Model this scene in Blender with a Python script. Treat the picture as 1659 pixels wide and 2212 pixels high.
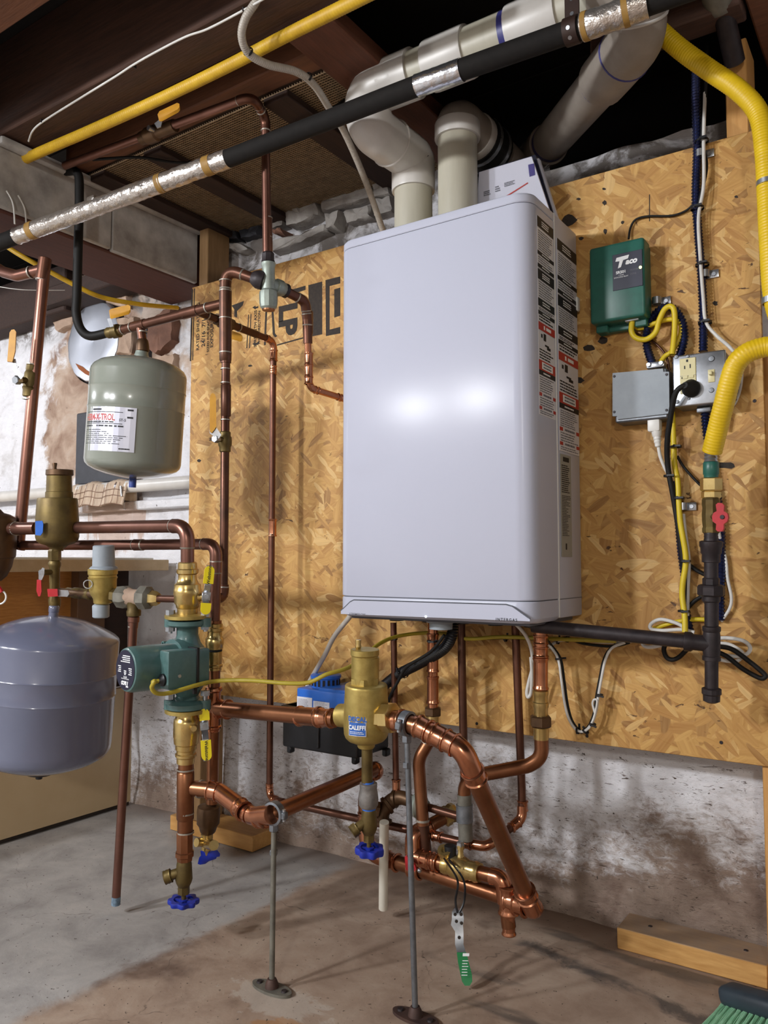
import bpy, bmesh, math, random
from mathutils import Vector, Matrix, Quaternion
from math import sin, cos, pi, radians, sqrt, atan2, hypot

for o in list(bpy.data.objects):
    bpy.data.objects.remove(o, do_unlink=True)
SC = bpy.context.scene
COL = SC.collection
random.seed(7)

# ------------------------------------------------------------------ camera
F = 1718.0                       # focal length in pixels of the 1659 x 2212 frame
YAW, PIT, CAMZ = radians(34.2), radians(3.66), 0.78
cd = bpy.data.cameras.new('camera')
cd.sensor_fit = 'HORIZONTAL'; cd.sensor_width = 36.0; cd.lens = F / 1659.0 * 36.0
cd.clip_start = 0.02; cd.clip_end = 50
cam = bpy.data.objects.new('camera', cd); COL.objects.link(cam)
cam.location = (0, 0, CAMZ); cam.rotation_euler = (pi / 2 + PIT, 0, YAW)
SC.camera = cam

# ------------------------------------------------------------------ world, lamps, exposure
w = bpy.data.worlds.new('world'); SC.world = w; w.use_nodes = True
w.node_tree.nodes['Background'].inputs[0].default_value = (0.55, 0.62, 0.72, 1)
w.node_tree.nodes['Background'].inputs[1].default_value = 0.10

def lamp(name, loc, watt, rad, col):
    l = bpy.data.lights.new(name, 'POINT'); l.energy = watt; l.shadow_soft_size = rad; l.color = col
    o = bpy.data.objects.new(name, l); COL.objects.link(o); o.location = loc
    return o
lamp('bulb_or_fill_light', (-2.57, -1.30, 1.755), 120, 0.10, (0.95, 0.97, 1.0))
lamp('bulb_or_fill_light', (-1.84, -1.30, 1.735), 120, 0.10, (0.95, 0.97, 1.0))
lamp('bulb_or_fill_light', (0.95, -2.3, 1.72), 75, 0.10, (1.0, 0.96, 0.90))  # added fill lamp behind the camera, softens shadows; no bulb known there
lamp('bulb_or_fill_light', (-3.7, 0.25, 1.70), 40, 0.10, (0.92, 0.95, 1.0))

SC.view_settings.view_transform = 'Standard'
SC.view_settings.look = 'None'
SC.view_settings.exposure = 0.35
SC.view_settings.gamma = 1.0
SC.view_settings.use_curve_mapping = False

# ------------------------------------------------------------------ pixel -> place
_w = Vector((-sin(YAW) * cos(PIT), cos(YAW) * cos(PIT), sin(PIT)))
_r = Vector((cos(YAW), sin(YAW), 0)); _u = _r.cross(_w)
CAM = Vector((0, 0, CAMZ))
def ray(x, y): return _w + _r * ((x - 829.5) / F) + _u * ((1106 - y) / F)
def at(x, y, c): return CAM + ray(x, y) * c
def atY(x, y, Y): d = ray(x, y); return CAM + d * (Y / d.y)
def atX(x, y, X): d = ray(x, y); return CAM + d * (X / d.x)
def atZ(x, y, Z): d = ray(x, y); return CAM + d * ((Z - CAMZ) / d.z)
def cof(p): return (Vector(p) - CAM).dot(_w)
X3, Y3, Z3 = Vector((1, 0, 0)), Vector((0, 1, 0)), Vector((0, 0, 1))

# ------------------------------------------------------------------ mesh builder
def frame(d):
    d = Vector(d).normalized()
    a = Z3 if abs(d.z) < 0.9 else X3
    x = a.cross(d).normalized()
    return x, d.cross(x), d
def spline(P, n=8):
    P = [Vector(p) for p in P]; out = []
    for i in range(len(P) - 1):
        p0 = P[max(i - 1, 0)]; p1 = P[i]; p2 = P[i + 1]; p3 = P[min(i + 2, len(P) - 1)]
        for k in range(n):
            t = k / n
            out.append(0.5 * ((2 * p1) + (p2 - p0) * t + (2 * p0 - 5 * p1 + 4 * p2 - p3) * t * t + (3 * p1 - p0 - 3 * p2 + p3) * t ** 3))
    out.append(P[-1]); return out
def resample(P, step):
    L = [0]
    for a, b in zip(P, P[1:]): L.append(L[-1] + (b - a).length)
    n = max(2, int(L[-1] / step)); out = []; j = 0
    for i in range(n + 1):
        s = L[-1] * i / n
        while j < len(L) - 2 and L[j + 1] < s: j += 1
        k = (s - L[j]) / max(1e-9, L[j + 1] - L[j])
        out.append(P[j].lerp(P[j + 1], min(1, k)))
    return out
def fillet(P, rad, n=7):
    P = [Vector(p) for p in P]; out = [P[0]]; arcs = []
    for i in range(1, len(P) - 1):
        a = (P[i - 1] - P[i]); b = (P[i + 1] - P[i]); la, lb = a.length, b.length
        a.normalize(); b.normalize(); ang = a.angle(b)
        t = min(rad / math.tan(ang / 2), la * .49, lb * .49)
        s, e = P[i] + a * t, P[i] + b * t; arc = []
        for k in range(n + 1):
            q = k / n; arc.append((1 - q) ** 2 * s + 2 * q * (1 - q) * (P[i] * .82 + (s + e) * .09) + q * q * e)
        arcs.append((arc, a, b)); out += arc
    out.append(P[-1]); return out, arcs

class MB:
    def __init__(s): s.v = []; s.f = []
    def add(s, vs, fs):
        n = len(s.v); s.v += [Vector(p) for p in vs]; s.f += [tuple(i + n for i in q) for q in fs]; return s
    def tube(s, P, r, seg=14, cap=True):
        P = [Vector(p) for p in P]; m = len(P); R = r if isinstance(r, (list, tuple)) else [r] * m
        T = []
        for i in range(m):
            d = P[min(i + 1, m - 1)] - P[max(i - 1, 0)]
            T.append(d.normalized() if d.length > 1e-9 else (T[-1] if T else Z3))
        x, y, _ = frame(T[0]); vs = []
        for i in range(m):
            if i:
                q = T[i - 1].rotation_difference(T[i]); x = q @ x
            x = (x - T[i] * x.dot(T[i])).normalized(); y = T[i].cross(x)
            for k in range(seg):
                a = 2 * pi * k / seg; vs.append(P[i] + (x * cos(a) + y * sin(a)) * R[i])
        fs = [(i * seg + k, i * seg + (k + 1) % seg, (i + 1) * seg + (k + 1) % seg, (i + 1) * seg + k) for i in range(m - 1) for k in range(seg)]
        if cap: fs += [tuple(reversed(range(seg))), tuple(range((m - 1) * seg, m * seg))]
        return s.add(vs, fs)
    def lathe(s, o, d, prof, seg=24, cap=True):
        x, y, z = frame(d); o = Vector(o); vs = []; m = len(prof)
        for t, r in prof:
            for k in range(seg):
                a = 2 * pi * (k + .5) / seg; vs.append(o + z * t + (x * cos(a) + y * sin(a)) * max(r, 1e-5))
        fs = [(i * seg + k, i * seg + (k + 1) % seg, (i + 1) * seg + (k + 1) % seg, (i + 1) * seg + k) for i in range(m - 1) for k in range(seg)]
        if cap: fs += [tuple(reversed(range(seg))), tuple(range((m - 1) * seg, m * seg))]
        return s.add(vs, fs)
    def box(s, c, size, ax=(X3, Y3, Z3), bev=0.0, n=2):
        bm = bmesh.new(); bmesh.ops.create_cube(bm, size=1.0)
        for v in bm.verts: v.co = Vector((v.co.x * size[0], v.co.y * size[1], v.co.z * size[2]))
        if bev > 0: bmesh.ops.bevel(bm, geom=bm.edges[:], offset=bev, segments=n, profile=.5, affect='EDGES')
        bm.verts.index_update()
        vs = [Vector(c) + ax[0] * v.co.x + ax[1] * v.co.y + ax[2] * v.co.z for v in bm.verts]
        fs = [tuple(v.index for v in f.verts) for f in bm.faces]; bm.free()
        return s.add(vs, fs)
    def bx(s, x0, x1, y0, y1, z0, z1, bev=0.0, n=2):
        return s.box(((x0 + x1) / 2, (y0 + y1) / 2, (z0 + z1) / 2), (abs(x1 - x0), abs(y1 - y0), abs(z1 - z0)), bev=bev, n=n)
    def prism(s, P, d):                      # closed outline of 3D points, extruded by vector d
        P = [Vector(p) for p in P]; d = Vector(d); n = len(P)
        nn = Vector((0, 0, 0))
        for i in range(n): nn += P[i].cross(P[(i + 1) % n])
        if nn.dot(d) > 0: P = P[::-1]
        vs = P + [p + d for p in P]
        fs = [tuple(range(n)), tuple(reversed(range(n, 2 * n)))] + [(i, i + n, (i + 1) % n + n, (i + 1) % n) for i in range(n)]
        return s.add(vs, fs)
    def ball(s, c, r, sx=1, sy=1, sz=1, u=14, v=9):
        vs = []; c = Vector(c)
        for i in range(v + 1):
            p = pi * i / v
            for k in range(u):
                a = 2 * pi * k / u; vs.append(c + Vector((sx * sin(p) * cos(a), sy * sin(p) * sin(a), sz * cos(p))) * r)
        fs = [(i * u + k, (i + 1) * u + k, (i + 1) * u + (k + 1) % u, i * u + (k + 1) % u) for i in range(v) for k in range(u)]
        return s.add(vs, fs)
    def ring(s, c, d, R, r, seg=20, sub=8):
        x, y, z = frame(d); P = [Vector(c) + (x * cos(2 * pi * k / seg) + y * sin(2 * pi * k / seg)) * R for k in range(seg)]
        vs = []
        for k in range(seg):
            e = (P[k] - Vector(c)).normalized()
            for j in range(sub):
                a = 2 * pi * j / sub; vs.append(P[k] + (e * cos(a) + z * sin(a)) * r)
        fs = [(k * sub + j, ((k + 1) % seg) * sub + j, ((k + 1) % seg) * sub + (j + 1) % sub, k * sub + (j + 1) % sub) for k in range(seg) for j in range(sub)]
        return s.add(vs, fs)

WL = {}
def _mesh(name, v, f, m, ang):
    me = bpy.data.meshes.new(name); me.from_pydata([tuple(p) for p in v], [], f); me.update()
    if m: me.materials.append(M(m) if isinstance(m, str) else m)
    bm = bmesh.new(); bm.from_mesh(me); bmesh.ops.recalc_face_normals(bm, faces=bm.faces[:]); bm.to_mesh(me); bm.free()
    if ang:
        me.polygons.foreach_set('use_smooth', [True] * len(me.polygons)); me.set_sharp_from_angle(angle=radians(ang))
    return me
def build(name, mb, m, parent=None, label=None, cat=None, group=None, kind=None, ang=38):
    if parent: L = WL[parent.name]
    else:
        n = len(mb.v); xs = [p.x for p in mb.v]; ys = [p.y for p in mb.v]; zs = [p.z for p in mb.v]
        L = Vector(((min(xs) + max(xs)) / 2, (min(ys) + max(ys)) / 2, min(zs)))
    me = _mesh(name, [p - L for p in mb.v], mb.f, m, ang)
    o = bpy.data.objects.new(name, me); COL.objects.link(o)
    if parent: o.parent = parent
    else: o.location = L
    WL[o.name] = L.copy(); tag(o, label, cat, group, kind); return o
def tag(o, label=None, cat=None, group=None, kind=None):
    if label: o['label'] = label
    if cat: o['category'] = cat
    if group: o['group'] = group
    if kind: o['kind'] = kind
def thing(name, label, cat, loc=(0, 0, 0), group=None):
    o = bpy.data.objects.new(name, None); COL.objects.link(o); o.location = loc; o.empty_display_size = .05
    WL[o.name] = Vector(loc); tag(o, label, cat, group); return o

def lath(par, name, m, A, B, prof, seg=24, **k):
    """surface of revolution from pixel point A=(x,y,c) to B=(x,y,c); prof = (t, width in px)"""
    a, b = at(*A), at(*B); d = b - a; L = d.length
    pr = [(t * L, wpx * (A[2] + (B[2] - A[2]) * t) / (2 * F)) for t, wpx in prof]
    return build(name, MB().lathe(a, d, pr, seg), m, par, **k)
def vl(par, name, m, x, c, yw, seg=28, x2=None, **k):
    """lathe about a vertical axis seen at pixel column x; yw = (pixel row, width px)"""
    y0, y1 = yw[0][0], yw[-1][0]; a = at(x, y0, c); b = at(x if x2 is None else x2, y1, c); d = b - a; L = d.length
    pr = [((y - y0) / (y1 - y0) * L, wpx * c / (2 * F)) for y, wpx in yw]
    return build(name, MB().lathe(a, d, pr, seg), m, par, **k)
def bead(mb, p, d, r, L, k=1.13, bulge=.10):      # press-fitting sleeve with rolled ends
    d = Vector(d).normalized(); R = r * k; b = R * bulge; e = min(L * .2, r * .55)
    mb.lathe(Vector(p) - d * L / 2, d, [(0, r * 1.01), (0, R), (e * .2, R + b), (e * .55, R + b), (e, R), (e * 1.5, R * .985), (L - e * 1.5, R * .985), (L - e, R), (L - e * .55, R + b), (L - e * .2, R + b), (L, R), (L, r * 1.01)], 18, cap=False)
    return mb
def pipe(par, P, r, m, bend=None, elbow=None, style='press', ring='solder', seg=16, name='tube'):
    bend = bend or r * 2.4
    path, arcs = fillet(P, bend)
    o = build(name, MB().tube(path, r, seg), m, par)
    if elbow:
        for arc, a, b in arcs:
            s = r * 1.0
            mb = MB().tube([arc[0] + a * s] + arc + [arc[-1] + b * s], r * 1.1, seg, cap=True)
            for q, dd in ((arc[0], a), (arc[-1], b)):
                if style == 'press': bead(mb, q + dd * s * .75, dd, r, r * 1.3, 1.12, .1)
            build('elbow', mb, elbow, par)
            if style == 'solder':
                for q, dd in ((arc[0], a), (arc[-1], b)):
                    build('solder_ring', MB().lathe(q + dd * s * .95, dd, [(0, r), (0, r * 1.13), (r * .18, r * 1.08), (r * .25, r)], 16, cap=False), ring, par)
    return o
def sring(par, p, d, r, k=1.1, L=.004):
    L *= .75; k = 1 + (k - 1) * .8
    return build('solder_ring', MB().lathe(Vector(p), d, [(0, r * .98), (0, r * k), (L, r * k), (L, r * .98)], 16, cap=False), 'solder', par)
def coup(par, p, d, r, L, m, k=1.13, bulge=.1, name='coupling'):
    return build(name, bead(MB(), p, d, r, L, k, bulge), m, par)
def nut(par, p, d, r, h, m, name='hex_nut'):
    return build(name, MB().lathe(Vector(p) - Vector(d).normalized() * h / 2, d, [(0, r * .86), (h * .12, r), (h * .88, r), (h, r * .86)], 6), m, par, ang=25)
def cable(name, label, pts, r, m, par=None, cat='cable', n=8, seg=10, corr=None, **k):
    P = spline(pts, n)
    if corr:
        P = resample(P, corr[0] / 4); R = [r * (1 + corr[1] * cos(2 * pi * i / 4)) for i in range(len(P))]
    else: R = r
    return build(name, MB().tube(P, R, seg), m, par, label=label, cat=cat if not par else None, **k)
def plate(par, name, m, pts, th, **k):             # closed outline of 3D points pushed along th
    return build(name, MB().prism(pts, th), m, par, **k)
def tie(par, p, d, R, m='black_plastic', wd=.004):
    mb = MB(); x, y, z = frame(d); p = Vector(p)
    mb.lathe(p - z * wd / 2, z, [(0, R), (0, R + .0012), (wd, R + .0012), (wd, R)], 14, cap=False)
    mb.box(p + x * (R + .002), (.006, .005, .006), (x, y, z), .001, 1)
    mb.box(p + x * (R + .004) + y * .006, (.003, .012, .0035), (x, y, z))
    return build('cable_tie', mb, m, par)
_fc = {}
def text(par, s, fn, h, m, name='lettering', shear=0, bold=0, align='CENTER', space=1.0, sx=1.0):
    """fn(u, v) -> (point, normal): u right, v up in metres from the text's centre"""
    cu = bpy.data.curves.new('t', 'FONT'); cu.body = s; cu.size = 1; cu.align_x = align; cu.align_y = 'CENTER'
    cu.shear = shear; cu.offset = bold; cu.space_character = space; cu.resolution_u = 3
    o = bpy.data.objects.new('t', cu); COL.objects.link(o)
    dg = bpy.context.evaluated_depsgraph_get(); me = o.evaluated_get(dg).to_mesh()
    k = h / .7; vs = [fn(v.co.x * k * sx, v.co.y * k) for v in me.vertices]; fs = [tuple(p.vertices) for p in me.polygons]
    mb = MB(); mb.v = [p + q * .0004 for p, q in vs]; mb.f = fs
    o.evaluated_get(dg).to_mesh_clear(); bpy.data.objects.remove(o); bpy.data.curves.remove(cu)
    L = WL[par.name]; me2 = bpy.data.meshes.new(name); me2.from_pydata([tuple(p - L) for p in mb.v], [], mb.f); me2.update(); me2.materials.append(M(m))
    ob = bpy.data.objects.new(name, me2); COL.objects.link(ob); ob.parent = par; WL[ob.name] = L.copy(); return ob
def flat(o, ex, ey):
    o, ex, ey = Vector(o), Vector(ex).normalized(), Vector(ey).normalized(); n = ex.cross(ey)
    return lambda u, v: (o + ex * u + ey * v, n)
def strips(par, name, m, fn, rects, off=.0004):    # flat printed rectangles (u0, u1, v0, v1)
    mb = MB()
    for u0, u1, v0, v1 in rects:
        k = max(1, int(abs(u1 - u0) / .012)); vs = []; fs = []
        for i in range(k + 1):
            u = u0 + (u1 - u0) * i / k
            for v in (v0, v1):
                p, n = fn(u, v); vs.append(p + n * off)
        fs = [(2 * i, 2 * i + 2, 2 * i + 3, 2 * i + 1) for i in range(k)]
        mb.add(vs, fs)
    o = build(name, mb, m, par, ang=None, kind='stuff' if len(rects) > 1 else None); return o
def lines(u0, u1, v0, v1, n, fill=.55, rag=.3, rnd=random.Random(3)):
    out = []; h = (v1 - v0) / n
    for i in range(n):
        y = v1 - h * (i + .5); x = u0; end = u1 - (u1 - u0) * rnd.random() * rag
        while x < end:
            wv = (u1 - u0) * rnd.uniform(.06, .22); out.append((x, min(x + wv, end), y - h * fill / 2, y + h * fill / 2)); x += wv + (u1 - u0) * .02
    return out

# ------------------------------------------------------------------ materials
_M = {}
def nt(name):
    m = bpy.data.materials.new(name); m.use_nodes = True; t = m.node_tree
    b = t.nodes['Principled BSDF']; return m, t, b
def N(t, ty, **k):
    n = t.nodes.new(ty)
    for a, v in k.items():
        if a.startswith('i_'): n.inputs[a[2:].replace('_', ' ')].default_value = v
        elif a[0] == 'n' and a[1:].isdigit(): n.inputs[int(a[1:])].default_value = v
        else: setattr(n, a, v)
    return n
def rgb(c): return (c[0], c[1], c[2], 1)
def lin(h):
    h = h.lstrip('#'); o = []
    for i in (0, 2, 4):
        v = int(h[i:i + 2], 16) / 255; o.append(v / 12.92 if v < .04045 else ((v + .055) / 1.055) ** 2.4)
    return tuple(o)
def ramp(t, src, stops):
    r = t.nodes.new('ShaderNodeValToRGB'); e = r.color_ramp.elements
    while len(e) < len(stops): e.new(.5)
    for q, (p, c) in zip(e, stops): q.position = p; q.color = rgb(c)
    t.links.new(src, r.inputs[0]); return r.outputs[0]
def mixc(t, fac, a, b, mode='MIX'):
    n = t.nodes.new('ShaderNodeMix'); n.data_type = 'RGBA'; n.blend_type = mode
    for s, v in ((0, fac), (6, a), (7, b)):
        if hasattr(v, 'is_linked') or hasattr(v, 'links'): t.links.new(v, n.inputs[s])
        else: n.inputs[s].default_value = v if s == 0 else rgb(v)
    return n.outputs[2]
def math_(t, op, a, b=0.0, clamp=False):
    n = t.nodes.new('ShaderNodeMath'); n.operation = op; n.use_clamp = clamp
    for i, v in enumerate((a, b)):
        if hasattr(v, 'links'): t.links.new(v, n.inputs[i])
        else: n.inputs[i].default_value = v
    return n.outputs[0]
def pos(t): return t.nodes.new('ShaderNodeNewGeometry').outputs['Position']
def noise(t, vec, sc, det=4, rough=.55, dist=0.0, out='Fac'):
    n = N(t, 'ShaderNodeTexNoise', i_Scale=sc, i_Detail=det, i_Roughness=rough, i_Distortion=dist); t.links.new(vec, n.inputs['Vector']); return n.outputs[out]
def mapping(t, vec, sc=(1, 1, 1), rot=(0, 0, 0), loc=(0, 0, 0)):
    n = t.nodes.new('ShaderNodeMapping'); n.inputs['Scale'].default_value = sc; n.inputs['Rotation'].default_value = rot; n.inputs['Location'].default_value = loc
    t.links.new(vec, n.inputs['Vector']); return n.outputs[0]
def bump(t, b, h, st=.3, d=.01):
    n = N(t, 'ShaderNodeBump', i_Strength=st, i_Distance=d); t.links.new(h, n.inputs['Height']); t.links.new(n.outputs[0], b.inputs['Normal'])
def simple(name, c1, c2=None, rough=.5, metal=0.0, sc=40, bs=0.0, bd=.002, spread=.5, coat=0.0, trans=0.0, emit=None, stretch=(1, 1, 1), rvar=0.0, spec=.5):
    def mk():
        m, t, b = nt(name); P = pos(t)
        v = mapping(t, P, stretch) if stretch != (1, 1, 1) else P
        nz = noise(t, v, sc, 5, .6)
        if c2: t.links.new(ramp(t, nz, [(.5 - spread / 2, c1), (.5 + spread / 2, c2)]), b.inputs['Base Color'])
        else: b.inputs['Base Color'].default_value = rgb(c1)
        b.inputs['Metallic'].default_value = metal; b.inputs['Specular IOR Level'].default_value = spec; b.inputs['Roughness'].default_value = rough
        if rvar:
            t.links.new(math_(t, 'ADD', math_(t, 'MULTIPLY', noise(t, v, sc * .6, 3), rvar * 2), rough - rvar), b.inputs['Roughness'])
        if coat: b.inputs['Coat Weight'].default_value = coat; b.inputs['Coat Roughness'].default_value = .08
        if trans: b.inputs['Transmission Weight'].default_value = trans
        if emit: b.inputs['Emission Color'].default_value = rgb(emit[0]); b.inputs['Emission Strength'].default_value = emit[1]
        if bs: bump(t, b, noise(t, v, sc * 2, 4), bs, bd)
        return m
    _M[name] = mk
def M(n):
    v = _M[n]
    if callable(v): v = _M[n] = v()
    return v

simple('copper', lin('#a4704f'), lin('#774a33'), .32, .88, 14, .03, .001, .6, rvar=.08)
simple('copper_new', lin('#cf9272'), lin('#ab6d4e'), .22, .95, 30, .05, .001, .6, rvar=.05)
simple('copper_old', lin('#785040'), lin('#4f3428'), .36, .75, 18, .05, .001, .6, rvar=.1)
simple('copper_dark', lin('#6a4433'), lin('#3c2a22'), .38, .65, 22, .08, .001, .6, rvar=.1)
simple('copper_pink', lin('#91685a'), lin('#6c493e'), .34, .82, 10, .03, .001, .6, rvar=.1)
simple('brass', lin('#dcc488'), lin('#b99a58'), .28, .88, 26, .06, .001, .6, rvar=.08)
simple('brass_cast', lin('#bfa964'), lin('#9c8648'), .45, .7, 60, .25, .001, .6)
simple('brass_old', lin('#7c6a3c'), lin('#4e3f24'), .48, .6, 30, .15, .001, .6)
simple('bronze', lin('#6c5138'), lin('#43301f'), .45, .6, 30, .15, .001, .6)
simple('solder', lin('#bdb8ad'), lin('#8f897e'), .45, .6, 80)
simple('iron', lin('#3d3537'), lin('#211d20'), .5, .35, 60, .2, .001, .6)
simple('iron_rust', lin('#5a4238'), lin('#33282a'), .6, .3, 30, .2, .001, .6)
simple('galv', lin('#8c9095'), lin('#62666c'), .45, .7, 60, .1, .001, .6)
simple('galv_green', lin('#a9b3aa'), lin('#7f877f'), .5, .5, 40, .2, .001, .6)
simple('galv_dirty', lin('#88857a'), lin('#5e5b53'), .6, .4, 40, .2, .001, .6)
simple('cast_gray', lin('#9b9793'), lin('#6d6a68'), .5, .55, 70, .3, .001, .6)
simple('steel', lin('#c8ccd2'), lin('#9fa4ab'), .3, .9, 50, .03, .001, .6, rvar=.08)
simple('tin', lin('#d7dae2'), lin('#bfc4d0'), .28, .9, 4, .06, .004, .5)
simple('pvc', lin('#d7d4d0'), lin('#c2beb8'), .35, 0, 12, .03, .001, .6)
simple('pvc_cream', lin('#c6c2b2'), lin('#a9a493'), .42, 0, 24, .02, .001, .7, stretch=(1, 1, .15))
simple('pvc_dirty', lin('#a39a90'), lin('#7d746c'), .5, 0, 16, .03, .001, .7)
simple('pvc_white_pipe', lin('#d8d4c6'), None, .4)
simple('purple_primer', lin('#3a3a7a'), None, .4)
simple('enamel', lin('#bcbfcf'), None, .23, 0, 900, .05, .0004, spec=.14)
simple('enamel_plain', lin('#babdcc'), None, .4, spec=.35)
simple('gray_gap', lin('#5a5d66'), None, .6)
simple('led_white', (1, 1, 1), None, .4, emit=((.75, .85, 1), 4))
simple('led_green', (.8, 1, .3), None, .4, emit=((.75, 1, .2), 5))
simple('pump_green', lin('#51716f'), lin('#43615f'), .33, 0, 90, .05, .0006, .6, coat=.2)
simple('box_green', lin('#2c6a5d'), lin('#255b50'), .38, 0, 60, .04, .0006, .6)
simple('tank_gray', lin('#8f948a'), lin('#83887e'), .22, 0, 6, 0, .001, .6, coat=.4)
simple('tank_blue', lin('#6f7388'), lin('#64687d'), .2, 0, 6, 0, .001, .6, coat=.4)
simple('tank_rust', lin('#7a6244'), lin('#5c4a36'), .5, 0, 20)
simple('blue_plastic', lin('#1c33a8'), lin('#16288c'), .35)
simple('blue_lid', lin('#2f6fd0'), lin('#2763c2'), .35)
simple('blue_cap', lin('#25408f'), None, .4)
simple('black_plastic', lin('#16171c'), lin('#0f1014'), .42, 0, 30)
simple('black_rubber', lin('#1b1a19'), lin('#121110'), .6, 0, 60, .1, .001, spec=.3)
simple('foam_black', lin('#1d1a18'), lin('#141211'), .8, 0, 60, .2, .001, spec=.25)
simple('yellow_csst', lin('#e6c21c'), lin('#d3ae12'), .42, 0, 40, .02, .001, .6)
simple('yellow_dusty', lin('#d9b126'), lin('#b58c1a'), .5, 0, 30, .02, .001, .6)
simple('yellow_wire', lin('#dfc62a'), lin('#d2b720'), .45, 0, 30)
simple('yellow_wire_old', lin('#b5a334'), lin('#9d8c28'), .5, 0, 30)
simple('yellow_grip', lin('#f0dc1c'), None, .4)
simple('yellow_grip_old', lin('#d39a22'), lin('#b8801a'), .45, 0, 40)
simple('red_grip', lin('#c4202c'), lin('#a81822'), .4)
simple('green_grip', lin('#1f7a43'), None, .45)
simple('white_wire', lin('#dddcd8'), lin('#c6c4bf'), .45)
simple('white_plastic', lin('#e2e1dc'), None, .4)
simple('clear_hose', lin('#b9b2a8'), lin('#a39b90'), .4, 0, 120, .1, .001)
simple('tube_clear', lin('#c9c4bb'), None, .3)
simple('blue_armor', lin('#3d4672'), lin('#262d50'), .25, .75, 60)
simple('ivory', lin('#d8cf9e'), None, .4)
simple('gray_plastic', lin('#9aa3ab'), lin('#8d969f'), .5)
simple('foil', lin('#d9d3cd'), lin('#b9afa6'), .3, .85, 24, .9, .006, .6)
simple('foil_bright', lin('#e2e2e4'), lin('#c2c2c6'), .2, .95, 24, .6, .004, .6)
simple('tape_tan', lin('#a8823f'), lin('#8c6a30'), .6)
simple('strap_brown', lin('#37231a'), lin('#2a1a14'), .6, .2, 40)
simple('paper', lin('#cfd0de'), None, .6)
simple('print_black', lin('#15161c'), None, .6)
simple('print_ink', lin('#211b17'), lin('#3a2f26'), .8, 0, 120)
simple('print_gray', lin('#6e6f78'), None, .6)
simple('print_red', lin('#b3322b'), None, .5)
simple('print_purple', lin('#3b3278'), None, .5)
simple('print_white', lin('#eef0f2'), None, .5)
simple('print_blue', lin('#2f62b2'), None, .4)
simple('label_silver', lin('#c9cad6'), lin('#bbbcc9'), .35, .3, 6)
simple('label_white', lin('#d9d9e0'), None, .45)
simple('label_navy', lin('#1a1c33'), None, .4)
simple('label_khaki', lin('#9a9a92'), None, .5)
simple('cloth', lin('#cdbba8'), lin('#ad947c'), .95, 0, 14, .4, .003, .6)
simple('slate', lin('#3a3c44'), lin('#2a2b31'), .6, 0, 20, .3, .002)
simple('pine', lin('#d9a766'), lin('#c08a49'), .55, 0, 14, .1, .001, .6, stretch=(8, 8, 1))
simple('pine_h', lin('#d3a262'), lin('#bd8a4a'), .55, 0, 14, .1, .001, .6, stretch=(1, 8, 8))
simple('pine_dull', lin('#a5825a'), lin('#82643f'), .65, 0, 14, .1, .001, .6, stretch=(8, 8, 1))
simple('pine_gray', lin('#8a8078'), lin('#766c66'), .7, 0, 20, .1, .001, .6)
simple('joist_wood', lin('#573a2c'), lin('#36231b'), .75, 0, 10, .3, .002, .6, stretch=(1, 10, 10))
simple('joist_orange', lin('#7d4f34'), lin('#5c3926'), .7, 0, 10, .3, .002, .6, stretch=(1, 10, 10))
simple('board_dark', lin('#3a241b'), lin('#241610'), .8, 0, 12, .3, .002, .6, stretch=(8, 1, 8))
simple('board_brown', lin('#70412c'), lin('#52301f'), .75, 0, 12, .3, .002, .6, stretch=(8, 1, 8))
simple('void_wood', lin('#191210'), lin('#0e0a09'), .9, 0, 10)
simple('lath', lin('#4a382b'), lin('#33261d'), .8, 0, 60)
simple('wire_mesh', lin('#a68d6e'), lin('#7d6850'), .55, .3, 60)
simple('beam_white', lin('#c9c7c4'), lin('#8b8783'), .75, 0, 9, .25, .002, .35)
simple('beam_brown', lin('#5e352a'), lin('#472720'), .75, 0, 12, .3, .002, .6, stretch=(8, 1, 8))
simple('stone', lin('#b4b0ab'), lin('#7d7671'), .85, 0, 18, .7, .006, .55)
simple('stone_brown', lin('#8a6350'), lin('#5d4136'), .85, 0, 18, .7, .006, .55)
simple('stone_tan', lin('#b89f8b'), lin('#8d7563'), .85, 0, 14, .7, .006, .55)
simple('cream_panel', lin('#cdb793'), lin('#bfa781'), .45, 0, 4)
simple('oak_panel', lin('#c58a45'), lin('#9d6429'), .5, 0, 16, .05, .001, .6, stretch=(1, 1.5, 14))
simple('brown_panel', lin('#6b4a30'), lin('#52371f'), .6, 0, 12, .05, .001, .6)
simple('counter', lin('#cdb58f'), lin('#bba27c'), .5, 0, 30)
simple('bristle', lin('#a3d3b0'), lin('#7fbf94'), .6, 0, 60)
simple('brush_block', lin('#33404a'), lin('#252e36'), .5, 0, 20)
simple('blue_worn', lin('#8ea6b8'), lin('#3d4f60'), .6, 0, 90)
simple('rust_stain', lin('#8a4b22'), None, .8)

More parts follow.
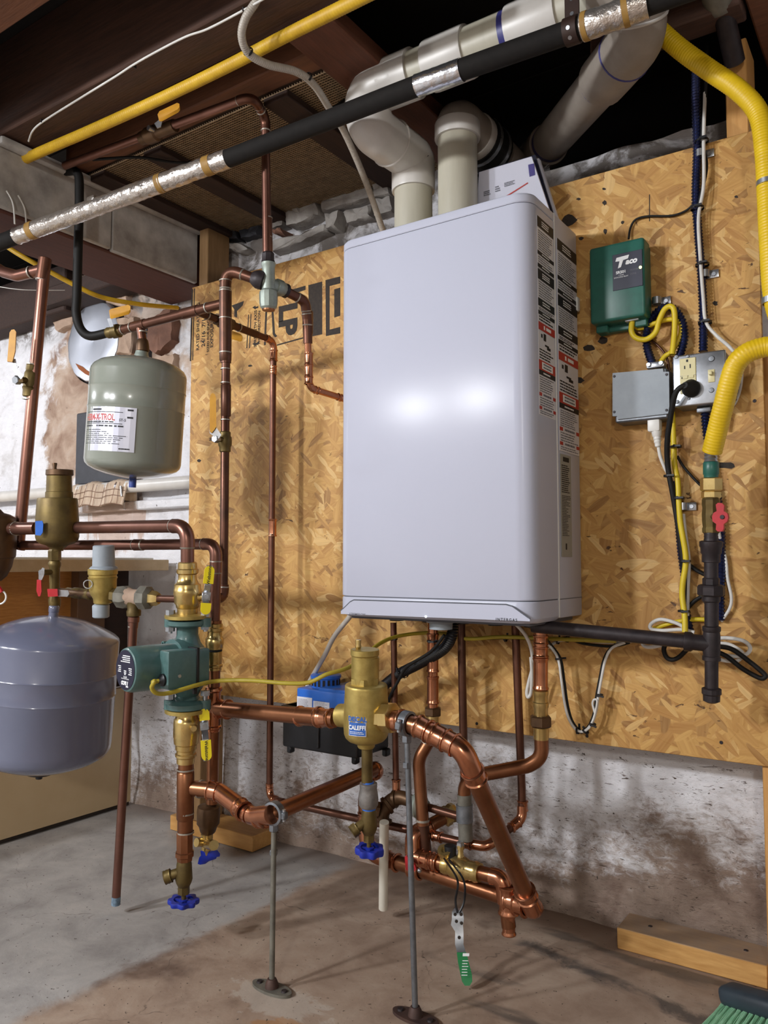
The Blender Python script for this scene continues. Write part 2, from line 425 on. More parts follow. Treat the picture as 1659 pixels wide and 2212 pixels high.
# ================================================================== SETTING
from mathutils import noise as mn
YW, YO = 1.74, 1.61                     # stone wall, front of the board
def smooth(t, v, a, b):
    n = t.nodes.new('ShaderNodeMapRange'); n.interpolation_type = 'SMOOTHSTEP'
    n.inputs[1].default_value = a; n.inputs[2].default_value = b; t.links.new(v, n.inputs[0]); return n.outputs[0]
def sep(t, P):
    n = t.nodes.new('ShaderNodeSeparateXYZ'); t.links.new(P, n.inputs[0]); return n.outputs
def blob(t, P, c, s, nz, amt):          # soft patch: 1 inside an ellipsoid around c of half-size s, edge broken by noise
    q = mapping(t, P, (1 / s[0], 1 / s[1], 1 / s[2]), (0, 0, 0), (-c[0] / s[0], -c[1] / s[1], -c[2] / s[2]))
    n = t.nodes.new('ShaderNodeVectorMath'); n.operation = 'LENGTH'; t.links.new(q, n.inputs[0])
    return smooth(t, math_(t, 'ADD', n.outputs['Value'], math_(t, 'MULTIPLY', math_(t, 'SUBTRACT', nz, .5), amt)), 1.08, .82)

def mk_floor():
    m, t, b = nt('concrete_floor'); P = pos(t); o = sep(t, P)
    a0, a1 = atZ(180, 2140, 0), atZ(652, 1920, 0); d = (a1 - a0).normalized(); n = Vector((-d.y, d.x, 0)); k = a0.dot(n)
    big = noise(t, P, 3.2, 5, .6); mid = noise(t, P, 9, 6, .65, .4); fine = noise(t, P, 60, 4, .6)
    dv = math_(t, 'ADD', math_(t, 'MULTIPLY', o[0], n.x), math_(t, 'MULTIPLY', o[1], n.y))
    dv = math_(t, 'ADD', math_(t, 'SUBTRACT', dv, k), math_(t, 'MULTIPLY', math_(t, 'SUBTRACT', mid, .5), .10))
    dv = math_(t, 'SUBTRACT', dv, math_(t, 'MULTIPLY', smooth(t, o[0], -1.15, -.75), .5))
    gray = ramp(t, mid, [(.3, lin('#8f8b88')), (.55, lin('#a9a5a1')), (.75, lin('#b7b2ac'))])
    brown = ramp(t, mid, [(.28, lin('#8a7362')), (.5, lin('#a48e7c')), (.72, lin('#b5a290'))])
    brown = mixc(t, smooth(t, big, .52, .66), brown, lin('#6f5a4d'))
    c = mixc(t, smooth(t, dv, -.012, .03), brown, gray)
    sm = mapping(t, P, (2.2, 9, 1), (0, 0, .5))
    smear = math_(t, 'MULTIPLY', smooth(t, noise(t, sm, 1.6, 3, .5), .56, .68), smooth(t, o[0], -.95, -.6))
    c = mixc(t, math_(t, 'MULTIPLY', smear, .75), c, lin('#4b4642'))
    big2 = noise(t, P, 14, 6, .7, 1.2)
    p1 = atZ(600, 2160, 0); c = mixc(t, math_(t, 'MULTIPLY', blob(t, P, p1, (.10, .05, .2), big2, 2.6), .45), c, lin('#c6beb3'))
    p2 = atZ(610, 2230, 0); c = mixc(t, math_(t, 'MULTIPLY', blob(t, P, p2, (.07, .04, .2), big2, 2.0), .6), c, lin('#a8743c'))
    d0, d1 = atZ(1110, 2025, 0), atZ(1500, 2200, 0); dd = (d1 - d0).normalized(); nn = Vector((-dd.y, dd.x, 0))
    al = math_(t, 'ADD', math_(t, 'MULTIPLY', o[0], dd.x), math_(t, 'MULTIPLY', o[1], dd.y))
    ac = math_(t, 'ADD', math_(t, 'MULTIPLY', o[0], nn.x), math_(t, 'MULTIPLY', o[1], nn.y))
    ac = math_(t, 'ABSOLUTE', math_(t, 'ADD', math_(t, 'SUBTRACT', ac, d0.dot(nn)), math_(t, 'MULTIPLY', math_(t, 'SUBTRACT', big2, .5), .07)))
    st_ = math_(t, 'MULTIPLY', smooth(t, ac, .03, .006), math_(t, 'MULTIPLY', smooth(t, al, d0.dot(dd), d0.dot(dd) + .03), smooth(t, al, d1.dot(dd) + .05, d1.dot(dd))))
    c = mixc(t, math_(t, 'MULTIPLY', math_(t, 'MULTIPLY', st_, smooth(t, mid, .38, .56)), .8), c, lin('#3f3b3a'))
    crk = N(t, 'ShaderNodeTexVoronoi', i_Scale=2.3, feature='DISTANCE_TO_EDGE'); cw = t.nodes.new('ShaderNodeVectorMath'); cw.operation = 'ADD'
    cn_ = N(t, 'ShaderNodeTexNoise', i_Scale=7.0, i_Detail=4.0); t.links.new(P, cn_.inputs['Vector']); cs = t.nodes.new('ShaderNodeVectorMath'); cs.operation = 'SCALE'; cs.inputs['Scale'].default_value = .12
    t.links.new(cn_.outputs['Color'], cs.inputs[0]); t.links.new(P, cw.inputs[0]); t.links.new(cs.outputs[0], cw.inputs[1]); t.links.new(cw.outputs[0], crk.inputs['Vector'])
    c = mixc(t, math_(t, 'MULTIPLY', math_(t, 'MULTIPLY', smooth(t, crk.outputs['Distance'], .0035, .001), .5), smooth(t, big2, .45, .6)), c, lin('#4a3c33'))
    c = mixc(t, smooth(t, noise(t, P, 120, 3, .6), .66, .72), c, lin('#3b3028'))
    wallside = smooth(t, o[1], 1.60, 1.74); c = mixc(t, math_(t, 'MULTIPLY', wallside, math_(t, 'ADD', mid, .05)), c, lin('#6b5446'))
    t.links.new(c, b.inputs['Base Color']); b.inputs['Roughness'].default_value = .62
    bump(t, b, math_(t, 'ADD', math_(t, 'MULTIPLY', mid, .7), math_(t, 'MULTIPLY', fine, .3)), .35, .004); return m
_M['floor'] = mk_floor
def mk_wall():
    m, t, b = nt('painted_stone_wall'); P = pos(t); o = sep(t, P)
    big = noise(t, P, 2.6, 5, .6); mid = noise(t, P, 11, 6, .65, .5)
    st = noise(t, mapping(t, P, (14, 14, 55), (0, .12, 0)), 1.0, 5, .7, .6)
    white = ramp(t, mid, [(.25, lin('#bfbcbc')), (.45, lin('#dcdbdf')), (.7, lin('#e6e6ea'))])
    fin = noise(t, mapping(t, P, (1, 1, 1.8), (0, .25, 0)), 38, 6, .75, .8)
    lw = math_(t, 'ADD', math_(t, 'MULTIPLY', math_(t, 'SUBTRACT', big, .5), .8), math_(t, 'MULTIPLY', math_(t, 'SUBTRACT', fin, .5), .55))
    lw = math_(t, 'ADD', lw, math_(t, 'MULTIPLY', math_(t, 'SUBTRACT', mid, .5), .35))
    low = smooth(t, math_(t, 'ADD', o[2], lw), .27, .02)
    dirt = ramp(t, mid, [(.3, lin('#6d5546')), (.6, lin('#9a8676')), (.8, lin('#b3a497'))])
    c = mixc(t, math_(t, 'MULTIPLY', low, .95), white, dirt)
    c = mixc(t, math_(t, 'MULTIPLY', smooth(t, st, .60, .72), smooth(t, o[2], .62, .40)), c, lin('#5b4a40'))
    scr = noise(t, mapping(t, P, (45, 45, 190), (0, .2, 0)), 1.0, 4, .7, 1.5)
    c = mixc(t, math_(t, 'MULTIPLY', smooth(t, scr, .60, .66), smooth(t, math_(t, 'ADD', o[2], math_(t, 'MULTIPLY', big, .3)), .72, .45)), c, lin('#54463c'))
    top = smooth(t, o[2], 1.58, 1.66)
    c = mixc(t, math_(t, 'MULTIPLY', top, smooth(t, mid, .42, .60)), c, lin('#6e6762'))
    ex = blob(t, P, (-2.33, 1.74, 1.40), (.40, .5, .36), mid, 1.3)
    ex2 = blob(t, P, (-2.62, 1.74, 1.20), (.10, .5, .32), mid, 1.6)
    exm = math_(t, 'MAXIMUM', ex, ex2)
    c = mixc(t, exm, c, ramp(t, noise(t, P, 7, 4, .6, .6), [(.3, lin('#7a5a48')), (.5, lin('#b39c8a')), (.7, lin('#c9bbb0'))]))
    rst = math_(t, 'MULTIPLY', blob(t, P, (-2.30, 1.74, .93), (.15, .5, .11), noise(t, mapping(t, P, (40, 1, 3)), 1.0, 2), 1.6), .55)
    c = mixc(t, rst, c, lin('#a3703c'))
    c = mixc(t, smooth(t, noise(t, P, 70, 3, .6), .69, .74), c, lin('#4a4038'))
    t.links.new(c, b.inputs['Base Color']); b.inputs['Roughness'].default_value = .8
    bump(t, b, math_(t, 'ADD', math_(t, 'ADD', math_(t, 'MULTIPLY', mid, .8), math_(t, 'MULTIPLY', st, .35)), math_(t, 'MULTIPLY', fin, .45)), .7, .012); return m
_M['wall'] = mk_wall
def mk_osb():
    m, t, b = nt('strand_board'); P = pos(t)
    base = ramp(t, noise(t, P, 18, 5, .6), [(.3, lin('#a97b3e')), (.5, lin('#c0924f')), (.7, lin('#cfa661'))])
    c = base; hs = None; k = 0
    for ang, sx, sz in ((.25, 9, 30), (-.55, 8, 28), (.95, 9, 34), (-1.15, 9, 30), (.05, 11, 40), (1.45, 12, 38), (-.25, 14, 52), (.6, 16, 64), (-.8, 18, 80)):
        k += 1
        v = mapping(t, mapping(t, P, (1, 0, 1), (0, ang, 0), (k * 3.1, 0, k * 1.7)), (sx, 1, sz))
        wv = t.nodes.new('ShaderNodeVectorMath'); wv.operation = 'ADD'
        nz = N(t, 'ShaderNodeTexNoise', i_Scale=9.0, i_Detail=3.0); t.links.new(P, nz.inputs['Vector'])
        sc = t.nodes.new('ShaderNodeVectorMath'); sc.operation = 'SCALE'; sc.inputs['Scale'].default_value = .45; t.links.new(nz.outputs['Color'], sc.inputs[0])
        t.links.new(v, wv.inputs[0]); t.links.new(sc.outputs[0], wv.inputs[1])
        vo = N(t, 'ShaderNodeTexVoronoi', i_Scale=1.0, i_Randomness=1.0); t.links.new(wv.outputs[0], vo.inputs['Vector'])
        s3 = t.nodes.new('ShaderNodeSeparateColor'); t.links.new(vo.outputs['Color'], s3.inputs[0])
        col = ramp(t, s3.outputs[1], [(0, lin('#7a4f22')), (.14, lin('#a87638')), (.5, lin('#c49650')), (.8, lin('#cfa45f')), (.96, lin('#dcb97c'))])
        grain = noise(t, mapping(t, mapping(t, P, (1, 0, 1), (0, ang, 0)), (6, 1, 160)), 1.0, 3, .6)
        col = mixc(t, .35, col, ramp(t, grain, [(.35, lin('#a9783a')), (.65, lin('#dcb16b'))]))
        on = math_(t, 'MULTIPLY', smooth(t, s3.outputs[0], .55, .56), smooth(t, vo.outputs['Distance'], .56, .50))
        c = mixc(t, on, c, col)
        h = math_(t, 'MULTIPLY', on, math_(t, 'ADD', s3.outputs[2], .3)); hs = h if hs is None else math_(t, 'MAXIMUM', hs, h)
    chip = noise(t, mapping(t, P, (22, 1, 60), (0, .4, 0)), 1.0, 4, .7, .6)
    c = mixc(t, smooth(t, chip, .665, .70), c, lin('#553617'))
    chip2 = noise(t, mapping(t, P, (60, 1, 22), (0, .9, 0)), 1.0, 4, .7, .6); c = mixc(t, smooth(t, chip2, .69, .73), c, lin('#6b4720'))
    t.links.new(c, b.inputs['Base Color']); b.inputs['Roughness'].default_value = .6
    bump(t, b, math_(t, 'SUBTRACT', hs, math_(t, 'MULTIPLY', smooth(t, chip, .66, .72), 1.5)), .25, .002); return m
_M['osb'] = mk_osb
def mk_dusty():
    m, t, b = nt('dusty_pine'); P = pos(t); g = t.nodes.new('ShaderNodeNewGeometry'); nz_ = sep(t, g.outputs['Normal'])[2]
    w_ = ramp(t, noise(t, mapping(t, P, (1, 8, 8)), 14, 5, .6), [(.3, lin('#bd8a4a')), (.7, lin('#d8a866'))])
    c = mixc(t, math_(t, 'MULTIPLY', smooth(t, nz_, .5, .9), math_(t, 'ADD', math_(t, 'MULTIPLY', noise(t, P, 20, 5, .6), .5), .45)), w_, lin('#857b74'))
    t.links.new(c, b.inputs['Base Color']); b.inputs['Roughness'].default_value = .7; return m
_M['pine_dusty'] = mk_dusty
simple('room_paint', lin('#b9b6b2'), lin('#a09c97'), .85, 0, 3)

# floor
mb = MB(); nx, ny = 60, 50
x0, x1, y0, y1 = -4.6, 2.2, -3.4, 2.1
mb.add([(x0 + (x1 - x0) * i / nx, y0 + (y1 - y0) * j / ny, 0.004 * (mn.noise(Vector((i * .35, j * .35, 0))) - .4)) for j in range(ny + 1) for i in range(nx + 1)],
       [(j * (nx + 1) + i, j * (nx + 1) + i + 1, (j + 1) * (nx + 1) + i + 1, (j + 1) * (nx + 1) + i) for j in range(ny) for i in range(nx)])
floor = build('floor', mb, 'floor', label='grey and brown worn concrete basement floor', kind='structure')

# painted stone wall behind everything, rough
def wall_grid(xa, xb, za, zb, nx, nz):
    m = MB()
    def yy(x, z):
        p = Vector((x * 5, 3.3, z * 5)); q = Vector((x * 16, 9.1, z * 16))
        foot = max(0, .16 - z) ** 2 * .5
        return YW + .012 * mn.noise(p) + .005 * mn.noise(q) - foot + .004
    vs = []
    for j in range(nz + 1):
        for i in range(nx + 1):
            x = xa + (xb - xa) * i / nx; z = za + (zb - za) * j / nz
            if j == nz: z += .008 * mn.noise(Vector((x * 14, 0, 4)))
            vs.append((x, yy(x, z), z))
    n = nx + 1
    vs += [(xa + (xb - xa) * i / nx, YW + .30, vs[nz * n + i][2]) for i in range(n)]
    fs = [(j * n + i, j * n + i + 1, (j + 1) * n + i + 1, (j + 1) * n + i) for j in range(nz + 1) for i in range(nx)]
    return m.add(vs, fs)
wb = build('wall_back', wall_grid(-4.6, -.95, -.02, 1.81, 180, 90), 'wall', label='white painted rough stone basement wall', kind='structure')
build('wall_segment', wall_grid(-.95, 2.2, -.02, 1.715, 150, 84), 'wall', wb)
# stones of the wall's top courses, proud of the mortar
def zz(q): return [(360 + a * .3014, 400 + b * .3014) for a, b in q]
stones = [([(758, 205), (870, 190), (880, 310), (765, 340)], 'stone', .03), ([(900, 185), (1130, 150), (1145, 235), (1000, 300), (905, 320)], 'stone', .036),
          ([(1145, 110), (1500, 30), (1510, 110), (1180, 210), (1150, 200)], 'stone', .03), ([(1510, 0), (1610, -20), (1640, 90), (1520, 120)], 'stone', .03),
          ([(1180, 240), (1290, 205), (1260, 330), (1200, 345)], 'stone', .04), ([(770, 420), (1000, 380), (1130, 320), (1180, 300), (1190, 350), (1000, 430), (790, 500)], 'stone', .03),
          ([(1300, 210), (1480, 170), (1500, 250), (1330, 300)], 'stone', .028), ([(800, 345), (890, 340), (895, 385), (830, 375)], 'stone_brown', .045),
          ([(540, 340), (690, 300), (690, 370), (560, 400)], 'slate', .02), ([(440, 420), (540, 430), (620, 470), (560, 500), (440, 460)], 'stone', .024),
          ([(930, 140), (1060, 70), (1130, 80), (1120, 150), (930, 175)], 'stone', .03), ([(1160, 40), (1500, -40), (1500, 20), (1150, 100)], 'stone_brown', .022),
          ([(470, 345), (530, 335), (550, 405), (480, 400)], 'slate', .03), ([(1520, 130), (1640, 100), (1640, 210), (1520, 240)], 'stone', .026)]
def rough_stone(quad, th, Y, mat, par):
    P = [atY(x, y, Y) for x, y in quad]; c = sum(P, Vector()) / len(P)
    out = []
    for i in range(len(P)):
        a, b = P[i], P[(i + 1) % len(P)]
        for k in range(6):
            p = a.lerp(b, k / 6); out.append(c + (p - c) * (1 + .12 * mn.noise(p * 60)))
    m = MB(); n = len(out); rings = []
    for s, dy in ((1.0, .03), (.99, -th * .6), (.93, -th * .95), (.72, -th)):
        rings.append([c + (p - c) * s + Vector((mn.noise(p * 40 + Vector((dy * 60, 0, 0))) * .006, dy + mn.noise(p * 45 + Vector((0, dy * 90, 0))) * .007 * (dy < 0), mn.noise(p * 40 + Vector((5, dy * 60, 0))) * .006)) for p in out])
    vs = [p for r in rings for p in r] + [c + Vector((0, -th * 1.04, 0))]
    fs = [(i * n + k, i * n + (k + 1) % n, (i + 1) * n + (k + 1) % n, (i + 1) * n + k) for i in range(3) for k in range(n)] + [(3 * n + k, 3 * n + (k + 1) % n, 4 * n) for k in range(n)]
    return build('stone', m.add(vs, fs), mat, par, ang=32)
for q, mt, th in stones: rough_stone(zz(q), th, YW - .005, mt, wb)
# broken masonry around the round cover
for q, mt, th in (([(335, 690), (385, 665), (387, 740), (350, 770), (330, 755)], 'stone_brown', .03), ([(262, 690), (300, 685), (292, 765), (258, 770)], 'stone_tan', .02),
                  ([(325, 775), (385, 765), (388, 830), (340, 830)], 'stone_tan', .02), ([(180, 600), (225, 596), (228, 650), (185, 655)], 'stone_tan', .03),
                  ([(228, 608), (285, 622), (284, 668), (232, 655)], 'stone_tan', .022), ([(110, 660), (135, 640), (140, 672), (112, 690)], 'stone_tan', .03), ([(118, 690), (165, 655), (168, 700), (130, 720)], 'stone_tan', .02),
                  ([(302, 700), (326, 690), (322, 780), (298, 775)], 'slate', .012), ([(98, 600), (140, 596), (138, 640), (100, 650)], 'slate', .012), ([(148, 632), (168, 628), (166, 655), (150, 660)], 'stone_brown', .02)):
    rough_stone(q, th, YW - .003, mt, wb)
for nm, b in (('wall_left', (-4.7, -4.6, -3.4, 2.1)), ('wall_right', (2.2, 2.3, -3.4, 2.1)), ('wall_front', (-4.7, 2.3, -3.5, -3.4)), ('wall_rim', (-4.7, 2.3, 2.04, 2.12))):
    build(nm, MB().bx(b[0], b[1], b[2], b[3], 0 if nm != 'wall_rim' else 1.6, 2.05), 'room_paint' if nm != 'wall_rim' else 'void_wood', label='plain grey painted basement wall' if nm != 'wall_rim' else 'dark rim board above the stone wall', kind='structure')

# ceiling and framing
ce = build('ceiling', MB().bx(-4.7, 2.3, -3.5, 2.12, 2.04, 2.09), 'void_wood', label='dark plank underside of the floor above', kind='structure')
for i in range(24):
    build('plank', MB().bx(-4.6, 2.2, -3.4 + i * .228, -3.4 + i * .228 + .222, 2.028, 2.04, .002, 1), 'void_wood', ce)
for i, (a, b, mt) in enumerate(((-2.9, -2.8, 'joist_wood'), (-2.3, -2.2, 'joist_wood'), (-1.7, -1.6, 'joist_wood'), (-1.1, -1.0, 'joist_wood'), (-.5, -.4, 'joist_wood'), (.1, .2, 'joist_wood'), (.70, .805, 'joist_orange'), (1.003, 1.105, 'joist_wood'))):
    build('ceiling_joist', MB().bx(-4.6, 2.2 if i < 6 else -.24, a, b, 1.80, 2.03, .004, 1), mt, kind='structure',
          label=('old brown ceiling joist carrying the white wire' if i == 7 else 'orange brown ceiling joist next to the wired joist' if i == 6 else 'old brown ceiling joist farther from the boiler wall'))
build('ceiling_joist', MB().bx(-1.80, -.95, 1.185, 1.243, 1.803, 2.03, .003, 1), 'joist_orange', kind='structure', label='red brown joist over the ceiling copper pipe')
build('ceiling_joist', MB().bx(-.52, -.24, 1.50, 1.56, 1.79, 2.03, .003, 1), 'joist_wood', kind='structure', label='short dark joist above the yellow hose')
rb = build('ceiling_beam', MB().bx(-.235, .1, .9, 2.03, 1.80, 2.03, .004, 1), 'joist_orange', kind='structure', label='orange brown beam running to the wall at the corner stud')
# mesh panel with its backing and battens
wm = thing('wire_mesh_ceiling_panel', 'rusty brown square wire mesh panel nailed under the ceiling', 'mesh panel', (-1.35, 1.48, 1.79))
build('backing_board', MB().bx(-1.80, -.95, 1.243, 1.76, 1.806, 1.816), 'lath', wm)
g = MB(); s = .0072; r = .0012; i = 0
x = -1.795
while x < -.955: g.bx(x - r, x + r, 1.243, 1.735, 1.797, 1.7987); x += s
y = 1.246
while y < 1.735: g.bx(-1.795, -.955, y - r, y + r, 1.7953, 1.797); y += s
build('wire_grid', g, 'wire_mesh', wm, ang=None, kind='stuff')
for xa, xb in ((-1.565, -1.50), (-1.165, -1.095)): build('batten', MB().bx(xa, xb, 1.243, 1.735, 1.779, 1.7952, .002, 1), 'board_dark', wm)
build('batten', MB().bx(-1.80, -1.72, 1.243, 1.735, 1.779, 1.7952, .002, 1), 'board_dark', wm)
build('ceiling_board', MB().bx(-.99, -.88, 1.112, 1.72, 1.79, 1.83, .003, 1), 'board_brown', label='brown board at the edge of the wire mesh', cat='board')
# white faced beam over the left part of the wall
bmn = thing('ceiling_beam', 'timber beam with peeling white front and red brown underside', 'beam', (-1.89, 1.4, 1.62)); tag(bmn, kind='structure'); 
build('timber', MB().bx(-2.02, -1.815, .3, 1.73, 1.625, 1.80, .004, 1), 'beam_brown', bmn)
build('white_board', MB().bx(-1.815, -1.80, .3, 1.33, 1.632, 1.80, .003, 1), 'beam_white', bmn)
build('white_board', MB().bx(-1.815, -1.80, 1.333, 1.64, 1.628, 1.80, .003, 1), 'beam_white', bmn)
build('moulding', MB().bx(-1.80, -1.775, 1.0, 1.64, 1.775, 1.795, .006, 2), 'beam_white', bmn)
# timber behind the tall riser
build('wall_timber', MB().bx(-3.3, atY(140, 650, 1.66).x, 1.66, 1.745, atY(40, 700, 1.66).z, atY(40, 602, 1.66).z, .006, 1), 'board_dark', label='dark red brown timber set in the wall behind the tall riser', cat='timber')
build('wall_timber', MB().bx(-2.62, -2.10, 1.62, 1.73, 1.695, 1.76, .006, 1), 'board_dark', label='dark timber lintel above the round metal cover', cat='timber')

# strand board and its framing
ob = build('strand_board_panel', MB().bx(-1.79, -.238, YO, YO + .011, .41, 1.604, .001, 1), 'osb', label='large golden strand board panel behind the boiler', cat='board')
build('wall_stud', MB().bx(-1.775, -1.737, YO + .012, YO + .10, .043, 1.785, .002, 1), 'pine_dull', label='pale stud rising above the strand board beside the white beam', cat='stud')
build('wall_stud', MB().bx(-.292, -.252, YO + .012, YO + .10, 1.2, 1.80, .002, 1), 'pine', label='pale stud rising above the strand board under the right beam', cat='stud')
build('corner_stud', MB().bx(-.262, -.20, YO + .013, YO + .11, 0, 1.195, .002, 1), 'pine', label='yellow pine stud standing on the floor at the board corner', cat='stud')
pr = thing('floor_plank', 'short pine bottom plate on the floor beside the corner stud', 'plank', (-.42, 1.68, 0))
build('board', MB().bx(-.545, -.266, 1.642, 1.725, 0, .042, .002, 1), 'pine_dusty', pr)
for xx in (-.49, -.31): build('screw', MB().lathe((xx, 1.685, .042), Z3, [(0, .0045), (.001, .004), (.001, .002)], 10), 'iron', pr)
pl = thing('floor_plank', 'short pine block on the floor under the drain valve with blue tee handle', 'plank', (-1.65, 1.66, 0))
build('board', MB().bx(-1.86, -1.53, 1.62, 1.715, 0, .042, .002, 1), 'pine_h', pl)
# bits fixed in the board: knots, screws
def osb_pt(x, y, off=0): return atY(x, y, YO - off)
for x, y in ((1556, 867), (1268, 1590), (1558, 1604), (1030, 1563), (1630, 866)):
    build('screw', MB().lathe(osb_pt(x, y), (0, -1, 0), [(0, .0035), (.0012, .003), (.0012, .0012), (.0006, .0008)], 10), 'iron', ob)
kn = [(1302, 735, 22, 16), (1272, 752, 34, 14), (1250, 822, 26, 14), (1305, 408, 8, 6), (1250, 430, 12, 6), (1306, 438, 10, 12), (1308, 500, 9, 13), (1255, 515, 12, 8), (1590, 425, 10, 6), (1545, 655, 12, 12), (1570, 1005, 46, 16), (1230, 475, 34, 26), (1345, 480, 8, 8), (430, 995, 9, 7), (540, 790, 10, 5)]
rk = random.Random(5)
for x, y, a, b2 in kn:
    P = []
    for k in range(11):
        an = 2 * pi * k / 11; rr = .5 * rk.uniform(.7, 1.1); P.append(osb_pt(x + a * rr * cos(an), y + b2 * rr * sin(an), .0003))
    build('knot', MB().prism(P, (0, .0006, 0)), 'print_ink', ob)
# stamps printed on the board
def osbf(x, y, up):      # up: text reads upward (+1) or downward (-1)
    return flat(osb_pt(x, y, .0002), Z3 * up, X3 * -up)
for s_, x, y, h, up in (('RATED SHEATHING', 428, 705, .0115, 1), ('24/16  7/16', 440, 715, .0145, 1), ('SIZED FOR SPACING', 450, 718, .009, 1), ('EXPOSURE 1', 458, 716, .012, 1), ('477', 472, 690, .016, 1),
                        ('STRENGTH AXIS', 552, 710, .010, 1), ('THIS DIRECTION', 560, 708, .009, 1), ('LP', 620, 690, .060, -1)):
    text(ob, s_, osbf(x, y, up), h, 'print_ink', 'stamp', bold=.02 if s_ != 'LP' else .05)
def osb_quad(q, nm='stamp'): return build(nm, MB().prism([osb_pt(x, y, .0003) for x, y in q], (0, .0006, 0)), 'print_ink', ob)
for q in ([(414, 625), (417, 624), (413, 780), (410, 780)], [(419, 624), (421, 623), (417, 778), (415, 778)], [(536, 680), (538, 679), (534, 752), (532, 752)], [(541, 679), (543, 678), (540, 752), (538, 752)],
          [(573, 674), (577, 673), (574, 745), (570, 746)], [(666, 616), (696, 608), (696, 722), (668, 728)], [(703, 605), (735, 597), (735, 612), (712, 618), (712, 712), (735, 706), (735, 720), (704, 726)],
          [(722, 625), (735, 621), (735, 682), (722, 686)], [(632, 625), (660, 617), (660, 626), (640, 633)], [(598, 744), (656, 728), (656, 731), (598, 747)], [(500, 660), (527, 650), (524, 660), (512, 672), (512, 686), (506, 684), (506, 668)],
          [(586, 660), (590, 659), (594, 720), (599, 726), (594, 729), (589, 722)], [(545, 664), (552, 660), (552, 663), (558, 661), (558, 665), (552, 667), (552, 669)], [(545, 743), (552, 738), (552, 741), (560, 738), (560, 743), (552, 746), (552, 748)]):
    osb_quad(q)
# short pencil lines
osb_quad([(1402, 420), (1404, 420), (1404, 478), (1402, 478)], 'pencil_line')

# ================================================================== BOILER
bxl, bxr, byf, bys, byb = -1.043, -.591, 1.350, 1.474, 1.603
bzb, bzt = atY(735, 1329, 1.366).z, atY(735, 527, 1.366).z
bo = thing('wall_boiler', 'white wall hung boiler on the strand board', 'boiler', ((bxl + bxr) / 2, 1.48, bzb))
def rrect(xa, xb, ya, yb, r, z, n=7):      # outline with rounded front corners
    P = []
    for k in range(n + 1):
        a = pi + (pi / 2) * k / n; P.append(Vector((xa + r + r * cos(a), ya + r + r * sin(a) * .9, z)))
    for k in range(n + 1):
        a = 1.5 * pi + (pi / 2) * k / n; P.append(Vector((xb - r + r * cos(a), ya + r + r * sin(a) * .9, z)))
    return P + [Vector((xb, yb, z)), Vector((xa, yb, z))]
def shell(xa, xb, ya, yb, r, levels):      # levels: (z, inset)
    m = MB(); rings = [rrect(xa + i, xb - i, ya + i, yb - i * .3, r, z) for z, i in levels]; n = len(rings[0])
    vs = [p for q in rings for p in q]
    fs = [(i * n + k, i * n + (k + 1) % n, (i + 1) * n + (k + 1) % n, (i + 1) * n + k) for i in range(len(rings) - 1) for k in range(n)]
    fs += [tuple(reversed(range(n))), tuple(range((len(rings) - 1) * n, len(rings) * n))]
    return m.add(vs, fs)
zs1, zs2 = atY(735, 1287, 1.366).z, bzt - .022
build('front_cover', shell(bxl, bxr, byf, bys, .036, [(zs1 + .001, .001), (zs1 + .003, 0), (zs2 - .002, 0), (zs2, .001)]), 'enamel', bo, ang=30)
build('top_cap', shell(bxl, bxr, byf, bys, .036, [(zs2 + .0012, .0012), (zs2 + .003, 0), (bzt - .007, 0), (bzt - .003, .002), (bzt, .007)]), 'enamel', bo, ang=30)
build('bottom_fascia', shell(bxl, bxr, byf, bys, .036, [(bzb, .008), (bzb + .004, .003), (bzb + .009, 0), (zs1 - .003, 0), (zs1 - .001, .001)]), 'enamel', bo, ang=30)
build('seam_core', shell(bxl + .003, bxr - .003, byf + .003, bys - .001, .034, [(bzb + .01, 0), (bzt - .01, 0)]), 'gray_gap', bo)
ch = build('rear_chassis', MB().bx(bxl + .001, bxr - .001, bys + .003, byb, bzb + .004, bzt - .002, .004, 2), 'enamel_plain', bo)
build('chassis_edge', MB().bx(bxr - .002, bxr + .0015, bys - .001, bys + .0022, bzb + .006, bzt - .004, .001, 1), 'white_plastic', bo)
build('chassis_seam', MB().bx(bxr - .0015, bxr - .0005, bys + .004, byb - .001, zs1 - .001, zs1 + .0004), 'gray_gap', bo)
# service flap on the fascia
def fr(x, y): return atY(x, y, byf - .0004)
fl = [fr(738, 1320), fr(748, 1311), (fr(758, 1301)), fr(766, 1297), fr(1094, 1307), fr(1108, 1311), fr(1126, 1324), fr(1140, 1334), fr(1146, 1338), fr(1146, 1342), fr(738, 1326)]
fp = build('service_flap', MB().prism(fl, (0, -.0028, 0)), 'enamel', bo)
mb = MB()
for a, b in zip(fl[:9], fl[1:9]): mb.tube([a + Vector((0, -.0016, .001)), b + Vector((0, -.0016, .001))], .0016, 6)
build('flap_seam', mb, 'gray_gap', bo)
text(fp, 'INTERGAS', flat(atY(1094, 1339, byf - .0032), X3, Z3), .0052, 'print_black', space=1.35, bold=.02)
text(fp, 'XTREMEFLOW', flat(atY(771, 1327, byf - .0032), X3, Z3), .0045, 'print_gray', shear=.3, bold=.01)
build('status_light', MB().ball(atY(920, 1332, byf - .003), .0022), 'led_white', bo)
